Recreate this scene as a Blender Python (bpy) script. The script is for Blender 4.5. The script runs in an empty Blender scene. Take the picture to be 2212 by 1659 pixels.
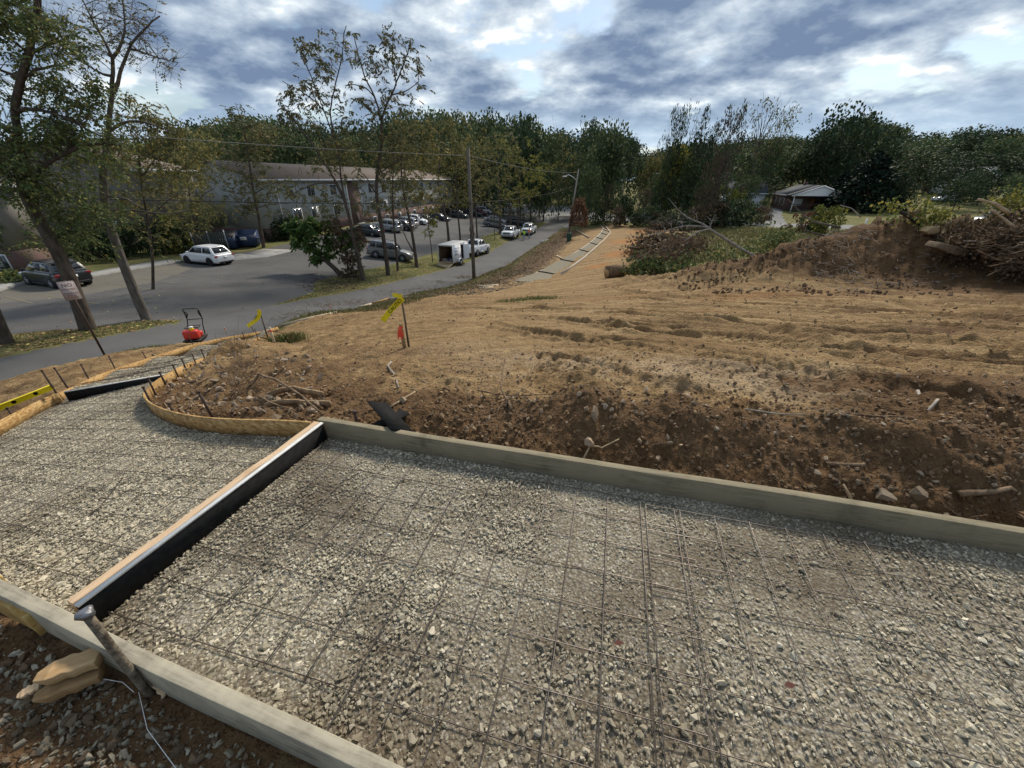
import bpy, bmesh, math, random
import numpy as np
from mathutils import Vector, Matrix, Euler

# ------------------------------------------------------------ camera, sky, sun, exposure
scene = bpy.context.scene
COL = scene.collection
PITCH = math.radians(28.03)
FPX = 831.0
SP, CP = math.sin(PITCH), math.cos(PITCH)
cam_data = bpy.data.cameras.new("camera")
cam_data.sensor_width = 36.0
cam_data.lens = 36.0 * FPX / 2212.0
cam_data.clip_start = 0.02
cam_data.clip_end = 3000.0
cam = bpy.data.objects.new("camera", cam_data)
COL.objects.link(cam)
cam.location = (0, 0, 0)
cam.rotation_euler = (math.radians(90) - PITCH, 0, 0)
scene.camera = cam
scene.view_settings.view_transform = 'Standard'
scene.view_settings.look = 'None'
scene.view_settings.gamma = 1.0
scene.view_settings.use_curve_mapping = False
scene.view_settings.exposure = 1.08
scene.cycles.max_bounces = 5
scene.cycles.diffuse_bounces = 3
scene.cycles.transparent_max_bounces = 4

SUN_EL, SUN_AZ = math.radians(43), math.radians(24)      # azimuth measured from +Y towards +X
world = bpy.data.worlds.new("World")
scene.world = world
world.use_nodes = True


def build_sky():
    nt = world.node_tree
    nt.nodes.clear()
    N, L = nt.nodes.new, nt.links.new
    out = N('ShaderNodeOutputWorld')
    sky = N('ShaderNodeTexSky')
    sky.sky_type = 'NISHITA'
    sky.sun_disc = False
    sky.sun_elevation = SUN_EL
    sky.sun_rotation = SUN_AZ
    sky.air_density = 1.2
    sky.dust_density = 0.6
    bg1 = N('ShaderNodeBackground')
    bg1.inputs['Strength'].default_value = 0.055
    L(sky.outputs[0], bg1.inputs['Color'])
    tc = N('ShaderNodeTexCoord')
    sep = N('ShaderNodeSeparateXYZ')
    L(tc.outputs['Generated'], sep.inputs[0])
    def M(op, a, b=None, c=None, clamp=False):
        n = N('ShaderNodeMath'); n.operation = op; n.use_clamp = clamp
        for i, v in enumerate((a, b, c)):
            if v is None: continue
            if isinstance(v, (int, float)): n.inputs[i].default_value = v
            else: L(v, n.inputs[i])
        return n.outputs[0]
    zc = M('MAXIMUM', sep.outputs[2], 0.0)
    den = M('ADD', zc, 0.26)
    comb = N('ShaderNodeCombineXYZ')
    L(M('DIVIDE', sep.outputs[0], den), comb.inputs[0]); L(M('DIVIDE', sep.outputs[1], den), comb.inputs[1])
    comb.inputs[2].default_value = 3.7
    def noise(scale, detail, rough, off, dist=0.0, sc=(1.0, 1.0, 1.0)):
        mp = N('ShaderNodeMapping')
        L(comb.outputs[0], mp.inputs[0])
        mp.inputs['Location'].default_value = off
        mp.inputs['Scale'].default_value = sc
        n = N('ShaderNodeTexNoise')
        n.inputs['Scale'].default_value = scale
        n.inputs['Detail'].default_value = detail
        n.inputs['Roughness'].default_value = rough
        n.inputs['Distortion'].default_value = dist
        L(mp.outputs[0], n.inputs['Vector'])
        return n.outputs['Fac']
    def ramp(v, stops, interp='EASE'):
        r = N('ShaderNodeValToRGB')
        L(v, r.inputs[0])
        r.color_ramp.interpolation = interp
        els = r.color_ramp.elements
        while len(els) < len(stops): els.new(0.5)
        for e, (p, c) in zip(els, stops):
            e.position = p
            c = (c, c, c) if isinstance(c, (int, float)) else c
            e.color = (c[0], c[1], c[2], 1)
        return r.outputs[0]
    # height field of the cloud deck, and the same field a little nearer the sun: their difference lights the edges
    n1 = noise(2.1, 12.0, 0.53, SKY_OFF, 0.0)
    n2 = noise(2.1, 12.0, 0.53, (SKY_OFF[0] + 0.02, SKY_OFF[1] + 0.075, SKY_OFF[2]), 0.0)
    n3 = noise(0.85, 3.0, 0.5, (4.7, 8.2, 4.0), 0.0)          # broad dark masses
    n4 = noise(9.5, 9.0, 0.62, (0.7, 3.9, 1.0), 0.0)
    thick = M('ADD', n1, M('MULTIPLY', M('SUBTRACT', n3, 0.5), 0.55))
    thick = M('ADD', thick, M('MULTIPLY', M('SUBTRACT', n4, 0.5), 0.05))
    cover = ramp(thick, [(0.36, 0.0), (0.45, 1.0)])
    # thin cloud glows white, thick cloud is blue-grey beneath
    lit = M('SUBTRACT', 0.56, M('MULTIPLY', M('SUBTRACT', thick, 0.42), 2.2))
    lit = M('ADD', lit, M('MULTIPLY', M('SUBTRACT', n1, n2), 4.6))
    dt = N('ShaderNodeVectorMath'); dt.operation = 'DOT_PRODUCT'
    L(tc.outputs['Generated'], dt.inputs[0])
    dt.inputs[1].default_value = (math.sin(0.0) * math.cos(SUN_EL), math.cos(0.0) * math.cos(SUN_EL), math.sin(SUN_EL))
    glow = M('POWER', M('MAXIMUM', dt.outputs['Value'], 0.0), 9.0)      # cloud is brightest where the sun is behind it
    lit = M('ADD', lit, M('MULTIPLY', glow, 0.26))
    lit = M('ADD', lit, M('MULTIPLY', M('SUBTRACT', n4, 0.5), 0.55), clamp=True)
    col = ramp(lit, [(0.0, (0.105, 0.150, 0.230)), (0.28, (0.190, 0.243, 0.320)), (0.52, (0.30, 0.355, 0.42)), (0.76, (0.45, 0.50, 0.54)), (1.0, (0.76, 0.77, 0.765))], 'LINEAR')
    hz = ramp(zc, [(0.0, 0.85), (0.07, 0.6), (0.16, 0.0)])
    mixc = N('ShaderNodeMixRGB')
    L(hz, mixc.inputs[0]); L(col, mixc.inputs[1])
    mixc.inputs[2].default_value = (0.33, 0.43, 0.53, 1)
    bg2 = N('ShaderNodeBackground')
    bg2.inputs['Strength'].default_value = SKY_STR
    L(mixc.outputs[0], bg2.inputs['Color'])
    mx = N('ShaderNodeMixShader')
    L(M('MAXIMUM', cover, hz), mx.inputs[0])
    L(bg1.outputs[0], mx.inputs[1]); L(bg2.outputs[0], mx.inputs[2])
    L(mx.outputs[0], out.inputs[0])


SKY_OFF, SKY_STR = (17.2, 9.1, 0.5), 0.84
build_sky()
sun_data = bpy.data.lights.new("sun", 'SUN')
sun_data.energy = 2.1
sun_data.angle = math.radians(10)
sun_data.color = (1.0, 0.915, 0.79)
sun = bpy.data.objects.new("sun", sun_data)
COL.objects.link(sun)
sd = Vector((math.sin(SUN_AZ) * math.cos(SUN_EL), math.cos(SUN_AZ) * math.cos(SUN_EL), math.sin(SUN_EL)))
sun.rotation_euler = sd.to_track_quat('Z', 'Y').to_euler()
sun.location = (0, 0, 30)

# ------------------------------------------------------------ rays from the measured picture to places on the ground
def ray(u, v):
    r = (u - 1106.0) / FPX
    up = (829.5 - v) / FPX
    return np.array([r, CP + up * SP, -SP + up * CP])
def at_z(u, v, z):
    d = ray(u, v); return d * (z / d[2])
def at_y(u, v, y):
    d = ray(u, v); return d * (y / d[1])

rng = np.random.default_rng(7)
_perm = np.random.default_rng(3).random((256, 256)).astype(np.float32)
def vnoise(x, y):
    xi = np.floor(x).astype(np.int64); yi = np.floor(y).astype(np.int64)
    fx = x - xi; fy = y - yi
    fx = fx * fx * (3 - 2 * fx); fy = fy * fy * (3 - 2 * fy)
    a = _perm[xi & 255, yi & 255]; b = _perm[(xi + 1) & 255, yi & 255]
    c = _perm[xi & 255, (yi + 1) & 255]; d = _perm[(xi + 1) & 255, (yi + 1) & 255]
    return (a + (b - a) * fx) * (1 - fy) + (c + (d - c) * fx) * fy - 0.5
def fbm(x, y, f, octv=4, g=0.5):
    s = np.zeros_like(x, dtype=np.float64); a = 1.0
    for i in range(octv):
        s += a * vnoise(x * f + 17.3 * i, y * f - 9.1 * i)
        f *= 2.03; a *= g
    return s
def sstep(a, b, x):
    t = np.clip((x - a) / (b - a), 0, 1); return t * t * (3 - 2 * t)

# ------------------------------------------------------------ ground heights
# controls given as (u, v, z) seen places, or ('w', x, y, z)
CTRL = [
    # builders' dirt near the pad
    (700, 905, -1.46), (1000, 965, -1.44), (1426, 1022, -1.42), (1817, 1095, -1.42), (2212, 1145, -1.44),
    (1000, 900, -1.5), (1400, 890, -1.40), (1800, 930, -1.38), (2200, 960, -1.38),
    (900, 745, -2.05), (590, 745, -2.6), (800, 820, -1.80), (640, 850, -1.75), (560, 800, -2.15),
    (1250, 750, -1.9), (1250, 700, -2.75), (1250, 650, -4.0), (1200, 612, -6.5),
    (1700, 750, -1.8), (1700, 700, -2.5), (1700, 650, -3.2), (1700, 612, -3.9), (2200, 850, -1.45),
    (2200, 750, -1.75), (2200, 650, -2.8), (1000, 700, -3.0), (1000, 660, -4.4), (800, 690, -4.3), (700, 720, -3.3),
    # left of the pad, forms and the path below
    (460, 900, -1.75), (420, 850, -1.98), (310, 870, -2.0), (0, 908, -2.30), (125, 860, -2.35), (360, 818, -2.12),
    (30, 1290, -1.44), (300, 1000, -1.65), (0, 1100, -1.70), (0, 1500, -1.50), (300, 1600, -1.48),
    (508, 757, -3.28), (547, 724, -3.6), (420, 760, -3.0), (400, 747, -3.42), (300, 775, -3.0), (200, 805, -2.75),
    (730, 680, -4.85), (860, 648, -5.8),
    # crest beside the road
    (0, 825, -3.72), (100, 800, -3.95), (228, 768, -4.15), (370, 738, -4.35), (640, 680, -5.2), (900, 632, -6.6),
    (1060, 592, -8.25), (1110, 606, -8.1), (1180, 595, -8.4), (1240, 545, -8.4), (1310, 492, -8.5),
    # slope to the right
    (1315, 600, -5.5), (1400, 545, -6.6), (1330, 502, -8.2), (1600, 510, -6.3), (1500, 562, -5.6), (1700, 488, -6.6),
    (1500, 482, -7.6), (1740, 456, -5.4), (2030, 455, -4.8), (2200, 520, -5.0), (1900, 500, -5.8),
    # lot
    ('w', -27, 22.7, -5.9), ('w', -26, 34, -6.6), ('w', -13, 43, -7.5), ('w', -20.5, 56.5, -7.0),
    ('w', -16.4, 71, -7.4), ('w', -3.3, 75, -7.8), ('w', -13, 103, -8.5), ('w', -18, 30, -6.4), ('w', -20, 18, -5.6),
    ('w', -30, 43, -6.75), ('w', -40, 25, -5.7), ('w', -35, 41, -6.3), ('w', -27, 50, -6.6), ('w', -24, 65, -6.5),
    ('w', -14, 116, -8.2), ('w', -60, 20, -5.0), ('w', -60, 60, -5.0), ('w', -40, 90, -5.5), ('w', -30, 12, -5.2),
    ('w', -30, 0, -4.6), ('w', -60, -10, -4.5), ('w', -12, 0, -3.0),
    # far
    ('w', 15, 110, -9.3), ('w', 25, 95, -8.8), ('w', 0, 130, -9.0), ('w', 40, 120, -6.5), ('w', 75, 110, -3.5),
    ('w', 100, 80, -3.0), ('w', 80, 60, -4.2), ('w', 60, 35, -3.8), ('w', 40, 20, -2.8), ('w', 30, 8, -1.9), ('w', 60, 5, -2.0),
    ('w', 12, 0, -1.4), ('w', 5, 0, -1.46), ('w', 2.5, -2, -1.46), ('w', -1, -3, -1.46), ('w', -5, -3, -1.9), ('w', 20, -6, -1.5),
    ('w', 100, 150, 0.5), ('w', 40, 170, -4.0), ('w', -20, 170, -7.0), ('w', -80, 130, -4.0), ('w', 150, 100, 1.0), ('w', -110, 60, -3.0),
]
ROAD_L = [(-22.5, -4, -4.1), (-20, 3, -4.35), (-17.6, 8, -4.7), (-16, 11, -4.9), (-15, 13.2, -5.1), (-14.4, 15.8, -5.45), (-12.9, 21, -6.15),
          (-12.1, 24.3, -6.6), (-9.9, 31, -7.4), (-7.9, 39.5, -8.35), (-5.9, 46, -8.8), (-2.9, 58.7, -9.3), (1, 73, -9.5),
          (4.4, 85.5, -9.5), (8.8, 101, -9.4), (13, 118, -9.2)]
def offset_line(pts, w):
    P = np.array(pts, float); out = []
    for i in range(len(P)):
        a = P[max(i - 1, 0)]; b = P[min(i + 1, len(P) - 1)]
        t = (b - a)[:2]; t /= np.linalg.norm(t)
        out.append((P[i][0] + t[1] * w, P[i][1] - t[0] * w, P[i][2]))
    return out
ROAD_R = offset_line(ROAD_L, 4.9)
cp = []
for c in CTRL:
    if c[0] == 'w': cp.append(c[1:])
    else: cp.append(tuple(at_z(*c)))
for p in ROAD_L: cp.append(p)
for p in ROAD_R: cp.append((p[0], p[1], p[2] - 0.02))
cp = np.array(cp, float)
_, keep = np.unique(np.round(cp[:, :2], 1), axis=0, return_index=True)
cp = cp[np.sort(keep)]
def _phi(r2): return 0.5 * r2 * np.log(r2 + 1e-9)
_n = len(cp)
def _warp(x, y):      # even out the density of the near and the far controls
    r = np.sqrt(x * x + y * y) + 1e-6; s = np.log1p(r / 6.0) * 6.0 / r
    return x * s, y * s
_wx, _wy = _warp(cp[:, 0], cp[:, 1])
_K = _phi((_wx[:, None] - _wx) ** 2 + (_wy[:, None] - _wy) ** 2) + np.eye(_n) * 0.35
_A = np.zeros((_n + 3, _n + 3))
_A[:_n, :_n] = _K; _A[:_n, _n] = 1; _A[:_n, _n + 1] = _wx; _A[:_n, _n + 2] = _wy
_A[_n:, :_n] = _A[:_n, _n:].T
_sol = np.linalg.solve(_A, np.concatenate([cp[:, 2], np.zeros(3)]))
def base_h(x, y):
    x = np.asarray(x, float); y = np.asarray(y, float)
    sh = x.shape; X = x.ravel(); Y = y.ravel()
    rr = np.sqrt(X * X + Y * Y); k = np.minimum(1.0, 190.0 / np.maximum(rr, 1e-6))
    wx, wy = _warp(X * k, Y * k)
    out = np.empty(len(X))
    for i in range(0, len(X), 20000):
        a = wx[i:i + 20000]; b = wy[i:i + 20000]
        K = _phi((a[:, None] - _wx) ** 2 + (b[:, None] - _wy) ** 2)
        out[i:i + 20000] = K @ _sol[:_n] + _sol[_n] + _sol[_n + 1] * a + _sol[_n + 2] * b
    return out.reshape(sh)

def in_poly(x, y, poly):
    P = np.array(poly, float); ins = np.zeros(x.shape, bool)
    j = len(P) - 1
    for i in range(len(P)):
        xi, yi = P[i]; xj, yj = P[j]
        c = ((yi > y) != (yj > y)) & (x < (xj - xi) * (y - yi) / (yj - yi + 1e-12) + xi)
        ins ^= c; j = i
    return ins
def dist_line(x, y, pts, closed=False):
    """distance to a polyline, signed side and running length"""
    P = np.array(pts, float)[:, :2]
    best = np.full(x.shape, 1e9); side = np.zeros(x.shape); run = np.zeros(x.shape); acc = 0.0
    n = len(P) if closed else len(P) - 1
    for i in range(n):
        a = P[i]; b = P[(i + 1) % len(P)]; d = b - a; L = math.hypot(*d) + 1e-12
        t = np.clip(((x - a[0]) * d[0] + (y - a[1]) * d[1]) / (L * L), 0, 1)
        dx = x - a[0] - t * d[0]; dy = y - a[1] - t * d[1]
        q = np.sqrt(dx * dx + dy * dy); m = q < best
        best[m] = q[m]; side[m] = np.sign(d[0] * dy - d[1] * dx)[m]; run[m] = (acc + t * L)[m]
        acc += L
    return best, side, run
def sdist(x, y, poly):      # negative inside
    d, _, _ = dist_line(x, y, poly, True)
    return np.where(in_poly(x, y, poly), -d, d)

# ------------------------------------------------------------ the formed slab areas (gravel planes)
ZP = -1.42
A0 = np.array([-1.163, 1.96]); A1 = np.array([0.738, 1.478]); dF = (A1 - A0) / np.linalg.norm(A1 - A0)
FAR0, FAR1 = A0, A0 + dF * 6.2                       # inner face of far plank
B0 = np.array([-1.553, 0.805]); B1 = np.array([-0.278, 0.40]); dN = (B1 - B0) / np.linalg.norm(B1 - B0)
NEAR0, NEAR1 = B0 - dN * 0.36, B0 + dN * 4.6
PAD1 = [tuple(FAR0), tuple(FAR1), tuple(NEAR1), tuple(B0)]
def z2(x, y): return -1.07 + 0.1758 * x - 0.0694 * y
def hit2(u, v, dz=0.0):
    d = ray(u, v); t = (-1.07 + dz) / (d[2] - 0.1758 * d[0] + 0.0694 * d[1]); return d * t
FH = 0.125                                            # how far the forms stand above the stone
inner_top = [(308, 855), (323, 871), (345, 881), (370, 890), (423, 900), (480, 905), (548, 907), (610, 906.5), (672, 907)]
inner = [hit2(u, v, FH)[:2] for u, v in inner_top]
inner[-1] = A0 + np.array([-0.062, -0.01])
outer_top = [(-130, 975), (-60, 938), (0, 908), (63, 875), (122, 847)]
outer = [hit2(u, v, FH)[:2] for u, v in outer_top]
# tail beyond the second black joint: points carry their own height
def zt(u, v, z): return at_z(u, v, z)
K_in = zt(360, 808, -2.0); K_out = hit2(125, 850, FH)
tail_in = [hit2(308, 855, FH), zt(311, 847, -1.90), zt(328, 829, -1.93), zt(341, 817, -1.97), K_in, zt(383, 794, -2.12), zt(436, 773, -2.55), zt(508, 750, -3.15), zt(560, 727, -3.6)]
tail_out = [K_out, zt(212, 809, -2.55), zt(299, 780, -2.88), zt(405, 747, -3.22), zt(476, 730, -3.42), zt(547, 719, -3.6), zt(600, 706, -3.95)]
PAD2 = [tuple(p) for p in outer] + [tuple(K_out[:2])] + [tuple(K_in[:2])] + [tuple(tail_in[3][:2]), tuple(tail_in[2][:2]), tuple(tail_in[1][:2])] + \
       [tuple(p) for p in inner] + [tuple(B0 - np.array([0.05, 0.0])), tuple(NEAR0), tuple(NEAR0 - dN * 0.8), (-5.6, 1.9)]
TAIL = [tuple(p[:2]) for p in tail_out] + [tuple(p[:2]) for p in tail_in[4:][::-1]]
_tp = np.array(tail_in[4:] + tail_out)
def z_tail(x, y):
    w = 1.0 / (((x[..., None] - _tp[:, 0]) ** 2 + (y[..., None] - _tp[:, 1]) ** 2) + 0.02) ** 1.5
    return (w * _tp[:, 2]).sum(-1) / w.sum(-1) - 0.10

# ------------------------------------------------------------ far path formed down beside the road
def G(u, v, dz=0.0):
    d = ray(u, v); t0 = 0.8
    ts = t0 * 1.02 ** np.arange(0, 290)
    X = d[0] * ts; Y = d[1] * ts; Z = d[2] * ts
    h = base_h(X, Y) + dz
    below = np.nonzero(Z < h)[0]
    if len(below) == 0: return d * ts[-1]
    i = max(below[0], 1); lo, hi = ts[i - 1], ts[i]
    for _ in range(18):
        m = 0.5 * (lo + hi)
        if d[2] * m < base_h(np.array([d[0] * m]), np.array([d[1] * m]))[0] + dz: hi = m
        else: lo = m
    return d * hi
def P2(lst):
    out = []
    for p in lst:
        if p[0] == 'w': out.append((p[1], p[2]))
        else:
            g = G(*p); out.append((g[0], g[1]))
    return out
pathL_px = [(1113, 608), (1150, 597), (1190, 577), (1220, 560), (1250, 543), (1275, 525), (1295, 507), (1304, 494), (1296, 486)]
pathR_px = [(1165, 608), (1200, 601), (1212, 592), (1238, 576), (1262, 558), (1284, 538), (1304, 520), (1319, 503), (1308, 489)]
pathL = [G(u, v) for u, v in pathL_px]; pathR = [G(u, v) for u, v in pathR_px]
FPATH = [tuple(p[:2]) for p in pathL] + [tuple(p[:2]) for p in pathR[::-1]]

# ------------------------------------------------------------ land use, as outlines on the ground
LOT = P2([('w', -75, 8), ('w', -40, 14), ('w', -24, 13.5), (24, 722), (159, 712), (317, 693), (394, 693), (380, 701), (560, 668), (677, 630), (680, 612), (693, 605), (760, 587),
          (841, 573), (933, 547), (1034, 514), (1079, 501), (1157, 481), (1184, 479), (1225, 470), (1190, 452), (1075, 449), (1040, 446),
          (950, 456), (850, 476), (760, 490), (641, 522), (555, 541), (480, 548), (397, 566), (185, 600), (58, 613), (0, 629), ('w', -75, 26)])
ROADP = [p[:2] for p in ROAD_L] + [p[:2] for p in ROAD_R[::-1]]
CROSS = P2([(1010, 441), (1120, 437), (1250, 447), (1330, 466), (1500, 477), (1730, 483), (1900, 489), (2212, 505), ('w', 105, 42), ('w', 100, 36),
            (2212, 517), (1900, 499), (1730, 491), (1500, 486), (1330, 478), (1262, 476), (1228, 493), (1184, 484), (1150, 458), (1010, 449)])
MEADOW = P2([(1535, 493), (1760, 496), (1860, 502), (1990, 505), (2212, 520), ('w', 70, 25), ('w', 45, 25), (1840, 530), (1730, 545), (1620, 562), (1500, 577), (1440, 563), (1480, 520)])
BAYS = P2([(0, 630), (58, 614), (185, 601), (397, 567), (420, 578), (330, 610), (160, 640), (0, 655)])
PADCON = P2([(470, 549), (555, 541.5), (620, 528), (650, 540), (560, 562), (460, 566)])
DRIVE = P2([(1652, 482), (1660, 458), (1672, 448), (1690, 450), (1690, 470), (1700, 484)])
DIRT_FAR = P2([(1150, 605), (1200, 560), (1296, 486), (1324, 483), (1420, 492), (1500, 496), (1530, 500), (1345 + 60, 505), (1400, 512), (1480, 520), (1440, 563), (1500, 577), (1620, 562), (1730, 545), (1840, 530)])
# everything right of the road, this side of DIRT_FAR's line, is bare soil

# track ruts of the machines, on the ground
TRACKS = [P2(l) for l in ([(930, 700), (1100, 690), (1300, 720), (1500, 745), (1750, 770), (2000, 800), (2260, 830)],
                          [(1000, 760), (1150, 745), (1300, 752), (1480, 790), (1700, 850), (1950, 915), (2260, 1010)],
                          [(1180, 690), (1330, 690), (1500, 700), (1800, 735), (2100, 760), (2300, 775)],
                          [(900, 668), (1050, 660), (1250, 665), (1500, 672), (1800, 690), (2200, 705)],
                          [(1300, 640), (1500, 645), (1750, 660), (2000, 672), (2260, 690)],
                          [(1250, 800), (1450, 830), (1650, 880), (1850, 930)],
                          [(1320, 620), (1450, 632), (1600, 640), (1900, 650), (2212, 655)],
                          [(1700, 700), (1900, 735), (2100, 790), (2260, 850)])]
PILES = [  # centre, radii, height
    ((16.0, 16.6), 2.6, 1.9, 1.55), ((13.3, 16.8), 2.3, 1.8, 1.15), ((18.8, 14.8), 2.6, 2.0, 1.55), ((22.5, 14.0), 3.6, 3.0, 1.9),
    ((10.9, 17.0), 2.1, 1.3, 0.80), ((8.6, 17.8), 2.0, 1.0, 0.55), ((6.8, 19.6), 1.5, 0.9, 0.35), ((26.5, 12.5), 4.0, 4.0, 1.6),
    (G(1450, 640), 1.4, 0.5, 0.12), (G(1200, 665), 1.2, 0.4, 0.14), (G(1890, 665), 0.9, 0.35, 0.16), (G(520, 765), 0.35, 0.5, 0.25),
    (G(620, 800), 0.5, 0.5, 0.12)]

def dirt_mask(x, y):
    d, side, _ = dist_line(x, y, ROAD_R)
    right = (side < 0)
    return right
def height(x, y, fine=True):
    z = base_h(x, y)
    r = np.sqrt(x * x + y * y)
    for (c, rx, ry, h) in PILES:
        q = ((x - c[0]) / rx) ** 2 + ((y - c[1]) / ry) ** 2
        z += h * np.exp(-q * 0.9)
    dl, sl, _ = dist_line(x, y, ROAD_L)
    dr, sr, _ = dist_line(x, y, ROAD_R)
    hard = in_poly(x, y, ROADP) | in_poly(x, y, LOT) | in_poly(x, y, CROSS)
    lot_d = sdist(x, y, LOT)
    soil = np.where(sr < 0, sstep(0.1, 1.2, dr), 0.0)
    meadow = in_poly(x, y, MEADOW)
    soil = np.where(meadow, soil * 0.5, soil)
    farfade = 1 - sstep(45, 70, y)
    # undulation everywhere off the asphalt
    z += np.where(hard, 0.0, 0.10 * fbm(x, y, 0.35, 3)) * sstep(3, 12, r)
    if fine:
        n1 = fbm(x, y, 1.3, 5, 0.55); n2 = fbm(x + 3.1, y - 7.7, 5.5, 4, 0.6)
        ridg = 1 - np.abs(fbm(x * 1.0, y * 1.6, 2.2, 4, 0.55)) * 4
        z += soil * farfade * (0.085 * n1 + 0.038 * n2 + 0.020 * ridg * sstep(1, 4, r))
        clod = fbm(x, y, 16.0, 3, 0.6)
        z += soil * farfade * 0.022 * clod
        pil = np.zeros_like(z)
        for (c, rx, ry, h) in PILES[:8]:
            pil += np.exp(-(((x - c[0]) / rx) ** 2 + ((y - c[1]) / ry) ** 2) * 0.6)
        pil = np.clip(pil, 0, 1)
        z += pil * (0.30 * fbm(x, y, 0.9, 5, 0.62) + 0.16 * fbm(x, y, 2.6, 4, 0.65) + 0.10 * n2)
        calm = soil * sstep(2.4, 3.2, r) * (1 - sstep(20, 30, r)) * sstep(-3.0, -1.0, x) * sstep(2.7, 3.5, y + 0.25 * (x - 1)) * (1 - pil)
        z -= calm * farfade * (0.6 * 0.085 * n1 + 0.8 * 0.020 * ridg * sstep(1, 4, r) + 0.65 * 0.038 * n2)
        # the whole working floor has been driven over: close parallel rows of cleat dents
        d, s, run = dist_line(x, y, TRACKS[1])
        nn = d * s + 0.16 * fbm(x, y, 0.25, 2) + 0.03 * fbm(x, y, 1.6, 2)
        rowm = sstep(0.2, 2.2, run) * soil * sstep(2.1, 2.9, r) * (1 - sstep(20, 30, r)) * sstep(-3.5, -1.0, x) * sstep(2.6, 3.4, y - 0.0 * x + 0.25 * (x - 1))
        amp = np.clip(0.75 + 1.1 * fbm(run * .35, nn, 0.8, 3), 0.25, 1.2)
        ph = nn * 2 * math.pi / 0.58
        row = np.cos(ph); bandr = sstep(-0.55, -0.15, row)
        cl = -sstep(0.15, 0.85, np.sin((run + 0.10 * np.sign(np.sin(ph)) + 0.30 * np.abs(np.mod(nn, 0.58) - 0.29)) * 2 * math.pi / 0.20))
        z += rowm * amp * (-0.010 * row + 0.036 * cl * bandr + 0.030 * sstep(0.55, 1.0, -row) + 0.012)
        # ruts
        for k, T in enumerate(TRACKS):
            d, s, run = dist_line(x, y, T)
            wob = 0.10 * fbm(run, np.zeros_like(run) + k * 9.0, 0.5, 2)
            ds = d * s + wob
            for off in (-0.85, 0.85):
                e = np.abs(ds - off)
                band = 1 - sstep(0.19, 0.27, e)
                berm = np.exp(-((e - 0.29) / 0.06) ** 2)
                cle = -sstep(0.1, 0.8, np.sin((run + 0.35 * np.abs(ds - off)) * 2 * math.pi / 0.19))
                m = sstep(0.3, 2.0, run) * sstep(2.0, 2.6, r) * (1 - sstep(24, 34, r)) * soil * (0.55 + 1.3 * np.clip(fbm(x, y, 0.45, 2) + 0.35, 0, 1))
                z += m * (band * (-0.045 + 0.040 * cle) + 0.050 * berm)
    # bank that drops to the far plank, broken and lumpy
    dfar = (x - FAR0[0]) * (-dF[1]) + (y - FAR0[1]) * dF[0]
    along = (x - FAR0[0]) * dF[0] + (y - FAR0[1]) * dF[1]
    near_bank = (along > -0.3) & (along < 8) & (dfar > -0.2)
    bk = np.exp(-((dfar - 0.62) / 0.26) ** 2) * 0.13 - np.exp(-((dfar - 0.12) / 0.16) ** 2) * 0.05
    ends = sstep(-0.3, 0.6, along)
    z += np.where(near_bank, bk * ends * (0.9 + 1.2 * fbm(x, y, 1.7, 3)), 0)
    # island inside the curved form: keep it low
    # level ground under the stone
    m = r < 14
    if m.any():
        xs = x[m]; ys = y[m]; zs = z[m]
        for poly, zf in ((PAD1, lambda a, b: np.full_like(a, ZP)), (PAD2, z2), (TAIL, z_tail)):
            d = sdist(xs, ys, poly)
            w = 1 - sstep(0.02, 0.22, d)
            zs = zs * (1 - w) + (zf(xs, ys) - 0.05) * w
        # outside the near plank the ground is a little lower than the stone
        dn = (xs - NEAR0[0]) * dN[1] - (ys - NEAR0[1]) * dN[0]      # positive towards the camera side
        w = sstep(-0.02, 0.05, dn) * (1 - sstep(-0.5, -1.5, ys)) * (xs > -6)
        tgt = -1.455 + 0.05 * xs * 0.4 * (xs < -1.2) + 0.02 * fbm(xs, ys, 4.0, 3)
        zs = zs * (1 - w) + tgt * w
        z[m] = zs
    d = sdist(x, y, FPATH)
    z -= 0.06 * (1 - sstep(0, 0.3, d))
    return z
def H(x, y):
    return float(height(np.array([float(x)]), np.array([float(y)]), False)[0])
def ground(u, v):
    g = G(u, v); return np.array([g[0], g[1], H(g[0], g[1])])

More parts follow.
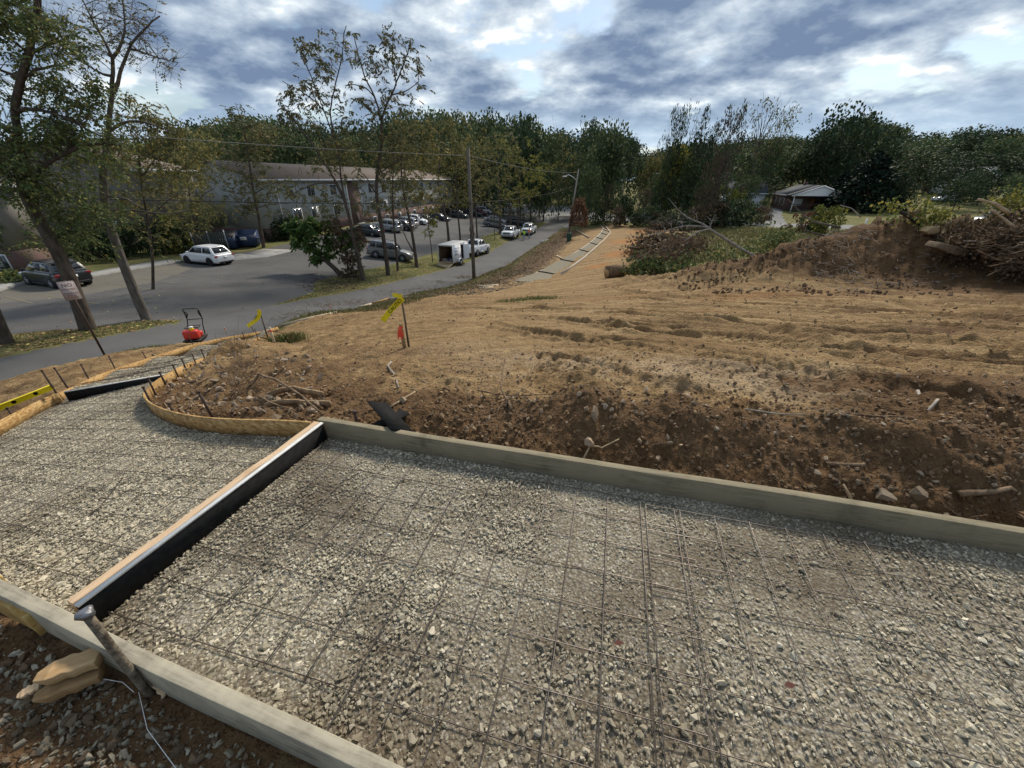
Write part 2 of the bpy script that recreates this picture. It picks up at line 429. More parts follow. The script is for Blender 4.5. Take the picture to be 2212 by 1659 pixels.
# ------------------------------------------------------------ materials
class NB:
    def __init__(s, name):
        s.m = bpy.data.materials.new(name); s.m.use_nodes = True
        s.nt = s.m.node_tree; s.b = s.nt.nodes['Principled BSDF']
        s.tc = None
    def n(s, t): return s.nt.nodes.new(t)
    def l(s, a, b): s.nt.links.new(a, b)
    def co(s, kind='Object'):
        if s.tc is None: s.tc = s.n('ShaderNodeTexCoord')
        return s.tc.outputs[kind]
    def noise(s, scale, detail=4, rough=0.55, kind='Object', stretch=None, dist=0.0):
        k = s.n('ShaderNodeTexNoise')
        k.inputs['Scale'].default_value = scale; k.inputs['Detail'].default_value = detail
        k.inputs['Roughness'].default_value = rough; k.inputs['Distortion'].default_value = dist
        src = s.co(kind)
        if stretch:
            mp = s.n('ShaderNodeMapping'); mp.inputs['Scale'].default_value = stretch
            s.l(src, mp.inputs[0]); src = mp.outputs[0]
        s.l(src, k.inputs['Vector']); return k.outputs['Fac']
    def vor(s, scale, kind='Object', feat='F1'):
        k = s.n('ShaderNodeTexVoronoi'); k.feature = feat; k.inputs['Scale'].default_value = scale
        s.l(s.co(kind), k.inputs['Vector']); return k
    def ramp(s, v, stops):
        r = s.n('ShaderNodeValToRGB'); s.l(v, r.inputs[0]); els = r.color_ramp.elements
        while len(els) < len(stops): els.new(0.5)
        for e, (p, c) in zip(els, stops):
            e.position = p; e.color = (c, c, c, 1) if isinstance(c, (int, float)) else (c[0], c[1], c[2], 1)
        return r.outputs[0]
    def mix(s, f, a, b, mode='MIX'):
        k = s.n('ShaderNodeMixRGB'); k.blend_type = mode
        for i, v in ((0, f), (1, a), (2, b)):
            if isinstance(v, (int, float)): k.inputs[i].default_value = v if i == 0 else (v, v, v, 1)
            elif isinstance(v, tuple): k.inputs[i].default_value = (v[0], v[1], v[2], 1)
            else: s.l(v, k.inputs[i])
        return k.outputs[0]
    def math(s, op, a, b=None, clamp=False):
        k = s.n('ShaderNodeMath'); k.operation = op; k.use_clamp = clamp
        for i, v in enumerate((a, b)):
            if v is None: continue
            if isinstance(v, (int, float)): k.inputs[i].default_value = v
            else: s.l(v, k.inputs[i])
        return k.outputs[0]
    def attr(s, name):
        k = s.n('ShaderNodeAttribute'); k.attribute_name = name; return k.outputs['Fac']
    def rnd(s):
        return s.n('ShaderNodeObjectInfo').outputs['Random']
    def bump(s, v, strength=0.4, dist=0.01, prev=None):
        k = s.n('ShaderNodeBump'); k.inputs['Strength'].default_value = strength; k.inputs['Distance'].default_value = dist
        s.l(v, k.inputs['Height'])
        if prev is not None: s.l(prev, k.inputs['Normal'])
        s.l(k.outputs[0], s.b.inputs['Normal']); return k.outputs[0]
    def col(s, v):
        if isinstance(v, tuple): s.b.inputs['Base Color'].default_value = (v[0], v[1], v[2], 1)
        else: s.l(v, s.b.inputs['Base Color'])
    def rough(s, v):
        if isinstance(v, (int, float)): s.b.inputs['Roughness'].default_value = v
        else: s.l(v, s.b.inputs['Roughness'])
    def spec(s, v): s.b.inputs['Specular IOR Level'].default_value = v

MATS = {}
def pm(name, c1, c2=None, scale=8.0, rough=0.8, bump=0.0, bscale=None, spec=0.3, metal=0.0, stretch=None, detail=5, bd=0.01, rndv=0.0, kind='Object', coat=0.0):
    """one simple surface: two tones mixed by noise, fine relief, optional tone change from one object to the next"""
    if name in MATS: return MATS[name]
    k = NB(name)
    c = c1
    if c2 is not None:
        f = k.ramp(k.noise(scale, detail, 0.6, kind, stretch), [(0.35, 0.0), (0.65, 1.0)])
        c = k.mix(f, c1, c2)
    if rndv:
        hs = k.n('ShaderNodeHueSaturation')
        v = k.math('ADD', k.math('MULTIPLY', k.rnd(), rndv), 1 - rndv / 2)
        k.l(v, hs.inputs['Value'])
        if isinstance(c, tuple): hs.inputs['Color'].default_value = (c[0], c[1], c[2], 1)
        else: k.l(c, hs.inputs['Color'])
        c = hs.outputs[0]
    k.col(c); k.rough(rough); k.spec(spec); k.b.inputs['Metallic'].default_value = metal
    if coat: k.b.inputs['Coat Weight'].default_value = coat
    if bump: k.bump(k.noise(bscale or scale * 3, 5, 0.6, kind, stretch), bump, bd)
    MATS[name] = k.m
    return k.m

def mat_dirt():
    k = NB('soil')
    n_a = k.noise(0.8, 6, 0.62); n_b = k.noise(7.0, 6, 0.65); n_c = k.noise(42.0, 4, 0.7); n_d = k.noise(0.22, 3, 0.5)
    base = k.mix(k.ramp(n_a, [(0.3, 0.0), (0.7, 1.0)]), (0.235, 0.15, 0.070), (0.39, 0.27, 0.135))
    dark = k.mix(k.ramp(n_b, [(0.3, 0.0), (0.7, 1.0)]), (0.090, 0.053, 0.027), (0.180, 0.108, 0.054))
    orange = k.mix(k.ramp(n_a, [(0.35, 0.0), (0.65, 1.0)]), (0.34, 0.145, 0.045), (0.42, 0.22, 0.085))
    litter = k.mix(k.ramp(n_b, [(0.35, 0.0), (0.65, 1.0)]), (0.060, 0.036, 0.024), (0.17, 0.105, 0.06))
    pale = k.mix(k.ramp(n_b, [(0.3, 0.0), (0.7, 1.0)]), (0.36, 0.26, 0.155), (0.49, 0.375, 0.235))
    jit = k.math('MULTIPLY', k.math('SUBTRACT', n_b, 0.5), 1.1)
    jit2 = k.math('MULTIPLY', k.math('SUBTRACT', n_a, 0.5), 1.6)
    cv = k.n('ShaderNodeCombineXYZ'); k.l(k.math('MULTIPLY', k.attr('along'), 0.22), cv.inputs[0]); k.l(k.math('MULTIPLY', k.attr('across'), 1.7), cv.inputs[1])
    sn = k.n('ShaderNodeTexNoise'); sn.inputs['Scale'].default_value = 1.6; sn.inputs['Detail'].default_value = 7; sn.inputs['Roughness'].default_value = 0.62; k.l(cv.outputs[0], sn.inputs['Vector'])
    base = k.mix(k.ramp(sn.outputs['Fac'], [(0.36, 0.75), (0.52, 0.0)]), base, (0.155, 0.092, 0.043))
    base = k.mix(k.ramp(sn.outputs['Fac'], [(0.54, 0.0), (0.68, 0.7)]), base, (0.50, 0.365, 0.19))
    def m(nm, c0, colr):
        a = k.math('ADD', k.math('ADD', k.attr(nm), jit), jit2)
        return k.mix(k.ramp(a, [(0.3, 0.0), (0.72, 1.0)]), c0, colr)
    c = m('pale', base, pale); c = m('orange', c, orange); c = m('litter', c, litter); c = m('dark', c, dark)
    green = k.mix(n_b, (0.05, 0.075, 0.022), (0.13, 0.14, 0.05))
    c = m('green', c, green)
    c = k.mix(k.ramp(n_c, [(0.34, 0.65), (0.56, 0.0)]), c, (0.095, 0.052, 0.024))
    c = k.mix(k.ramp(n_c, [(0.62, 0.0), (0.74, 0.4)]), c, (0.52, 0.41, 0.28))
    k.col(c); k.rough(0.95); k.spec(0.12)
    v_ = k.vor(34.0); v2_ = k.vor(95.0)
    b1 = k.bump(n_b, 0.8, 0.06); b2 = k.bump(n_c, 0.9, 0.02, b1); b3 = k.bump(k.math('SUBTRACT', 1.0, v_.outputs['Distance']), 0.55, 0.018, b2); k.bump(k.math('SUBTRACT', 1.0, v2_.outputs['Distance']), 0.5, 0.007, b3)
    return k.m
def mat_asphalt(name, c1, c2, patch):
    k = NB(name)
    a = k.noise(0.35, 6, 0.6); b = k.noise(60, 3, 0.7); c_ = k.noise(1.6, 6, 0.65, stretch=(1, 1, 1), dist=0.6)
    c = k.mix(k.ramp(a, [(0.35, 0.0), (0.65, 1.0)]), c1, c2)
    c = k.mix(k.ramp(c_, [(0.55, 0.0), (0.75, 0.6)]), c, patch)
    c = k.mix(k.ramp(b, [(0.35, 0.35), (0.6, 0.0)]), c, (0.02, 0.02, 0.02))
    k.col(c); k.rough(0.9); k.spec(0.25); k.bump(b, 0.4, 0.01); return k.m
def mat_grass():
    k = NB('turf')
    a = k.noise(0.5, 6, 0.65); b = k.noise(9, 5, 0.7)
    c = k.mix(k.ramp(a, [(0.35, 0.0), (0.6, 1.0)]), (0.075, 0.105, 0.03), (0.15, 0.14, 0.055))
    c = k.mix(k.ramp(b, [(0.45, 0.0), (0.7, 0.85)]), c, (0.21, 0.145, 0.07))
    k.col(c); k.rough(0.95); k.spec(0.1); k.bump(b, 0.7, 0.06); return k.m
def mat_leaf(name, c1, c2, c3=None, p3=0.12, trans=0.25):
    k = NB(name)
    g = k.n('ShaderNodeNewGeometry')
    f = k.noise(0.45, 4, 0.6); h = g.outputs['Random Per Island']
    c = k.mix(k.ramp(f, [(0.35, 0.0), (0.65, 1.0)]), c1, c2)
    if c3: c = k.mix(k.ramp(h, [(1 - p3 - 0.02, 0.0), (1 - p3, 1.0)]), c, c3)
    hs = k.n('ShaderNodeHueSaturation'); k.l(c, hs.inputs['Color'])
    k.l(k.math('ADD', k.math('MULTIPLY', h, 0.7), k.math('ADD', 0.5, k.math('MULTIPLY', k.rnd(), 0.4))), hs.inputs['Value'])
    c = hs.outputs[0]
    k.col(c); k.rough(0.75); k.spec(0.15)
    tr = k.n('ShaderNodeBsdfTranslucent'); k.l(c, tr.inputs[0])
    mx = k.n('ShaderNodeMixShader'); mx.inputs[0].default_value = trans
    out = k.nt.nodes['Material Output']
    k.l(k.b.outputs[0], mx.inputs[1]); k.l(tr.outputs[0], mx.inputs[2]); k.l(mx.outputs[0], out.inputs[0])
    return k.m
def mat_bark(name, c1, c2):
    k = NB(name)
    a = k.noise(9, 5, 0.65, stretch=(1, 1, 0.25)); b = k.noise(30, 4, 0.6, stretch=(1, 1, 0.2))
    k.col(k.mix(k.ramp(a, [(0.35, 0.0), (0.65, 1.0)]), c1, c2)); k.rough(0.95); k.spec(0.1); k.bump(b, 0.8, 0.03); return k.m
def mat_wood(name, c1, c2, knots=(0.05, 0.035, 0.02), ax=(1, 14, 14), stain=None):
    k = NB(name)
    a = k.noise(5.5, 6, 0.65, stretch=ax); b = k.noise(2.0, 6, 0.7); f = k.noise(70, 4, 0.6, stretch=ax)
    c = k.mix(k.ramp(a, [(0.35, 0.0), (0.65, 1.0)]), c1, c2)
    c = k.mix(k.ramp(b, [(0.56, 0.0), (0.72, 0.8)]), c, knots)
    if stain: c = k.mix(k.ramp(k.noise(3.2, 5, 0.7), [(0.42, 0.0), (0.58, 0.85)]), c, stain)
    k.col(c); k.rough(0.85); k.spec(0.2); k.bump(f, 0.35, 0.004); return k.m
def mat_stone(name, c1, c2, c3, dust, damp=(0.12, 0.095, 0.065)):
    k = NB(name)
    r = k.rnd(); c = k.ramp(r, [(0.0, c1), (0.45, c2), (0.85, c3), (0.97, dust)])
    oi = k.n('ShaderNodeObjectInfo'); ln = k.n('ShaderNodeTexNoise'); ln.inputs['Scale'].default_value = 1.25; ln.inputs['Detail'].default_value = 5; ln.inputs['Roughness'].default_value = 0.6
    k.l(oi.outputs['Location'], ln.inputs['Vector'])
    n = k.noise(2.2, 5, 0.65); c = k.mix(k.ramp(n, [(0.4, 0.0), (0.7, 0.55)]), c, dust)
    hs = k.n('ShaderNodeHueSaturation'); k.l(c, hs.inputs['Color'])
    k.l(k.math('ADD', k.math('MULTIPLY', k.math('FRACT', k.math('MULTIPLY', r, 57.3)), 0.5), 0.70), hs.inputs['Value'])
    c = k.mix(k.ramp(ln.outputs['Fac'], [(0.48, 0.0), (0.62, 0.62)]), hs.outputs[0], damp)
    k.col(c); k.rough(0.85); k.spec(0.2); k.bump(k.noise(8, 4, 0.7), 0.3, 0.05); return k.m
def mat_brick(name):
    k = NB(name)
    br = k.n('ShaderNodeTexBrick'); sx_ = k.n('ShaderNodeSeparateXYZ'); k.l(k.co('Object'), sx_.inputs[0]); cb_ = k.n('ShaderNodeCombineXYZ'); k.l(k.math('ADD', sx_.outputs[0], sx_.outputs[1]), cb_.inputs[0]); k.l(sx_.outputs[2], cb_.inputs[1]); k.l(cb_.outputs[0], br.inputs['Vector'])
    br.inputs['Color1'].default_value = (0.115, 0.05, 0.038, 1); br.inputs['Color2'].default_value = (0.08, 0.038, 0.03, 1)
    br.inputs['Mortar'].default_value = (0.16, 0.14, 0.125, 1); br.inputs['Scale'].default_value = 4.0
    k.col(br.outputs[0]); k.rough(0.9); return k.m

M_DIRT = mat_dirt()
M_ROAD = mat_asphalt('road_asphalt', (0.088, 0.086, 0.084), (0.118, 0.115, 0.112), (0.065, 0.063, 0.060))
M_LOT = mat_asphalt('lot_asphalt', (0.075, 0.073, 0.07), (0.11, 0.105, 0.10), (0.045, 0.044, 0.043))
M_BAY = mat_asphalt('bay_asphalt', (0.15, 0.135, 0.105), (0.12, 0.11, 0.095), (0.19, 0.165, 0.12))
M_STREET = mat_asphalt('street_asphalt', (0.19, 0.19, 0.185), (0.24, 0.24, 0.235), (0.15, 0.15, 0.145))
M_GRASS = mat_grass()
M_CONC = pm('concrete', (0.24, 0.235, 0.225), (0.31, 0.30, 0.28), 3.0, 0.9, 0.3, 40)
M_BARK = mat_bark('bark_brown', (0.055, 0.042, 0.033), (0.13, 0.105, 0.085))
M_BARKG = mat_bark('bark_grey', (0.085, 0.073, 0.060), (0.185, 0.165, 0.145))
M_STEEL = pm('rusty_steel', (0.05, 0.035, 0.028), (0.10, 0.065, 0.045), 30, 0.75, 0.4, 80, metal=0.3)
M_WIRE = pm('mesh_wire_steel', (0.075, 0.06, 0.052), (0.16, 0.14, 0.125), 3.0, 0.42, metal=0.75)
def mat_osb(name, c1, c2, c3):
    k = NB(name); v = k.n('ShaderNodeTexVoronoi'); mp = k.n('ShaderNodeMapping'); mp.inputs['Scale'].default_value = (34, 34, 90); mp.inputs['Rotation'].default_value = (.3, .2, .5)
    k.l(k.co(), mp.inputs[0]); k.l(mp.outputs[0], v.inputs['Vector']); v.inputs['Scale'].default_value = 1.0
    sp = k.n('ShaderNodeSeparateColor'); k.l(v.outputs['Color'], sp.inputs[0]); c = k.ramp(sp.outputs[0], [(0.0, c1), (0.5, c2), (1.0, c3)])
    c = k.mix(k.ramp(k.noise(5, 5, .7), [(.5, 0.0), (.72, .6)]), c, (.17, .11, .06)); c = k.mix(k.ramp(k.noise(1.3, 3, .6), [(.45, 0.0), (.7, .5)]), c, c1)
    k.col(c); k.rough(.85); k.spec(.15); k.bump(sp.outputs[1], .5, .002); return k.m
M_OSB = mat_osb('osb_form', (0.25, 0.135, 0.045), (0.40, 0.245, 0.095), (0.52, 0.36, 0.17))
M_OSBY = mat_osb('osb_yellow', (0.34, 0.20, 0.06), (0.48, 0.31, 0.10), (0.58, 0.42, 0.18))
M_PLANK = mat_wood('weathered_plank', (0.17, 0.15, 0.11), (0.36, 0.325, 0.25), (0.09, 0.07, 0.05), ax=(1.0, 16, 16), stain=(0.42, 0.375, 0.28))
M_PLANKD = mat_wood('damp_plank', (0.14, 0.115, 0.07), (0.27, 0.235, 0.16), (0.06, 0.045, 0.03), ax=(1.0, 16, 16), stain=(0.26, 0.22, 0.145))
M_TAN = mat_wood('fresh_wood', (0.50, 0.34, 0.20), (0.62, 0.46, 0.30), (0.34, 0.20, 0.11), ax=(1.2, 14, 14))
M_PALE = mat_wood('pale_lumber', (0.42, 0.34, 0.24), (0.56, 0.48, 0.36), (0.25, 0.18, 0.11), ax=(3, 3, 3))
M_BLACK = pm('black_joint_board', (0.012, 0.012, 0.012), (0.022, 0.021, 0.02), 30, 0.9, 0.2, 120, spec=0.08)
M_WHITEP = pm('white_strip', (0.62, 0.62, 0.60), (0.5, 0.5, 0.48), 20, 0.5)
M_GRAVEL = mat_stone('crushed_stone', (0.35, 0.295, 0.195), (0.44, 0.385, 0.275), (0.52, 0.465, 0.345), (0.60, 0.55, 0.43))
M_CLODL = mat_stone('pale_soil_clod', (0.21, 0.13, 0.065), (0.27, 0.175, 0.09), (0.33, 0.22, 0.12), (0.38, 0.28, 0.17))
M_CLOD = mat_stone('soil_clod', (0.12, 0.070, 0.036), (0.155, 0.092, 0.047), (0.18, 0.108, 0.056), (0.22, 0.14, 0.078))
M_FIELD = mat_stone('field_stone', (0.30, 0.22, 0.15), (0.40, 0.31, 0.22), (0.33, 0.28, 0.22), (0.36, 0.24, 0.13))
def mat_fines():
    k = NB('stone_dust')
    v = k.vor(85.0); v2 = k.vor(190.0); n = k.noise(1.25, 5, 0.6); n2 = k.noise(5, 5, 0.65)
    c = k.mix(k.ramp(n2, [(0.35, 0.0), (0.65, 1.0)]), (0.235, 0.20, 0.14), (0.35, 0.31, 0.23))
    sep = k.n('ShaderNodeSeparateColor'); k.l(v.outputs['Color'], sep.inputs[0])
    c = k.mix(k.ramp(sep.outputs[0], [(0.45, 0.0), (0.9, 0.8)]), c, (0.42, 0.39, 0.33))
    c = k.mix(k.ramp(v.outputs['Distance'], [(0.25, 0.0), (0.75, 0.7)]), c, (0.075, 0.06, 0.042))
    c = k.mix(k.ramp(n, [(0.46, 0.0), (0.62, 0.75)]), c, (0.085, 0.062, 0.04))
    k.col(c); k.rough(0.95); k.spec(0.1)
    inv = k.math('SUBTRACT', 1.0, v.outputs['Distance']); b = k.bump(inv, 0.8, 0.006)
    k.bump(k.math('SUBTRACT', 1.0, v2.outputs['Distance']), 0.5, 0.003, b); return k.m
M_FINES = mat_fines()

# ------------------------------------------------------------ object helpers
def put(o, label=None, cat=None, group=None, kind=None, parent=None):
    if label: o['label'] = label
    if cat: o['category'] = cat
    if group: o['group'] = group
    if kind: o['kind'] = kind
    if parent is not None: o.parent = parent
    return o
def mesh_np(name, V, Fc, mat=None, smooth=False, attrs=None, mats=None, midx=None):
    V = np.asarray(V, np.float32).reshape(-1, 3); me = bpy.data.meshes.new(name)
    if isinstance(Fc, np.ndarray):
        nf, k = Fc.shape; flat = Fc.astype(np.int32).ravel(); starts = np.arange(nf, dtype=np.int32) * k
        tot = np.full(nf, k, np.int32)
    else:
        tot = np.array([len(f) for f in Fc], np.int32); nf = len(Fc)
        flat = np.array([i for f in Fc for i in f], np.int32)
        starts = np.concatenate([[0], np.cumsum(tot)[:-1]]).astype(np.int32) if nf else np.zeros(0, np.int32)
    me.vertices.add(len(V)); me.vertices.foreach_set('co', V.ravel())
    me.loops.add(len(flat)); me.loops.foreach_set('vertex_index', flat)
    me.polygons.add(nf); me.polygons.foreach_set('loop_start', starts)
    try: me.polygons.foreach_set('loop_total', tot)
    except Exception: pass
    if smooth: me.polygons.foreach_set('use_smooth', np.ones(nf, bool))
    for mm in (mats or ([mat] if mat else [])): me.materials.append(mm)
    if midx is not None: me.polygons.foreach_set('material_index', np.asarray(midx, np.int32))
    me.update(calc_edges=True)
    if attrs:
        for a, vals in attrs.items():
            at = me.attributes.new(a, 'FLOAT', 'POINT'); at.data.foreach_set('value', np.asarray(vals, np.float32))
    return me
def link(name, me, parent=None, loc=None):
    o = bpy.data.objects.new(name, me); COL.objects.link(o)
    if parent is not None: o.parent = parent
    if loc is not None: o.location = loc
    return o
def empty(name, loc, rz=0.0, label=None, cat=None, group=None, kind=None):
    o = bpy.data.objects.new(name, None); COL.objects.link(o); o.location = loc; o.rotation_euler = (0, 0, rz)
    o.empty_display_size = 0.1
    return put(o, label, cat, group, kind)
class MB:
    """collects polygons, then becomes one mesh object"""
    def __init__(s): s.v = []; s.f = []; s.mi = []; s.n = 0; s.cur = 0
    def add(s, V, F_):
        s.v.append(np.asarray(V, float).reshape(-1, 3))
        for f in F_: s.f.append([i + s.n for i in f]); s.mi.append(s.cur)
        s.n += len(s.v[-1]); return s
    def box(s, c, size, rz=0.0, R=None):
        x, y, z = np.array(size) / 2.0
        V = np.array([[a * x, b * y, d * z] for a in (-1, 1) for b in (-1, 1) for d in (-1, 1)])
        if R is None:
            cs, sn = math.cos(rz), math.sin(rz); R = np.array([[cs, -sn, 0], [sn, cs, 0], [0, 0, 1]])
        V = V @ np.asarray(R).T + np.array(c)
        return s.add(V, [(0, 1, 3, 2), (4, 6, 7, 5), (0, 4, 5, 1), (2, 3, 7, 6), (0, 2, 6, 4), (1, 5, 7, 3)])
    def tube(s, pts, radii, n=6, cap=True):
        P = np.array(pts, float); m = len(P)
        if isinstance(radii, (int, float)): radii = [radii] * m
        V = np.zeros((m, n, 3)); ang = np.arange(n) * 2 * math.pi / n; ref = np.array([0.31, 0.17, 0.93])
        u = None
        for i in range(m):
            t = P[min(i + 1, m - 1)] - P[max(i - 1, 0)]; t = t / (np.linalg.norm(t) + 1e-12)
            if u is None:
                a = ref if abs(t @ ref) < 0.9 else np.array([1.0, 0, 0]); u = np.cross(t, a)
            u = u - t * (u @ t); u /= np.linalg.norm(u) + 1e-12; w = np.cross(t, u)
            V[i] = P[i] + radii[i] * (np.cos(ang)[:, None] * u + np.sin(ang)[:, None] * w)
        F_ = [(i * n + j, i * n + (j + 1) % n, (i + 1) * n + (j + 1) % n, (i + 1) * n + j) for i in range(m - 1) for j in range(n)]
        if cap: F_ += [tuple(range(n))[::-1], tuple((m - 1) * n + j for j in range(n))]
        return s.add(V.reshape(-1, 3), F_)
    def prism(s, poly, z0, z1):
        n = len(poly); V = [(p[0], p[1], z0) for p in poly] + [(p[0], p[1], z1) for p in poly]
        F_ = [tuple(range(n))[::-1], tuple(range(n, 2 * n))] + [(i, (i + 1) % n, n + (i + 1) % n, n + i) for i in range(n)]
        return s.add(V, F_)
    def quad(s, a, b, c, d): return s.add([a, b, c, d], [(0, 1, 2, 3)])
    def ribbon(s, top, width, height):
        """a board standing on edge along 3-d top points"""
        P = np.array(top, float); m = len(P); V = []
        for i in range(m):
            t = P[min(i + 1, m - 1)] - P[max(i - 1, 0)]; t[2] = 0; t /= np.linalg.norm(t) + 1e-12
            nn = np.array([-t[1], t[0], 0]) * width / 2; h = np.array([0, 0, height])
            V += [P[i] + nn, P[i] - nn, P[i] - nn - h, P[i] + nn - h]
        F_ = [(4 * i + j, 4 * i + (j + 1) % 4, 4 * i + 4 + (j + 1) % 4, 4 * i + 4 + j) for i in range(m - 1) for j in range(4)]
        F_ += [(3, 2, 1, 0), (4 * m - 4, 4 * m - 3, 4 * m - 2, 4 * m - 1)]
        return s.add(V, F_)
    def build(s, name, mat, parent=None, smooth=False, bevel=0.0, seg=2, origin=None):
        V = np.concatenate(s.v); mats = mat if isinstance(mat, list) else [mat]
        if origin is not None: V = V - np.array(origin)
        me = mesh_np(name, V, s.f, mats=mats, midx=s.mi if len(mats) > 1 else None, smooth=smooth)
        o = link(name, me, parent)
        if origin is not None: o.location = origin
        if bevel:
            b = o.modifiers.new('bevel', 'BEVEL'); b.width = bevel; b.segments = seg; b.limit_method = 'ANGLE'; b.angle_limit = math.radians(30)
        return o
def text_mesh(name, s, size, mat, parent, loc, rot, align='CENTER', ext=0.002):
    cu = bpy.data.curves.new(name, 'FONT'); cu.body = s; cu.size = size; cu.align_x = align; cu.align_y = 'CENTER'; cu.extrude = ext
    cu.resolution_u = 2
    o = bpy.data.objects.new(name, cu)
    me = bpy.data.meshes.new_from_object(o); bpy.data.objects.remove(o); me.materials.clear(); me.materials.append(mat); me.name = name
    t = link(name, me, parent); t.location = loc; t.rotation_euler = rot; return t

# ------------------------------------------------------------ the ground: one polar sheet, divided by land use
def build_ground():
    rs = list(np.geomspace(0.35, 1.3, 26)[:-1]) + list(np.geomspace(1.3, 16, 400)[:-1]) + list(np.geomspace(16, 60, 150)[:-1]) + \
         list(np.geomspace(60, 190, 60)[:-1]) + list(np.geomspace(190, 900, 14))
    az = np.concatenate([np.linspace(-180, -86, 24)[:-1], np.linspace(-86, 86, 760), np.linspace(86, 180, 24)[1:]])
    az = np.radians(az)
    R_, A_ = np.meshgrid(np.array(rs), az, indexing='ij')
    X = R_ * np.sin(A_); Y = R_ * np.cos(A_)
    nr, na = X.shape
    Z = height(X.ravel(), Y.ravel()).reshape(nr, na)
    idx = np.arange(nr * na).reshape(nr, na)
    Fq = np.stack([idx[:-1, :-1], idx[:-1, 1:], idx[1:, 1:], idx[1:, :-1]], -1).reshape(-1, 4)[:, ::-1]
    xc = (X[:-1, :-1] + X[1:, 1:]).ravel() / 2; yc = (Y[:-1, :-1] + Y[1:, 1:]).ravel() / 2
    V = np.stack([X.ravel(), Y.ravel(), Z.ravel()], 1)
    jx = xc + 0.25 * fbm(xc, yc, 1.8, 3); jy = yc + 0.25 * fbm(xc + 50, yc, 1.8, 3)
    cls = np.full(len(xc), 0)                                       # 0 soil
    dr, sr, _ = dist_line(jx, jy, ROAD_R)
    left = sr > 0
    cls[left] = 1                                                   # 1 turf
    far = (~left) & (yc > 46) & ~in_poly(jx, jy, DIRT_FAR)
    band = (~left) & (yc > 46) & (dr < 8.5) & (yc < 86)
    cls[far & ~band] = 1
    cls[in_poly(jx, jy, MEADOW)] = 1
    cls[(~left) & (xc > 34) & (yc > 24)] = 1
    cls[in_poly(xc, yc, LOT)] = 2
    cls[in_poly(xc, yc, BAYS)] = 3
    cls[in_poly(xc, yc, CROSS)] = 4
    cls[in_poly(xc, yc, DRIVE)] = 4
    cls[in_poly(xc + 0.1 * fbm(xc, yc, 2.0, 2), yc, ROADP)] = 5
    d1 = np.hypot(xc, yc)
    cls[(d1 > 150) & (cls == 0)] = 1
    def blob(u, v, rx, ry, w=1.0, rot=0.0):
        g = G(u, v); dx = X.ravel() - g[0]; dy = Y.ravel() - g[1]; c, s = math.cos(rot), math.sin(rot)
        a = (dx * c + dy * s) / rx; b = (-dx * s + dy * c) / ry
        return w * np.exp(-(a * a + b * b))
    x = X.ravel(); y = Y.ravel()
    def pblob(a0, b0, rx, ry, w): return w * np.exp(-((x - a0) / rx) ** 2 - ((y - b0) / ry) ** 2)
    dfar = (x - FAR0[0]) * (-dF[1]) + (y - FAR0[1]) * dF[0]
    dark = 0.95 * (1 - sstep(0.25, 1.15, dfar)) + 0.30
    dark = np.where((x < -1.2) & (y > 2), np.maximum(0.38, 0.6 * (1 - sstep(1.2, 3.2, y - 2.2))), dark)
    dark = np.maximum(dark, sum(pblob(*b) for b in [(16.2, 16.3, 3.6, 3.0, .9), (19.5, 14.5, 4.5, 3.8, .95), (13.0, 16.8, 3.0, 2.2, .7), (25, 12, 6, 5, 1.0), (9.5, 18, 3.4, 1.8, .65), (15.5, 11.5, 6, 2.4, .55), (14.5, 9.5, 5, .8, .5), (12, 7.5, 4, .5, .5)]) + sum(blob(*b) for b in [ (1900, 675, 1.4, .35, .8), (1950, 720, 3.0, .5, .45), (1750, 640, 5, .5, .35), (2150, 780, 2.0, .35, .6), (1950, 820, 1.6, .25, .55), (1600, 750, 1.6, .18, .4), (2150, 920, 1.4, .3, .7), (1450, 700, 2.4, .25, .35), (1250, 665, 2, .4, .35), (1050, 720, 1.0, .3, .3),
                       (2100, 850, 1.0, .5, .5), (2150, 700, 3, 1.0, .55), (2200, 960, 1.0, .7, .7), (1400, 610, 1.8, .6, .4), (640, 850, .7, .4, .35)]))
    dark *= sstep(-40, -12, x) * 1.0
    pale = sum(blob(*b) for b in [(1250, 770, 1.6, .6, .5), (1500, 800, 2.0, .5, .5), (1750, 840, 1.6, .4, .35), (2150, 870, 1.2, .35, .75, -.2), (1000, 740, 1.2, .9, .35),
                                   (760, 720, 1.4, .8, .35), (2190, 990, .8, .2, .6), (1100, 640, 3, 1.2, .2)])
    orange = sum(blob(*b) for b in [(1380, 520, 4, 5, 1.0), (1345, 548, 2.2, 3.4, 1.0), (1290, 575, 1.4, 2.5, .7), (1400, 500, 4, 5, .9), (1700, 640, 5, 1.2, .42), (1350, 640, 3, 1.2, .35),
                                     (1760, 545, 3, 2, .5), (2100, 1020, .8, .16, .7), (1450, 680, 3, 1.0, .28), (1520, 900, .6, .3, .4), (420, 900, .3, .2, .3), (30, 1600, .2, .2, .8)])
    drv, sv, _ = dist_line(x, y, ROAD_R)
    d1_, s1_, run_ = dist_line(x, y, TRACKS[1]); nn_ = d1_ * s1_
    litter = np.where(sv < 0, (1 - sstep(2.2, 3.6 + 3.0 * sstep(30, 45, y), drv)) * sstep(14, 22, y), 0) * 1.35 + np.where(sv < 0, (1 - sstep(0.7, 1.8, drv)) * 0.45 * (1 - sstep(14, 22, y)), 0)
    litter = np.maximum(litter, sum(blob(*b) for b in [(1440, 560, 4, 3, .8), (1350, 505, 3, 9, .25), (1560, 570, 4, 2.5, .6), (700, 655, 2.2, 1.2, .6), (600, 700, 1.5, .8, .4)]))
    green = np.where(sv < 0, np.exp(-((drv - 0.7) / 0.45) ** 2) * 0.62, 0) + sum(blob(*b) for b in [(625, 735, .5, .4, .5), (1140, 648, 1.8, .6, .5), (1500, 530, 4, 8, .7)])
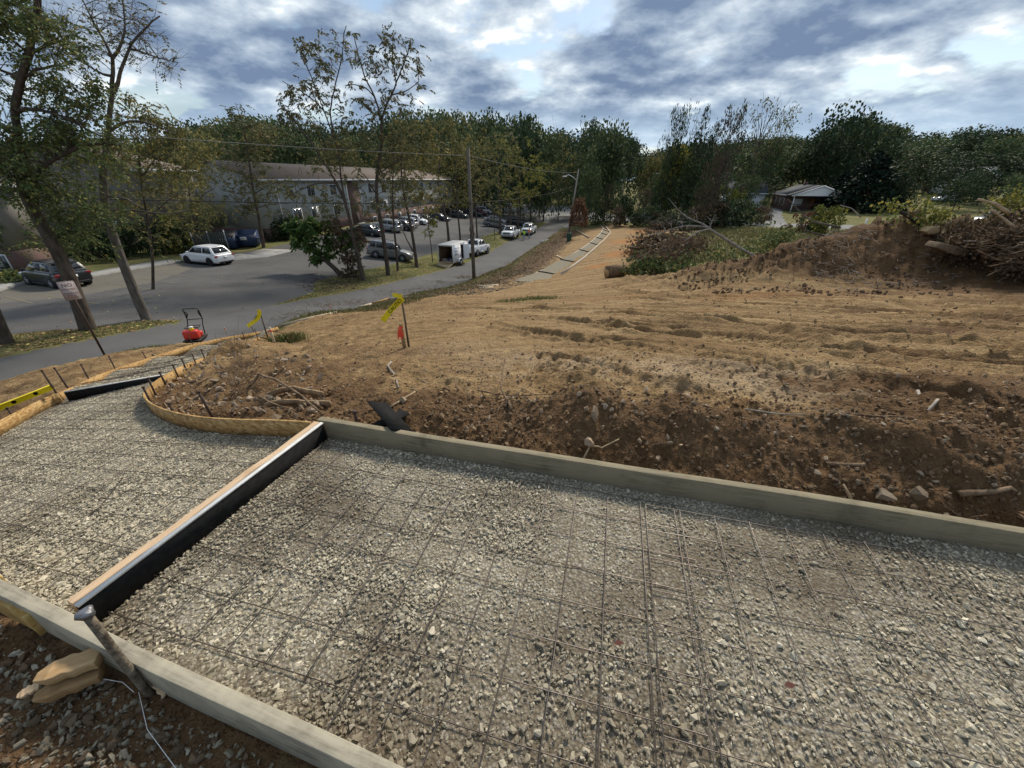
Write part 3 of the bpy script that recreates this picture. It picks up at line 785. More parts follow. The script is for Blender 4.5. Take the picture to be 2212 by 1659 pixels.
    shade_soil = blob(1350, 552, 0.1, 0.1, 0.0)
    attrs_all = dict(along=run_, across=nn_, pale=pale, dark=np.clip(dark, 0, 1), orange=np.clip(orange * 1.15, 0, 1), litter=np.clip(litter, 0, 1), green=np.clip(green, 0, 1))
    names = [('dirt_ground', M_DIRT, 'bare brown soil of the building site, rutted by machine tracks'),
             ('grass_ground', M_GRASS, 'mown and weedy turf around the lot, the buildings and the houses'),
             ('parking_lot', M_LOT, 'dark worn asphalt parking lot below the apartment buildings'),
             ('parking_bays', M_BAY, 'paler worn asphalt of the bays along the kerb'),
             ('street', M_STREET, 'pale grey street that crosses behind the site'),
             ('road', M_ROAD, 'narrow asphalt road between the site and the parking lot')]
    for k, (nm, mt, lb) in enumerate(names):
        f = Fq[cls == k]
        if len(f) == 0: continue
        used, inv = np.unique(f.ravel(), return_inverse=True)
        me = mesh_np(nm, V[used], inv.reshape(-1, 4), mt, smooth=True, attrs={a: vv[used] for a, vv in attrs_all.items()} if k == 0 else None)
        put(link(nm, me), lb, None, None, 'structure')
build_ground()

# ------------------------------------------------------------ loose rock shapes
def hull_mesh(name, mat, seed, n=13, flat=(1, 1, 1), smooth=False):
    r = np.random.default_rng(seed); bm = bmesh.new()
    P = r.normal(size=(n, 3)); P /= np.linalg.norm(P, axis=1)[:, None]; P *= (0.75 + 0.35 * r.random((n, 1)))
    P *= np.array(flat) * 0.5
    for p in P: bm.verts.new(p)
    res = bmesh.ops.convex_hull(bm, input=bm.verts)
    junk = [e for e in res['geom_interior'] if isinstance(e, bmesh.types.BMVert)]
    if junk: bmesh.ops.delete(bm, geom=junk, context='VERTS')
    me = bpy.data.meshes.new(name); bm.to_mesh(me); bm.free(); me.materials.append(mat)
    if smooth: me.polygons.foreach_set('use_smooth', np.ones(len(me.polygons), bool))
    return me
def flats(i): return [(1.25, .9, .6), (1, 1, .75), (1.4, .8, .55), (1.1, 1, .5), (.95, .85, .8), (1.5, .9, .45), (1.2, .75, .7)][i % 7]
GRAVEL_ME = [hull_mesh('crushed_stone_shape', M_GRAVEL, 100 + i, 12, flats(i)) for i in range(9)]
CLOD_ME = [hull_mesh('clod_shape', M_CLOD, 200 + i, 16, (1.1, 1, .8)) for i in range(5)]
FIELD_ME = [hull_mesh('field_stone_shape', M_FIELD, 300 + i, 14, flats(i)) for i in range(6)]

def shape_collection(name, meshes):
    c = bpy.data.collections.new(name)
    for i, me in enumerate(meshes):
        c.objects.link(bpy.data.objects.new(name + '_shape', me))
    return c
C_GRAVEL = shape_collection('crushed_stone', GRAVEL_ME)
CLODL_ME = [hull_mesh('pale_clod_shape', M_CLODL, 400 + i, 16, (1.1, 1, .7)) for i in range(5)]
C_CLODL = shape_collection('pale_clod', CLODL_ME)
C_CLOD = shape_collection('clod', CLOD_ME)
C_FIELD = shape_collection('field_stone', FIELD_ME)
def scatter(name, pts, rots, scl, coll, label, parent=None):
    me = bpy.data.meshes.new(name); me.vertices.add(len(pts)); me.vertices.foreach_set('co', np.asarray(pts, np.float32).ravel())
    a = me.attributes.new('rot', 'FLOAT_VECTOR', 'POINT'); a.data.foreach_set('vector', np.asarray(rots, np.float32).ravel())
    a = me.attributes.new('scl', 'FLOAT', 'POINT'); a.data.foreach_set('value', np.asarray(scl, np.float32))
    o = link(name, me, parent)
    ng = bpy.data.node_groups.new(name, 'GeometryNodeTree')
    ng.interface.new_socket('Geometry', in_out='INPUT', socket_type='NodeSocketGeometry')
    ng.interface.new_socket('Geometry', in_out='OUTPUT', socket_type='NodeSocketGeometry')
    N, L = ng.nodes.new, ng.links.new
    gi = N('NodeGroupInput'); go = N('NodeGroupOutput'); ip = N('GeometryNodeInstanceOnPoints')
    ci = N('GeometryNodeCollectionInfo'); ci.inputs['Collection'].default_value = coll
    ci.inputs['Separate Children'].default_value = True; ci.inputs['Reset Children'].default_value = True
    ip.inputs['Pick Instance'].default_value = True
    ra = N('GeometryNodeInputNamedAttribute'); ra.data_type = 'FLOAT_VECTOR'; ra.inputs['Name'].default_value = 'rot'
    sa = N('GeometryNodeInputNamedAttribute'); sa.data_type = 'FLOAT'; sa.inputs['Name'].default_value = 'scl'
    L(gi.outputs[0], ip.inputs['Points']); L(ci.outputs[0], ip.inputs['Instance'])
    er = N('FunctionNodeEulerToRotation'); L(ra.outputs['Attribute'], er.inputs[0]); L(er.outputs[0], ip.inputs['Rotation'])
    L(sa.outputs['Attribute'], ip.inputs['Scale']); L(ip.outputs[0], go.inputs[0])
    md = o.modifiers.new('scatter', 'NODES'); md.node_group = ng
    put(o, label, None, None, 'stuff'); return o
def rots(n, r=rng): return r.random((n, 3)) * 2 * math.pi
def lying(n, r=rng): return np.stack([r.normal(size=n) * .20, r.normal(size=n) * .20, r.random(n) * 6.283], 1)

# ------------------------------------------------------------ stone beds between the forms
def bed(name, poly, zf, label, step=0.03, amp=0.012):
    P = np.array(poly); x0, y0 = P.min(0) - 0.03; x1, y1 = P.max(0) + 0.03
    nx, ny = int((x1 - x0) / step) + 2, int((y1 - y0) / step) + 2
    X, Y = np.meshgrid(np.linspace(x0, x1, nx), np.linspace(y0, y1, ny), indexing='ij')
    x = X.ravel(); y = Y.ravel()
    z = zf(x, y) + amp * (fbm(x, y, 3.0, 3) + 0.5 * fbm(x, y, 18.0, 3))
    idx = np.arange(nx * ny).reshape(nx, ny)
    Fq = np.stack([idx[:-1, :-1], idx[1:, :-1], idx[1:, 1:], idx[:-1, 1:]], -1).reshape(-1, 4)
    xc = x[Fq].mean(1); yc = y[Fq].mean(1)
    Fq = Fq[sdist(xc, yc, poly) < 0.012]
    used, inv = np.unique(Fq.ravel(), return_inverse=True)
    o = link(name, mesh_np(name, np.stack([x, y, z], 1)[used], inv.reshape(-1, 4), M_FINES, smooth=True))
    return put(o, label, None, None, 'structure')
def clump(x, y, s=0.0): return sstep(-0.22, 0.30, fbm(x + s, y, 1.5, 3) + 0.5 * fbm(x, y + s, 5.0, 2))
def stones_in(poly, zf, n, lo, hi, seed, edge=0.012, vis=None, clumpy=0.75, lift=0.10):
    r = np.random.default_rng(seed); P = np.array(poly); a, b = P.min(0), P.max(0)
    x = a[0] + (b[0] - a[0]) * r.random(n); y = a[1] + (b[1] - a[1]) * r.random(n)
    s = lo + (hi - lo) * r.random(n) ** 2.4
    k = (sdist(x, y, poly) < -edge) & (r.random(n) < (1 - clumpy) + clumpy * clump(x, y))
    if vis is not None: k &= vis(x, y)
    x, y, s = x[k], y[k], s[k]
    return np.stack([x, y, zf(x, y) + s * lift + 0.004 * r.random(len(x))], 1), s
def in_view(x, y, z, m=60):
    d = CP * y - SP * z; u = 1106 + FPX * x / np.maximum(d, 1e-3); v = 829.5 - FPX * (SP * y + CP * z) / np.maximum(d, 1e-3)
    return (d > 0.05) & (u > -m * 4) & (u < 2212 + m * 4) & (v < 1659 + m * 4) & (v > -m)
bed1 = bed('stone_bed', PAD1, lambda x, y: np.full_like(x, ZP), 'crushed stone base levelled between the weathered planks')
bed2 = bed('stone_bed', PAD2, z2, 'crushed stone base inside the curved forms, running down to the left', 0.045)
bed3 = bed('stone_bed', TAIL, z_tail, 'crushed stone base of the narrow path below the second black joint', 0.07)
v1 = lambda x, y: in_view(x, y, ZP)
def stone_parts(parent, poly, zf, seed, count, lo, hi, test):
    pts, s = stones_in(poly, zf, count * 40, lo, hi, seed, 0.02, test, 0.5)
    d = CP * pts[:, 1] - SP * pts[:, 2]
    o = np.argsort(-s / d)[:count]; r = np.random.default_rng(seed + 1)
    for i in o:
        st = link('stone', GRAVEL_ME[int(r.integers(9))], parent); st.location = pts[i]
        st.rotation_euler = (r.normal() * .35, r.normal() * .35, r.random() * 6.28); st.scale = (s[i],) * 3
pts, s = stones_in(PAD1, lambda x, y: np.full_like(x, ZP), 170000, 0.006, 0.0185, 11, vis=v1, clumpy=0.55)
scatter('crushed_stone', pts, lying(len(pts)), s, C_GRAVEL, 'loose crushed stone spread over the near bed under the wire mesh', bed1)
pts, s = stones_in(PAD1, lambda x, y: np.full_like(x, ZP), 34000, 0.015, 0.025, 12, vis=v1, clumpy=0.9)
scatter('coarse_stone', pts, lying(len(pts)), s, C_GRAVEL, 'larger loose pieces of crushed stone in clusters on the near bed', bed1)
stone_parts(bed1, PAD1, lambda x, y: np.full_like(x, ZP), 13, 300, 0.022, 0.036, v1)
v2 = lambda x, y: in_view(x, y, z2(x, y))
pts, s = stones_in(PAD2, z2, 190000, 0.008, 0.022, 14, vis=v2, clumpy=0.6)
scatter('crushed_stone', pts, lying(len(pts)), s, C_GRAVEL, 'loose crushed stone on the lower bed inside the curved forms', bed2)
stone_parts(bed2, PAD2, z2, 15, 200, 0.024, 0.038, v2)
pts, s = stones_in(TAIL, z_tail, 26000, 0.015, 0.04, 16, clumpy=0.3)
scatter('crushed_stone', pts, lying(len(pts)), s, C_GRAVEL, 'loose crushed stone on the narrow path bed', bed3)

# ------------------------------------------------------------ form boards
BT = ZP + 0.12
def plank(name, a, b, w, h, ztop, mat, label, side=1, cat='form board', group=None, sag=0.003, n=40):
    """edge plank from a to b (inner face line), thickness to the given side"""
    a = np.array(a); b = np.array(b); t = (b - a) / np.linalg.norm(b - a); nn = np.array([-t[1], t[0]]) * side * w / 2
    P = [np.array([*(a + (b - a) * i / n + nn), 0.0]) for i in range(n + 1)]
    r = np.random.default_rng(abs(hash(label)) % 9999 if False else len(label))
    pts = []
    for i, p in enumerate(P):
        pts.append([p[0] + sag * math.sin(i * .7), p[1] + sag * math.cos(i * .5), ztop + sag * math.sin(i * 0.31 + 1)])
    m = MB(); m.ribbon(pts, w, h)
    o = m.build(name, mat, origin=tuple(pts[0]), bevel=0.0025)
    # the texture follows the board: turn local x along it
    ang = math.atan2(t[1], t[0]); me = o.data
    me.transform(Matrix.Rotation(-ang, 4, 'Z')); o.rotation_euler = (0, 0, ang)
    return put(o, label, cat, group)
plank('form_plank', FAR0 - dF * 0.03, FAR0 + dF * 4.4, 0.040, 0.155, BT, M_PLANKD, 'long cement-stained plank on edge, between stone bed and the bare soil bank', 1)
plank('form_plank', NEAR0, NEAR1, 0.040, 0.150, BT, M_PLANK, 'grey weathered plank on edge, running past the mushroomed steel stake', -1)
# doubled yellow boards that carry the near line on to the left
for i, (off, dz, lb) in enumerate([(0.012, 0.0, 'yellow strand-board strip butted to the grey plank end, inner of the pair'),
                                   (0.055, -0.035, 'yellow strand-board strip lapped outside the grey plank end, lower of the pair')]):
    nn = np.array([dN[1], -dN[0]]) * (off)
    a = NEAR0 - dN * (1.0) + nn + np.array([0, .06]); b = NEAR0 + nn + dN * (0.0 if i == 0 else 0.24)
    plank('form_strip', a, b, 0.022 if i == 0 else 0.03, 0.11, BT + dz, M_OSBY, lb, 1, 'form board')
# divider: tan plank + black joint board with white cap
def joint(a, b, z0, z1, hb, first):
    a = np.array(a, float); b = np.array(b, float); t = (b - a) / np.linalg.norm(b - a); nn = np.array([-t[1], t[0]])
    root = empty('expansion_joint', (*((a + b) / 2), (z0 + z1) / 2 - hb), 0, None, 'expansion joint')
    def strip(nm, off, w, h, dz, m, bev=0.001):
        q = MB(); pts = [[*(a + nn * off), z0 + dz], [*((a + b) / 2 + nn * off), (z0 + z1) / 2 + dz], [*(b + nn * off), z1 + dz]]
        q.ribbon(pts, w, h); o = q.build(nm, m, origin=tuple(root.location)); o.location = (0, 0, 0); o.parent = root; return o
    strip('joint_board', 0.0, 0.013, hb, -0.004, M_BLACK); strip('cap_strip', 0.001, 0.020, 0.008, 0.006, M_WHITEP)
    strip('cap_lip', 0.013, 0.005, 0.006, 0.002, M_WHITEP)
    return root
ja, jb = np.array([-1.505, 0.812]), np.array([-1.150, 1.945])
put(joint(ja, jb, BT - 0.004, BT - 0.004, 0.135, True), 'black joint board with white cap strip that divides the two stone beds')
tv = (jb - ja) / np.linalg.norm(jb - ja)
plank('form_plank', ja + np.array([-0.019, 0.004]), jb + np.array([-0.019, 0.004]), 0.038, 0.13, BT - 0.002, M_TAN, 'fresh tan plank on edge beside the white-capped black joint board', 1)
jt = joint(K_out[:2] + np.array([0.05, 0.02]), K_in[:2] - np.array([0.04, 0.0]), K_out[2] + 0.005, K_in[2] - 0.01, 0.11, False)
put(jt, 'black joint board across the path where the curved forms narrow')

def form_strip(pts, label, mat=M_OSB, w=0.013, h=0.14, cat='form board', group=None, seams=()):
    P = np.array(pts, float)
    # smooth resample
    seg = np.concatenate([[0], np.cumsum(np.linalg.norm(np.diff(P, axis=0), axis=1))]); n = max(8, int(seg[-1] / 0.07))
    s_ = np.linspace(0, seg[-1], n); Q = np.stack([np.interp(s_, seg, P[:, i]) for i in range(3)], 1)
    for _ in range(10): Q[1:-1] = 0.25 * Q[:-2] + 0.5 * Q[1:-1] + 0.25 * Q[2:]
    m = MB(); m.ribbon(Q, w, h); o = m.build('form_strip', mat, origin=tuple(Q[0]))
    put(o, label, cat, group); return o, Q
inner3 = [(*p, z2(p[0], p[1]) + FH) for p in inner]
inner3[-1] = (inner3[-1][0], inner3[-1][1], BT)
ti = [tuple(p) for p in tail_in]
curve_pts = ti[1:][::-1][:]                          # from far end back to the bend
full_inner = ti[::-1][:-1] + [ti[0]] + inner3[1:]
_, Q_in = form_strip(full_inner, 'thin bent strand-board form curving round the soil island')
outer3 = [(*p, z2(p[0], p[1]) + FH) for p in outer] + [tuple(K_out)]
_, Q_o1 = form_strip(outer3, 'strand-board form beside the yellow spirit level', h=0.15)
_, Q_o2 = form_strip([tuple(K_out + np.array([-0.03, 0.03, -0.01]))] + [tuple(p) for p in tail_out], 'long strand-board form past the red compactor, on the road side of the path')

# ------------------------------------------------------------ steel stakes
def stake(x, y, h, label, ztop=None, r=0.009, lean=(0, 0), group='steel stakes holding the bent forms', z=None):
    z0 = H(x, y) if z is None else z
    o = empty('steel_stake', (x, y, z0 - 0.12), 0, label, 'stake', group)
    top = (lean[0], lean[1], h + 0.12)
    m = MB(); m.tube([(0, 0, 0), (top[0] * .5, top[1] * .5, top[2] * .5), top], r, 8); m.build('shaft', M_STEEL, o)
    m = MB(); m.tube([(top[0], top[1], top[2] - 0.004), (top[0], top[1], top[2] + 0.008)], r * 1.35, 8); m.build('head', M_STEEL, o)
    return o
def side_pts(Q, idxs, off):
    out = []
    for i in idxs:
        i = min(int(i * (len(Q) - 1)), len(Q) - 2); t = Q[i + 1] - Q[i]; t /= np.linalg.norm(t) + 1e-9
        out.append((Q[i][0] - t[1] * off, Q[i][1] + t[0] * off, Q[i][2]))
    return out
ORD = ['first', 'second', 'third', 'fourth', 'fifth', 'sixth', 'seventh', 'eighth', 'ninth', 'tenth', 'eleventh', 'twelfth']
for k, p in enumerate(side_pts(Q_in, [.03, .13, .22, .32, .42, .49, .55, .60, .645, .69, .76, .84], 0.022)):
    hh = [.22, .25, .2, .16, .13, .10, .09, .07, .06, .10, .09, .05][k]
    stake(p[0], p[1], hh + 0.14, ORD[k] + ' steel stake behind the bent form, counted from its far end', lean=(0.01 * math.sin(k * 3), 0.012 * math.cos(k * 5)), z=p[2] - 0.14)
for k, p in enumerate(side_pts(Q_o2, [.07, .18, .30, .43, .62, .84], 0.03)):
    stake(p[0], p[1], 0.14 + [.26, .2, .2, .12, .22, .16][k], ORD[k] + ' steel stake along the long outer form, counted from the black joint', lean=(-0.02, 0.03 * math.sin(k)), z=p[2] - 0.14, group='steel stakes along the road side')
stake(K_out[0] - 0.04, K_out[1] + 0.02, 0.40, 'tall steel stake at the corner where the black joint meets the outer forms', lean=(-0.03, 0.02), z=K_out[2] - 0.14)
p_ = side_pts(Q_o1, [.55], 0.03)[0]
stake(p_[0], p_[1], 0.19, 'short steel stake beside the yellow spirit level', lean=(-0.02, 0.0), z=p_[2] - 0.14, group=None)
g = ground(465, 905); stake(g[0], g[1], 0.24, 'short leaning steel stake in front of the bark slabs', r=0.011, lean=(-0.06, 0.02), group=None)
g = at_z(765, 915, BT - 0.05); stake(g[0], g[1] + 0.04, 0.06, 'stub of a steel stake behind the cement-stained plank', r=0.011, group=None, z=BT - 0.05)
g = ground(1240, 905)

# the big mushroomed stake in front of the near plank
big = empty('mushroomed_stake', (-1.157, 0.618, -1.50), 0, 'heavy steel stake with hammered mushroom head, outside the grey plank', 'stake')
m = MB(); pts = [(0, 0, 0), (0.004, 0, .12), (0.0, .004, .25), (-.004, .01, .36), (-.006, .014, .452)]
m.tube(pts, [.0112, .0112, .0108, .0108, .0108], 12); m.build('shaft', pm('crusted_steel', (0.07, 0.05, 0.035), (0.24, 0.20, 0.14), 45, 0.85, 0.8, 60), big, smooth=True)
m = MB(); c = np.array([-.006, .014, .452])
rr = [.011, .015, .020, .018, .012, .003]; zz = [-.012, -.006, .000, .010, .014, .013]
V = []; 
for i in range(6):
    for j in range(14):
        a = j * 2 * math.pi / 14; w = rr[i] * (1 + 0.16 * math.sin(3 * a + i) + 0.1 * math.sin(7 * a))
        V.append((c[0] + w * math.cos(a), c[1] + w * math.sin(a), c[2] + zz[i] - 0.004 * math.cos(2 * a) * (i in (1, 2))))
m.add(V, [(i * 14 + j, i * 14 + (j + 1) % 14, (i + 1) * 14 + (j + 1) % 14, (i + 1) * 14 + j) for i in range(5) for j in range(14)] + [tuple(range(70, 84))])
m.build('mushroom_head', pm('bright_hammered_steel', (0.30, 0.30, 0.31), (0.17, 0.165, 0.17), 60, 0.38, 0.5, 90, metal=0.85), big, smooth=True)
# string tied to the stake
m = MB()
m.tube([(-1.150, .600, -1.395), (-1.07, .52, -1.425), (-.86, .40, -1.44), (-.70, .31, -1.445)], 0.0009, 5)
put(m.build('string_line', pm('white_string', (0.7, 0.7, 0.66), None, rough=0.8)), 'white string running from the mushroomed stake towards the camera', 'string')
m = MB(); m.tube([(-1.165, .600, -1.395), (-1.25, .64, -1.425), (-1.40, .665, -1.44), (-1.55, .655, -1.45)], 0.0009, 5)
put(m.build('string_line', MATS['white_string']), 'white string running from the mushroomed stake under the wood wedges', 'string')
# wood wedges
def wedge(c, L, w, h, rz, ry, label, mat):
    m = MB(); V = []
    n = 9
    for i in range(n):
        t = i / (n - 1); k = min(1.0, 0.30 + t * 2.6); kk = min(1, .45 + t * 3)
        for (a, b) in ((-1, -1), (1, -1), (1, 1), (-1, 1)):
            V.append(((t - .5) * L, a * w / 2 * kk + 0.003 * math.sin(i * 2.1), b * h / 2 * k + 0.002 * math.cos(i * 3.3)))
    Fc = [(4 * i + j, 4 * i + (j + 1) % 4, 4 * i + 4 + (j + 1) % 4, 4 * i + 4 + j) for i in range(n - 1) for j in range(4)] + [(3, 2, 1, 0), (4 * n - 4, 4 * n - 3, 4 * n - 2, 4 * n - 1)]
    m.add(V, Fc); o = m.build('wood_wedge', mat, bevel=0.003); o.location = c; o.rotation_euler = (0, ry, rz); return put(o, label, 'wood wedge')
M_WEDGE = mat_wood('wedge_wood', (0.36, 0.22, 0.10), (0.50, 0.34, 0.18), (0.16, 0.09, 0.04), ax=(1.5, 10, 10))
wedge(at_z(150, 1440, -1.375), .165, .062, .032, 0.38, -0.05, 'pointed light brown wood wedge, upper of the two by the stake', M_WEDGE)
wedge(at_z(150, 1478, -1.42), .16, .055, .030, 0.50, 0.02, 'pointed brown wood wedge, lower of the two by the stake', mat_wood('wedge_wood_dark', (0.24, 0.14, 0.06), (0.36, 0.23, 0.11), ax=(1.5, 10, 10)))
wedge(at_z(62, 1492, -1.435), .05, .03, .012, 0.7, 0.0, 'small splintered wood chip beside the wedges', M_TAN)
wedge(at_z(342, 1488, -1.43), .075, .012, .01, -0.5, 0.1, 'thin wood splinter against the grey plank', M_TAN)

# ------------------------------------------------------------ welded wire mesh
def wire_mesh(origin, e1, e2, r1, r2, step, zf, poly, label, rad=0.0022, lift=0.015, seed=0, gap=0.02):
    root = empty('wire_mesh', (origin[0], origin[1], float(zf(np.array([origin[0]]), np.array([origin[1]]))[0])), 0, label, 'wire mesh')
    base = np.array(root.location); r = np.random.default_rng(seed)
    for fam, (da, db, ra, rb) in enumerate(((e1, e2, r1, r2), (e2, e1, r2, r1))):
        k0, k1 = int(rb[0] / step), int(rb[1] / step)
        for k in range(k0, k1 + 1):
            ts = np.arange(ra[0], ra[1], 0.03)
            P = np.array(origin) + np.array(db) * (k * step) + ts[:, None] * np.array(da)
            ok = (sdist(P[:, 0], P[:, 1], poly) < -gap) & in_view(P[:, 0], P[:, 1], zf(P[:, 0], P[:, 1]), 150)
            if ok.sum() < 4: continue
            i0, i1 = np.nonzero(ok)[0][[0, -1]]
            # longest inside run
            runs = np.split(np.nonzero(ok)[0], np.nonzero(np.diff(np.nonzero(ok)[0]) > 1)[0] + 1); run = max(runs, key=len)
            if len(run) < 4: continue
            Q = P[run][::3]; z = zf(Q[:, 0], Q[:, 1]) + lift + (rad * 1.9 if fam else 0) + 0.008 * fbm(Q[:, 0], Q[:, 1], 1.6, 2)
            wob = 0.004 * np.sin(run[::3] * 0.05 + k)
            pts = np.stack([Q[:, 0] + wob * db[0], Q[:, 1] + wob * db[1], z], 1) - base
            m = MB(); m.tube(pts, rad, 4, False); o = m.build('wire', M_WIRE, root, smooth=True)
    return root
e1 = tuple(dF); e2 = (dF[1], -dF[0])
fz1 = lambda x, y: np.full_like(x, ZP)
wire_mesh(tuple(A0 + dF * 0.05 + np.array(e2) * 0.08), e1, e2, (-0.3, 2.05), (0, 1.35), 0.1524, fz1, PAD1, 'welded wire mesh sheet on the near stone bed, beside the black joint board', seed=1)
wire_mesh(tuple(A0 + dF * (0.05 + 12 * 0.1524 + 0.022) + np.array(e2) * 0.112), e1, e2, (0, 4.0), (0, 1.35), 0.1524, fz1, PAD1, 'welded wire mesh sheet on the near stone bed, overlapping its neighbour at the right', seed=2, lift=0.019)
t2 = (ja - jb) / np.linalg.norm(ja - jb); n2_ = np.array([t2[1], -t2[0]]); n2_ = n2_ if n2_[0] < 0 else -n2_
wire_mesh(tuple(jb + n2_ * 0.10), tuple(n2_), tuple(t2), (-0.5, 5.0), (-3.0, 2.2), 0.1524, z2, PAD2, 'welded wire mesh sheet lying inside the curved forms', rad=0.0022, seed=3)
td = (K_in - K_out)[:2]; td /= np.linalg.norm(td); tn = np.array([-td[1], td[0]])
wire_mesh(tuple(K_out[:2] + td * 0.05 + tn * 0.08), tuple(tn), tuple(td), (-1.0, 8.5), (-3.0, 2.4), 0.1524, z_tail, TAIL, 'welded wire mesh on the narrow path bed', rad=0.0025, lift=0.03, seed=4)
# bent tie wires
m = MB(); m.tube([at_z(u, v, z) for u, v, z in ((175, 1130, -1.55), (215, 1095, -1.55), (245, 1058, -1.57), (265, 1032, -1.60))], 0.0025, 5)
put(m.build('tie_wire', M_WIRE), 'loose bent tie wire lying across the lower mesh', 'wire')

# ------------------------------------------------------------ yellow spirit level
M_YEL = pm('level_yellow', (0.80, 0.62, 0.01), (0.72, 0.55, 0.01), 6, 0.45)
a = at_z(112, 836, -1.98); b = at_z(-60, 904, -2.08)
lv = empty('spirit_level', tuple((a + b) / 2), math.atan2((b - a)[1], (b - a)[0]), 'long yellow box spirit level with round cut-outs, leaning behind the outer form', 'spirit level')
L_ = float(np.linalg.norm(b - a)); lv.rotation_euler = (0, -math.asin((b - a)[2] / L_), math.atan2((b - a)[1], (b - a)[0]))
m = MB(); m.box((0, 0, .024), (L_, .026, .006)); m.box((0, 0, -.024), (L_, .026, .006)); m.box((0, 0, 0), (L_, .005, .046)); m.build('body', M_YEL, lv, bevel=.001)
m = MB()
for s_ in (-1, 1): m.box((s_ * (L_ / 2 + .002), 0, 0), (.006, .028, .056))
m.build('end_caps', M_BLACK, lv)
for f in (-.28, .0, .30):
    m = MB(); m.tube([(f * L_, -.0045, 0), (f * L_, .0045, 0)], .018, 14); m.build('hand_hole', M_BLACK, lv)
# black dropped joint board behind the far plank
a = at_z(815, 868, -1.33); b = at_z(868, 928, -1.30)
m = MB(); d_ = b - a; nn = np.array([d_[1], -d_[0], 0]); nn /= np.linalg.norm(nn)
V = []
for (p, s_) in ((a, 1), (a, -1), (b, -1), (b, 1)): V.append(p + nn * s_ * 0.062 + (0, 0, .03 * s_))
V += [p - np.array([0, 0, .012]) for p in V[:4]]
m.add(V, [(0, 1, 2, 3), (7, 6, 5, 4), (0, 4, 5, 1), (1, 5, 6, 2), (2, 6, 7, 3), (3, 7, 4, 0)])
put(m.build('joint_board_offcut', M_BLACK), 'black joint board offcut dropped on the soil behind the cement-stained plank', 'joint board')
m = MB(); a = at_z(850, 885, -1.40); b = at_z(835, 930, -1.42); m.box(tuple((a + b) / 2), (.25, .09, .01), 0.9)
put(m.build('joint_board_offcut', M_BLACK), 'black joint board offcut lying underneath the longer dropped one', 'joint board')

# ------------------------------------------------------------ trees
def leaf_quads(C, size, r, droop=0.4, w=0.38, jit=0.35):
    n = len(C); d = r.normal(size=(n, 3)); d[:, 2] -= droop * 1.3; d /= np.linalg.norm(d, axis=1)[:, None]
    s = np.cross(d, r.normal(size=(n, 3))); s /= np.linalg.norm(s, axis=1)[:, None] + 1e-9
    L = (size * (1 - jit + 2 * jit * r.random(n)))[:, None]
    up = np.cross(s, d)
    V = np.stack([C, C + d * L * .5 + s * L * w + up * L * .08, C + d * L, C + d * L * .5 - s * L * w + up * L * .08], 1).reshape(-1, 3)
    return V, np.arange(4 * n, dtype=np.int32).reshape(-1, 4)
L_GREEN = mat_leaf('leaf_green', (0.075, 0.105, 0.040), (0.11, 0.14, 0.05), (0.21, 0.19, 0.06), 0.10)
L_OLIVE = mat_leaf('leaf_olive', (0.105, 0.112, 0.045), (0.16, 0.155, 0.06), (0.26, 0.20, 0.06), 0.16)
L_BRONZE = mat_leaf('leaf_bronze', (0.085, 0.10, 0.045), (0.125, 0.13, 0.055), (0.17, 0.12, 0.06), 0.15)
L_DARK = mat_leaf('leaf_dark', (0.026, 0.046, 0.024), (0.042, 0.066, 0.031), (0.08, 0.09, 0.036), 0.10, 0.15)
L_MID = mat_leaf('leaf_mid', (0.052, 0.082, 0.038), (0.085, 0.115, 0.050), (0.14, 0.145, 0.055), 0.12, 0.15)
L_YEL = mat_leaf('leaf_yellowish', (0.10, 0.125, 0.03), (0.16, 0.16, 0.04), (0.27, 0.23, 0.05), 0.2)
L_VINE = mat_leaf('leaf_dead_vine', (0.072, 0.055, 0.038), (0.115, 0.085, 0.055), (0.16, 0.11, 0.065), 0.25, 0.1)
L_RUST = mat_leaf('leaf_rust', (0.15, 0.075, 0.042), (0.20, 0.105, 0.06), (0.10, 0.055, 0.035), 0.25, 0.1)
L_MAPLE = mat_leaf('leaf_maple', (0.05, 0.105, 0.03), (0.10, 0.165, 0.045), (0.22, 0.25, 0.06), 0.10)
L_SPRUCE = mat_leaf('needle_dark', (0.008, 0.020, 0.012), (0.016, 0.032, 0.018), None, 0.1, 0.05)

def sprays(C, k, L, ls, droop, r):
    """compound leaves: leaflets in pairs along a drooping stalk"""
    C = np.repeat(C, k, 0); n = len(C); d = r.normal(size=(n, 3)); d[:, 2] = d[:, 2] * .5 - droop * .5; d /= np.linalg.norm(d, axis=1)[:, None]
    s = np.cross(d, np.array([0, 0, 1.0]) + r.normal(size=(n, 3)) * .3); s /= np.linalg.norm(s, axis=1)[:, None] + 1e-9; LL = (L * (.6 + .7 * r.random(n)))[:, None]
    P, D = [], []
    for j in range(5):
        t = .2 + .8 * j / 4; b = C + d * LL * t + np.array([0, 0, -.22]) * LL * t * t
        for sd in ((-1, 1) if j < 4 else (0,)):
            q = d * .55 + s * sd + np.array([0, 0, -.35 * droop]); P.append(b); D.append(q / np.linalg.norm(q, axis=1)[:, None])
    P = np.concatenate(P); D = np.concatenate(D); m = len(P); w = np.cross(D, r.normal(size=(m, 3))); w /= np.linalg.norm(w, axis=1)[:, None] + 1e-9
    q = (ls * (.75 + .5 * r.random(m)))[:, None]; V = np.stack([P, P + D * q * .45 + w * q * .24, P + D * q, P + D * q * .45 - w * q * .24], 1).reshape(-1, 3)
    return V, np.arange(4 * m, dtype=np.int32).reshape(-1, 4)

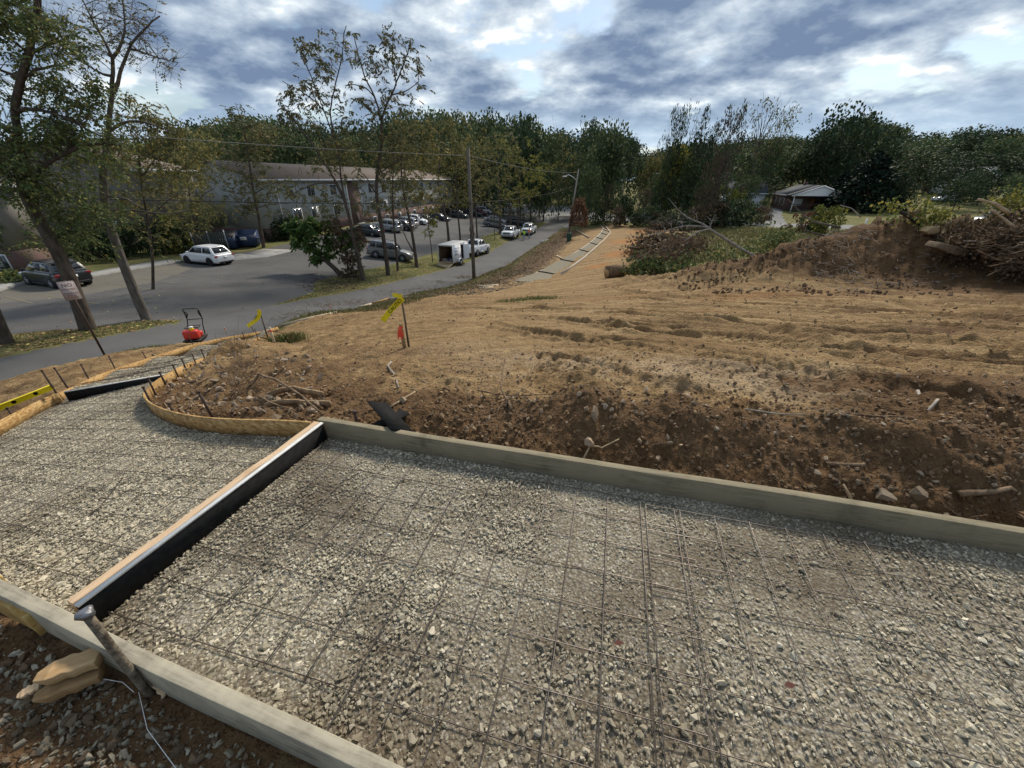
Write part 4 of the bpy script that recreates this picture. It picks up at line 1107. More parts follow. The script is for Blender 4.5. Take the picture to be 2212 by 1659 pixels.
class Skel:
    def __init__(s, seed): s.P = []; s.R = []; s.mb = MB(); s.r = np.random.default_rng(seed)
    def limb(s, pts, r0, r1, n=7, taper=0.8, wob=0.0):
        P = np.array(pts, float); seg = np.concatenate([[0], np.cumsum(np.linalg.norm(np.diff(P, axis=0), axis=1))])
        m = max(4, min(26, int(seg[-1] / 0.45) + 3)); t = np.linspace(0, seg[-1], m)
        Q = np.stack([np.interp(t, seg, P[:, i]) for i in range(3)], 1)
        for _ in range(2): Q[1:-1] = .25 * Q[:-2] + .5 * Q[1:-1] + .25 * Q[2:]
        if wob: Q[1:-1] += s.r.normal(size=(m - 2, 3)) * wob
        rad = r0 + (r1 - r0) * (t / seg[-1]) ** taper
        s.mb.tube(Q, rad, n, False); s.P += list(Q[1:]); s.R += list(rad[1:]); return Q
    def reach(s, C, rmin=0.006, f=1.0, n=4):
        P = np.array(s.P); R = np.array(s.R); d = C - P; L = np.linalg.norm(d, axis=1)
        cost = L + np.where(P[:, 2] > C[2] - 0.25 * L, 1.2 * (P[:, 2] - C[2] + 0.25 * L), 0) + np.where(R < 0.012, 0.5, 0)
        i = int(np.argmin(cost)); a = P[i]; L = L[i]
        if L < 0.05: return a
        r0 = min(R[i] * .72, 0.007 + 0.011 * L * f)
        k = max(3, min(7, int(L / .4) + 2)); t = np.linspace(0, 1, k)[:, None]
        bow = np.array([0, 0, 0.10 * L]); Q = a + (C - a) * t + bow * np.sin(math.pi * t)
        Q[1:-1] += s.r.normal(size=(k - 2, 3)) * L * 0.05
        s.mb.tube(Q, np.linspace(r0, rmin, k), n, False)
        s.P += list(Q[1:]); s.R += list(np.linspace(r0, rmin, k)[1:]); return a
def env(r, Y0, spec):
    """leaf-clump centres inside see-through ellipses measured in the photograph, given real depth"""
    out = []
    for (u, v, ru, rv, n, dY) in spec:
        c = at_y(u, v, Y0 + dY); m = c[1] * CP - c[2] * SP; px = FPX / m
        q = r.normal(size=(n * 3, 3)); q /= np.linalg.norm(q, axis=1)[:, None]; q *= (r.random((n * 3, 1))) ** 0.4
        q = q[:n]
        out.append(c + q * np.array([ru / px, min(ru, rv) / px * 0.9, rv / (px * c[1] / m)]))
    return np.concatenate(out)
def big_tree(name, label, Y0, trunk, r0, r1, limbs, spec, leaf, nleaf, lsize, crad, seed, bark=None, bare=0.0, cat='tree', group=None, base=None, twig=3, droop=.5, base_pt=None):
    s = Skel(seed); r = s.r
    g = np.array(base_pt) if base_pt is not None else ground(*base) if base else ground(trunk[0][0], trunk[0][1])
    Y0 = g[1] if Y0 is None else Y0
    T = [g - np.array([0, 0, .25])] + [at_y(u, v, Y0 + (d[0] if d else 0)) for (u, v, *d) in trunk[1:]]
    s.limb(T, r0, r1, 10)
    s.mb.tube([T[0], T[0] + (T[1] - T[0]) * min(.12, .5 / np.linalg.norm(T[1] - T[0]))], [r0 * 1.5, r0 * .98], 10, False)
    for lb in limbs:
        (ra, rb) = lb[0]; Q = [at_y(u, v, Y0 + (d[0] if d else 0)) for (u, v, *d) in lb[1:]]; s.limb(Q, ra, rb, 6, wob=0.02)
    C = env(r, Y0, spec); tP = np.array(s.P)
    dist = np.array([np.min(np.linalg.norm(tP - c, axis=1)) for c in C]); C = C[np.argsort(dist)]
    cent = []
    for c in C:
        a = s.reach(c)
        out = (c - a); out /= np.linalg.norm(out) + 1e-9
        for k in range(twig):
            d = out + r.normal(size=3) * .7; d /= np.linalg.norm(d); L = crad * (0.7 + .8 * r.random())
            e = c + d * L; mid = c + d * L * .5 + r.normal(size=3) * L * .1
            s.mb.tube([c, mid, e], [.006, .004, .002], 3, False)
            if r.random() > bare: cent += [c + d * L * q for q in (.35, .7, 1.0)]
    root = empty(name, tuple(g), 0, label, cat, group)
    o = s.mb.build('trunk', bark or M_BARK, root, smooth=True, origin=tuple(g)); o.location = (0, 0, 0)
    if nleaf and cent:
        K = np.array(cent); K = K[r.random(len(K)) < nleaf / 27.0]
        V, Fq = sprays(K, 2 if nleaf > 30 else 1, crad * .75, lsize, droop, r); link('crown', mesh_np('crown', V - g, Fq, leaf), root)
    return root

big_tree('leaning_tree', 'leafy leaning tree behind the no-parking sign, its forked trunk running out of the top', None,
         [(188, 712), (172, 660), (150, 600), (125, 545), (100, 500), (72, 455), (52, 425), (45, 385), (40, 340), (22, 300)], .27, .12,
         [((.13, .07), (72, 455), (72, 420), (60, 375), (45, 330), (33, 290), (30, 250), (38, 190), (60, 120), (75, 60), (85, -20), (95, -120)),
          ((.09, .03), (52, 425), (80, 375), (110, 345), (160, 320), (215, 305), (262, 315, .5)),
          ((.07, .02), (33, 240), (80, 232), (130, 245), (180, 275), (230, 300)),
          ((.06, .02), (45, 165), (85, 150), (120, 140)), ((.06, .02), (45, 170), (10, 150), (-40, 150)),
          ((.05, .02), (62, 115), (100, 100), (130, 75)), ((.06, .02), (33, 290), (-10, 260), (-60, 230))],
         [(60, 60, 100, 60, 40, 0), (20, 170, 70, 70, 28, .3), (120, 90, 60, 50, 15, -.4), (135, 180, 80, 30, 18, .2), (150, 245, 85, 30, 26, .4), (70, 295, 120, 40, 38, 0),
          (160, 320, 110, 35, 40, .3), (50, 380, 80, 50, 34, -.3), (110, 420, 90, 60, 30, .5), (170, 470, 70, 40, 22, .3), (120, 520, 70, 35, 16, .3), (20, 330, 50, 60, 24, -.3), (0, 20, 70, 60, 26, 0), (210, 440, 50, 40, 12, .5)],
         L_GREEN, 12, .12, .52, 21, twig=4, droop=1.0)
big_tree('pale_barked_tree', 'tall nearly bare tree with curved trunk at the end of the grass strip', None,
         [(318, 690), (302, 660), (283, 612), (262, 560), (240, 495), (225, 450), (224, 400), (222, 350), (228, 335)], .2, .11,
         [((.11, .05), (222, 400), (224, 340), (229, 300), (232, 280), (240, 240), (245, 200), (246, 150), (243, 125)),
          ((.07, .02), (246, 200), (256, 180), (264, 150), (272, 120), (276, 100), (290, 85), (312, 65), (320, 45), (345, 35)),
          ((.055, .015), (243, 125), (262, 110), (276, 100), (270, 60), (272, 20), (262, -20)),
          ((.05, .012), (243, 125), (225, 95), (205, 60), (190, 20), (170, -20)),
          ((.05, .015), (243, 165), (215, 155), (185, 140), (160, 125), (140, 100)),
          ((.04, .012), (276, 105), (310, 115), (345, 125), (385, 135)),
          ((.05, .015), (240, 200), (215, 195), (190, 180)),
          ((.06, .02), (232, 285), (255, 265), (290, 255), (340, 270), (375, 285)),
          ((.055, .02), (240, 455), (270, 450), (300, 455), (335, 465), (370, 462), (410, 455)),
          ((.05, .015), (226, 425), (255, 420), (285, 435), (310, 450))],
         [(290, 70, 65, 50, 34, 0), (200, 70, 70, 55, 34, .2), (330, 130, 55, 25, 20, 0), (160, 130, 50, 40, 20, .2), (250, 30, 80, 40, 26, 0), (190, 110, 50, 30, 14, -.3)],
         L_OLIVE, 5, .09, .40, 22, bark=M_BARKG, bare=0.5, twig=4)
# its leafy lower growth and the sprawling leafy limbs
big_tree('slender_tree', 'leafy slender tree between the curved trunk and the left gabled building', None,
         [(345, 640), (330, 560), (320, 480), (305, 400), (300, 340), (298, 300)], .09, .04,
         [((.04, .015), (320, 480), (350, 440), (385, 420)), ((.04, .015), (305, 400), (270, 370), (240, 350)), ((.04, .015), (303, 380), (340, 340), (375, 320))],
         [(300, 240, 40, 40, 16, 0), (330, 280, 60, 40, 26, 0), (260, 320, 60, 40, 20, 0), (370, 330, 50, 40, 20, .3), (300, 380, 70, 45, 24, 0), (380, 400, 60, 50, 22, 0), (400, 460, 50, 35, 14, 0), (300, 450, 60, 40, 15, 0),
          (350, 500, 60, 30, 10, 0)],
         L_OLIVE, 17, .15, .6, 23, droop=1.0, base_pt=(-22.5, 24.0, -6.0))
big_tree('tree', 'dark tree trunk at the left edge on the grass strip', None, [(12, 742), (2, 715), (-15, 670), (-45, 600)], .2, .14, [], [(-80, 500, 60, 60, 10, 0)], L_GREEN, 20, .13, .4, 24)
big_tree('tall_sparse_tree', 'tallest wispy tree with forked crown, standing behind the maple with dead vines', None,
         [(786, 606), (775, 560), (762, 510), (755, 475), (748, 440), (735, 415), (722, 390)], .2, .07,
         [((.1, .03), (755, 475), (745, 430), (722, 385), (700, 350), (680, 320), (655, 285), (625, 250), (605, 225)),
          ((.08, .03), (748, 440), (738, 400), (735, 350), (722, 300), (700, 240), (685, 200), (668, 150), (650, 120)),
          ((.06, .02), (722, 300), (712, 240), (722, 190), (740, 120), (742, 80), (748, 55)),
          ((.06, .02), (700, 240), (670, 210), (640, 190), (610, 175)),
          ((.06, .02), (722, 395), (680, 395), (640, 415), (615, 430)), ((.05, .02), (760, 490), (790, 470), (820, 480))],
         [(680, 130, 50, 40, 26, 0), (735, 100, 35, 40, 14, 0), (640, 200, 45, 35, 20, .3), (690, 200, 50, 40, 20, 0), (620, 250, 30, 20, 8, 0), (650, 250, 40, 30, 10, .2),
          (700, 330, 60, 50, 22, 0), (650, 400, 60, 40, 24, .5), (740, 290, 40, 50, 16, 0), (590, 300, 40, 40, 12, .5), (700, 440, 60, 35, 22, .5), (780, 440, 40, 40, 12, .3)],
         L_BRONZE, 10, .2, .55, 25, bare=.12, droop=1.0)
big_tree('forked_tree', 'tall thin-trunked tree with wide fan-shaped crown against the clouds, beside the silver SUV', None,
         [(839, 595), (832, 540), (824, 485), (815, 440), (812, 400), (818, 350), (826, 300), (824, 262)], .2, .09,
         [((.08, .03), (824, 262), (812, 215), (790, 170), (775, 130), (768, 95), (765, 75)),
          ((.08, .03), (824, 262), (830, 235), (845, 205), (856, 180), (868, 150), (880, 120), (885, 95)),
          ((.05, .02), (845, 205), (870, 200), (895, 188), (905, 175)), ((.05, .02), (856, 185), (850, 140), (845, 110), (850, 75)),
          ((.06, .02), (813, 420), (790, 380), (765, 360), (740, 345)), ((.05, .02), (815, 380), (850, 350), (880, 345)),
          ((.05, .02), (812, 215), (795, 190), (765, 180), (745, 185))],
         [(865, 120, 40, 40, 24, 0), (800, 140, 45, 45, 20, 0), (840, 80, 25, 20, 9, 0), (885, 165, 30, 35, 14, 0), (800, 210, 50, 40, 18, 0), (850, 230, 40, 40, 16, 0),
          (830, 300, 60, 50, 26, 0), (790, 370, 60, 40, 22, .3), (860, 370, 50, 45, 22, .3), (880, 300, 40, 40, 18, .5)],
         L_BRONZE, 10, .2, .55, 26, bare=.1, droop=1.0)
big_tree('slender_tree', 'second leafy slender tree, between the white hatchback and the gabled building', None,
         [(425, 552), (420, 500), (412, 440), (405, 390), (400, 345)], .12, .04, [((.05, .02), (415, 450), (440, 420), (465, 405))],
         [(400, 330, 50, 30, 22, 0), (430, 380, 50, 35, 24, 0), (370, 400, 45, 35, 18, 0), (440, 440, 45, 30, 18, 0), (390, 460, 45, 30, 14, 0)], L_OLIVE, 17, .2, .8, 27, droop=1.0, base_pt=(-31.5, 40.0, -6.7))
VG = 'trees on the grass verge between the road and the parking lot'
def verge(base, tr, spec, r0, leaf, seed, label, n=13, ls=.23, cr=.65, bark=None, name='verge_tree', limbs=()):
    return big_tree(name, label, None, [base] + tr, r0, .04, list(limbs), spec, leaf, n, ls, cr, seed, group=VG, bark=bark, twig=3, droop=.9)
verge((859, 585), [(856, 540), (850, 480), (847, 420), (850, 360), (852, 320)], [(850, 330, 45, 45, 20, 0), (860, 400, 50, 40, 18, 0), (835, 450, 40, 30, 9, 0)], .12, L_OLIVE, 31, 'slim straight verge tree just right of the fan-crowned tree')
verge((901, 577), [(893, 520), (884, 470), (872, 420), (866, 370), (868, 300)], [(890, 290, 45, 45, 30, 0), (860, 350, 45, 40, 22, 0), (920, 340, 45, 45, 24, 0), (890, 410, 60, 40, 24, 0), (930, 430, 45, 35, 14, 0)], .2, L_OLIVE, 32,
      'verge tree with forked low stem in front of the white hatchback', limbs=[((.09, .04), (893, 545), (880, 520), (868, 495))])
verge((935, 566), [(931, 530), (926, 495), (924, 470)], [(925, 470, 22, 22, 12, 0), (935, 500, 18, 14, 5, 0)], .05, L_YEL, 33, 'spindly yellowing sapling behind the open trailer', n=12, ls=.18, cr=.35, name='sapling')
verge((970, 526), [(966, 480), (956, 440), (945, 400), (950, 340), (955, 300)], [(950, 290, 45, 40, 30, 0), (975, 340, 45, 45, 26, 0), (930, 370, 40, 40, 20, 0), (960, 420, 55, 35, 22, 0)], .22, L_OLIVE, 34, 'verge tree with wide Y-shaped fork above the trailer roof',
      limbs=[((.1, .03), (966, 480), (985, 430), (1000, 390)), ((.1, .03), (964, 470), (940, 440), (915, 425))])
verge((995, 524), [(991, 480), (986, 430), (984, 370), (985, 310)], [(990, 300, 40, 45, 26, 0), (1000, 370, 40, 40, 20, 0), (985, 420, 40, 30, 12, 0)], .16, L_OLIVE, 35, 'straight verge tree left of the utility pole')
verge((1031, 516), [(1029, 480), (1027, 430), (1024, 370), (1026, 330)], [(1030, 320, 40, 40, 22, 0), (1040, 380, 40, 35, 20, 0), (1025, 420, 30, 30, 10, 0)], .15, L_OLIVE, 36, 'straight verge tree just right of the utility pole')
verge((1069, 519), [(1068, 490), (1068, 460)], [(1069, 455, 16, 16, 9, 0)], .06, L_OLIVE, 37, 'thin young tree by the bumper of the first parked white pickup', n=12, ls=.2, cr=.4, name='sapling')
verge((1081, 505), [(1080, 460), (1078, 420), (1076, 370), (1075, 320)], [(1075, 310, 50, 45, 34, 0), (1100, 350, 45, 40, 26, 0), (1060, 370, 45, 40, 24, 0), (1085, 410, 50, 35, 22, 0)], .30, L_OLIVE, 38, 'thick-trunked verge tree behind the first parked white pickup')
verge((1103, 498), [(1101, 450), (1099, 400), (1100, 350)], [(1110, 330, 50, 40, 30, 0), (1130, 380, 50, 35, 26, 0), (1100, 420, 40, 30, 16, 0)], .28, L_YEL, 39, 'verge tree with yellow-green crown between the two parked white pickups', n=20)
verge((1119, 496), [(1118, 450), (1119, 410), (1125, 370)], [(1150, 360, 50, 40, 30, 0), (1140, 410, 50, 30, 24, 0)], .24, L_YEL, 40, 'verge tree whose low olive crown spreads over the second parked white pickup', n=20)
verge((1146, 486), [(1146, 450), (1150, 410), (1158, 370)], [(1170, 350, 45, 45, 34, 0), (1185, 390, 40, 35, 24, 0), (1150, 440, 28, 30, 22, 0), (1145, 470, 20, 14, 10, 0)], .3, L_MID, 41, 'dark-stemmed verge tree wrapped in leaves, last before the crossing', n=24)
# leaning maple with the dead vine pillar
big_tree('leaning_maple', 'low maple leaning left with broad bright green leaves at the tip of the verge', None,
         [(745, 598), (722, 578), (700, 560), (678, 545), (660, 530), (650, 505)], .24, .08,
         [((.07, .03), (690, 555), (700, 520), (705, 490)), ((.06, .02), (680, 548), (650, 530), (630, 520))],
         [(645, 490, 26, 16, 11, 0), (690, 492, 36, 18, 14, 0), (662, 520, 34, 18, 13, 0), (705, 530, 30, 20, 11, 0), (735, 515, 16, 25, 7, .3), (762, 520, 10, 25, 5, .3), (690, 552, 30, 10, 5, 0)],
         L_MAPLE, 27, .30, .42, 50, droop=.8)
big_tree('vine_tangle', 'pillar of withered brown vines hanging beside the leaning maple', None,
         [(752, 600), (750, 560), (745, 520), (735, 490), (728, 470)], .08, .04, [((.04, .02), (757, 600), (758, 560), (762, 520))],
         [(728, 482, 12, 12, 9, 0), (742, 520, 12, 25, 12, 0), (750, 560, 12, 25, 11, 0), (755, 590, 16, 12, 7, 0), (775, 510, 12, 30, 9, 0), (765, 560, 14, 30, 9, 0)],
         L_VINE, 18, .20, .35, 51, droop=1.6, cat='vine')
big_tree('dark_thin_tree', 'dark thin-branched tree with few dead leaves standing beside the dumpsters', None,
         [(569, 535), (563, 490), (553, 440), (545, 400), (538, 350), (530, 290), (515, 240), (508, 222)], .2, .02,
         [((.05, .02), (545, 400), (520, 370), (490, 350)), ((.05, .02), (548, 420), (580, 400), (610, 390)), ((.04, .02), (555, 450), (590, 440), (625, 440))],
         [(535, 330, 45, 35, 26, 0), (530, 290, 35, 30, 16, 0), (520, 380, 60, 40, 32, 0), (570, 410, 60, 35, 28, 0), (520, 440, 50, 35, 20, 0), (590, 450, 45, 30, 16, 0), (512, 250, 14, 22, 7, 0)],
         L_BRONZE, 17, .22, .75, 52, bare=.2)
L_HEDGE = mat_leaf('leaf_hedge', (0.018, 0.034, 0.014), (0.030, 0.048, 0.018), None, .1, .1)
def bush(name, label, cx, cy, rx, ry, h, leaf, n, ls, seed, rz=0.0, cat='bush', group=None, boxy=False, z=None, parts=True):
    r = np.random.default_rng(seed); z0 = H(cx, cy) if z is None else z
    d = r.normal(size=(n, 3)); d /= np.linalg.norm(d, axis=1)[:, None]
    if boxy: d = np.clip(d * 1.5, -1, 1)
    d *= (0.82 + .2 * r.random((n, 1))) ; d[:, 2] = np.abs(d[:, 2])
    lump = 1 + 0.16 * np.sin(d[:, 0] * 9 + seed) * np.cos(d[:, 1] * 7 + d[:, 2] * 5)
    C = d * np.array([rx, ry, h]) * lump[:, None]
    root = empty(name, (cx, cy, z0), rz, label, cat, group)
    V, Fq = leaf_quads(C, ls, r, -.2, .45); link('foliage', mesh_np('foliage', V, Fq, leaf), root)
    m = MB(); 
    for k in range(5): a = r.random() * 6.28; m.tube([(0, 0, -.1), (rx * .25 * math.cos(a), ry * .25 * math.sin(a), h * .4), (rx * .6 * math.cos(a), ry * .6 * math.sin(a), h * .8)], [.04, .03, .01], 4)
    m.build('stem', M_BARK, root); return root
for (u, v, w, h, lb) in [(175, 578, 2.0, 2.2, 'dark clipped hedge block behind the black hatchback'), (262, 567, 2.1, 2.4, 'dark clipped hedge block in the middle of the row'), (338, 556, 2.2, 2.5, 'dark clipped hedge block nearest the white hatchback')]:
    g = at_z(u, v - 6, -6.2 if u < 200 else -6.35); bush('hedge', lb, g[0], g[1] + .6, w * 1.15, .9, h, L_HEDGE, 2600, .2, int(u), .35, 'hedge', 'clipped hedges along the gabled wall', True)
for (u, v, w, lb) in [(598, 512, 1.5, 'round dark shrub left of the pair under the white downspout'), (628, 509, 1.6, 'round dark shrub right of the pair under the white downspout')]:
    g = ground(u, v + 6); bush('round_shrub', lb, g[0], g[1], w, w, 2.4, L_HEDGE, 1800, .22, int(u), 0, 'shrub', 'round shrubs at the blue-grey wall')
g = ground(372, 548); bush('yellow_bush', 'yellow-green bush between the hedges and the dumpsters', g[0] - .2, g[1] + 1, 1.4, 1.4, 3.4, L_YEL, 1800, .26, 5)
g = ground(12, 612); bush('low_shrub', 'low leafy shrub at the corner of the brick wing', g[0], g[1], 1.2, 1.0, .7, L_GREEN, 700, .18, 6)

# shared shapes for the woods behind
def wood_shape(seed, kind):
    r = np.random.default_rng(seed); C = []
    if kind == 'spruce':
        for i in range(17):
            t = i / 16; rad = 0.52 * (1 - t) ** .75 + 0.02; z = .06 + .92 * t
            k = int(26 * (1 - t) + 5)
            for j in range(k):
                a = r.random() * 6.28; q = np.sqrt(np.linspace(.08, 1, 14)); rr = rad * (0.8 + .35 * r.random())
                C += [(math.cos(a) * rr * x + r.normal() * .012, math.sin(a) * rr * x + r.normal() * .012, z - .07 * x * rr / .5 + r.normal() * .006) for x in q]
        C = np.array(C)
        V, Fq = leaf_quads(C, .052, r, .6, .42); return V, Fq
    if kind == 'dense': lobes = [(r.normal() * .26, r.normal() * .26, .18 + .76 * r.random() ** .8, .13 + .10 * r.random()) for _ in range(46)]; n = 62
    elif kind == 'upright': lobes = [(r.normal() * .12, r.normal() * .12, .1 + .88 * r.random(), .055 + .065 * r.random()) for _ in range(60)]; n = 34
    elif kind == 'sparse': lobes = [(r.normal() * .30, r.normal() * .30, .42 + .56 * r.random(), .03 + .05 * r.random()) for _ in range(70)]; n = 14
    elif kind == 'shrub': lobes = [(r.normal() * .3, r.normal() * .3, .05 + .8 * r.random(), .10 + .12 * r.random()) for _ in range(26)]; n = 55
    for (x, y, z, q) in lobes:
        if kind == 'dense':
            lim = .50 * math.sqrt(max(.05, 1 - ((z - .5) / .54) ** 2)); k = math.hypot(x, y)
            if k > lim - q * .5: f = max(.05, (lim - q * .5)) / (k + 1e-6); x *= f; y *= f
        if kind == 'upright': f = 1.0 * (1 - z) + .42; x *= f * 2.4; y *= f * 2.4
        if kind == 'sparse': f = .45 + .6 * z; x *= f; y *= f
        d = r.normal(size=(n, 3)); d /= np.linalg.norm(d, axis=1)[:, None]
        d = d * q * (.75 + .35 * r.random((n, 1))); d[:, 2] *= .75
        C.append(np.array([x, y, z]) + d)
    C = np.concatenate(C); ls = {'dense': .040, 'upright': .028, 'sparse': .022, 'shrub': .07}[kind]
    return leaf_quads(C, ls, r, .3, .45)
def wood_trunk(seed, kind):
    r = np.random.default_rng(seed + 500); m = MB(); x = r.normal() * .02
    m.tube([(0, 0, -.03), (x, 0, .3), (x * 1.5, .01, .6), (x, 0, .92)], [.016, .012, .008, .003], 6, False)
    for k in range({'sparse': 26, 'upright': 10}.get(kind, 8)):
        z = .25 + .5 * r.random(); a = r.random() * 6.28; L = .2 + .2 * r.random()
        m.tube([(x, 0, z), (x + math.cos(a) * L * .5, math.sin(a) * L * .5, z + L * .5), (x + math.cos(a) * L, math.sin(a) * L, z + L * 1.1)], [.006, .004, .0015], 3, False)
    return m
WOOD = {}
def wood_kind(key, kind, leaf, seed, bark):
    V, Fq = wood_shape(seed, kind); t = wood_trunk(seed, kind)
    WOOD[key] = (mesh_np(key + '_crown', V, Fq, leaf), mesh_np(key + '_trunk', np.concatenate(t.v), t.f, bark, smooth=True))
for i in range(3): wood_kind('dense_mid%d' % i, 'dense', L_MID, 60 + i, M_BARK); wood_kind('dense_dark%d' % i, 'dense', L_DARK, 70 + i, M_BARK)
wood_kind('dense_olive', 'dense', L_OLIVE, 80, M_BARK); wood_kind('upright', 'upright', L_DARK, 81, M_BARK); wood_kind('upright2', 'upright', L_DARK, 82, M_BARK)
wood_kind('upright_vine', 'upright', mat_leaf('leaf_dark_vine', (.048, .044, .032), (.078, .064, .044), (.11, .07, .045), .25, .1), 83, M_BARK); wood_kind('sparse', 'sparse', L_BRONZE, 84, M_BARKG); wood_kind('sparse_mid', 'sparse', L_OLIVE, 85, M_BARK)
wood_kind('spruce', 'spruce', L_SPRUCE, 86, M_BARK); wood_kind('shrub_mid', 'shrub', L_MID, 87, M_BARK); wood_kind('shrub_vine', 'shrub', L_VINE, 88, M_BARK)
wood_kind('shrub_rust', 'shrub', L_RUST, 89, M_BARK); wood_kind('shrub_yel', 'shrub', L_YEL, 90, M_BARK); wood_kind('dense_yel', 'dense', L_YEL, 91, M_BARK); wood_kind('shrub_dark', 'shrub', L_DARK, 92, M_BARK)
def stand(key, x, y, h, w, label, group=None, name='tree', cat='tree', rz=None, seed=0):
    z = H(x, y); r = np.random.default_rng(int(abs(x * 37 + y * 101)) + seed)
    o = empty(name, (x, y, z - .1), r.random() * 6.28 if rz is None else rz, label, cat, group); o.scale = (w, w, h)
    c, t = WOOD[key]; link('crown', c, o); link('trunk', t, o); return o
def stand_px(key, u, vtop, Y, wpx, label, group=None, name='tree', cat='tree', seed=0):
    p = at_y(u, vtop, Y); z = H(p[0], Y); m = Y * CP - z * SP; w = wpx * 2 * m / FPX
    return stand(key, p[0], Y, (p[2] - z) * 1.02 + .1, w, label, group, name, cat, seed=seed)
SKY = np.array([(-300, 320), (0, 305), (330, 300), (400, 272), (420, 264), (560, 258), (700, 278), (900, 250), (1000, 252), (1130, 264), (1190, 292), (1240, 288), (1290, 268), (1370, 305), (1386, 330), (1430, 322), (1460, 312),
                (1720, 294), (1770, 302), (1830, 262), (1850, 255), (1900, 268), (1980, 288), (2040, 297), (2080, 282), (2130, 276), (2212, 288), (2500, 290)], float)
r_ = np.random.default_rng(5)
GA = 'trees of the wood behind the apartment buildings'; GB = 'trees of the wooded hillside behind the houses'; GC = 'trees of the far wood'
for row, (Y0, du, dv) in enumerate([(185, 34, 4), (150, 36, 16), (120, 44, 34)]):
    u = -280
    while u < 2520:
        Y = Y0 * (1 + .06 * r_.normal()); sk = np.interp(u, SKY[:, 0], SKY[:, 1])
        if 1340 < u < 1425 and row < 2: Y = 260
        v = sk + dv * (.4 + .9 * r_.random()) + (8 * r_.normal() if row else 5 * r_.random())
        left = u < 1180
        if row == 2 and 1180 < u < 1480: u += du; continue
        if row == 2 and left and u > 850: v += 25
        key = (['dense_mid0', 'dense_mid1', 'dense_mid2', 'dense_dark0', 'dense_olive'] if left else ['dense_dark0', 'dense_dark1', 'dense_dark2', 'dense_mid0', 'dense_mid1'])[int(r_.integers(5))]
        stand_px(key, u, v, Y, du * (1.0 + .45 * r_.random()) * (1.15 if row == 0 else 1.0), 'dense broadleaf tree among many in the wood behind the apartment buildings' if left else 'dense dark tree among many on the wooded hillside behind the houses', GA if left else GB)
        u += du * (.8 + .4 * r_.random())
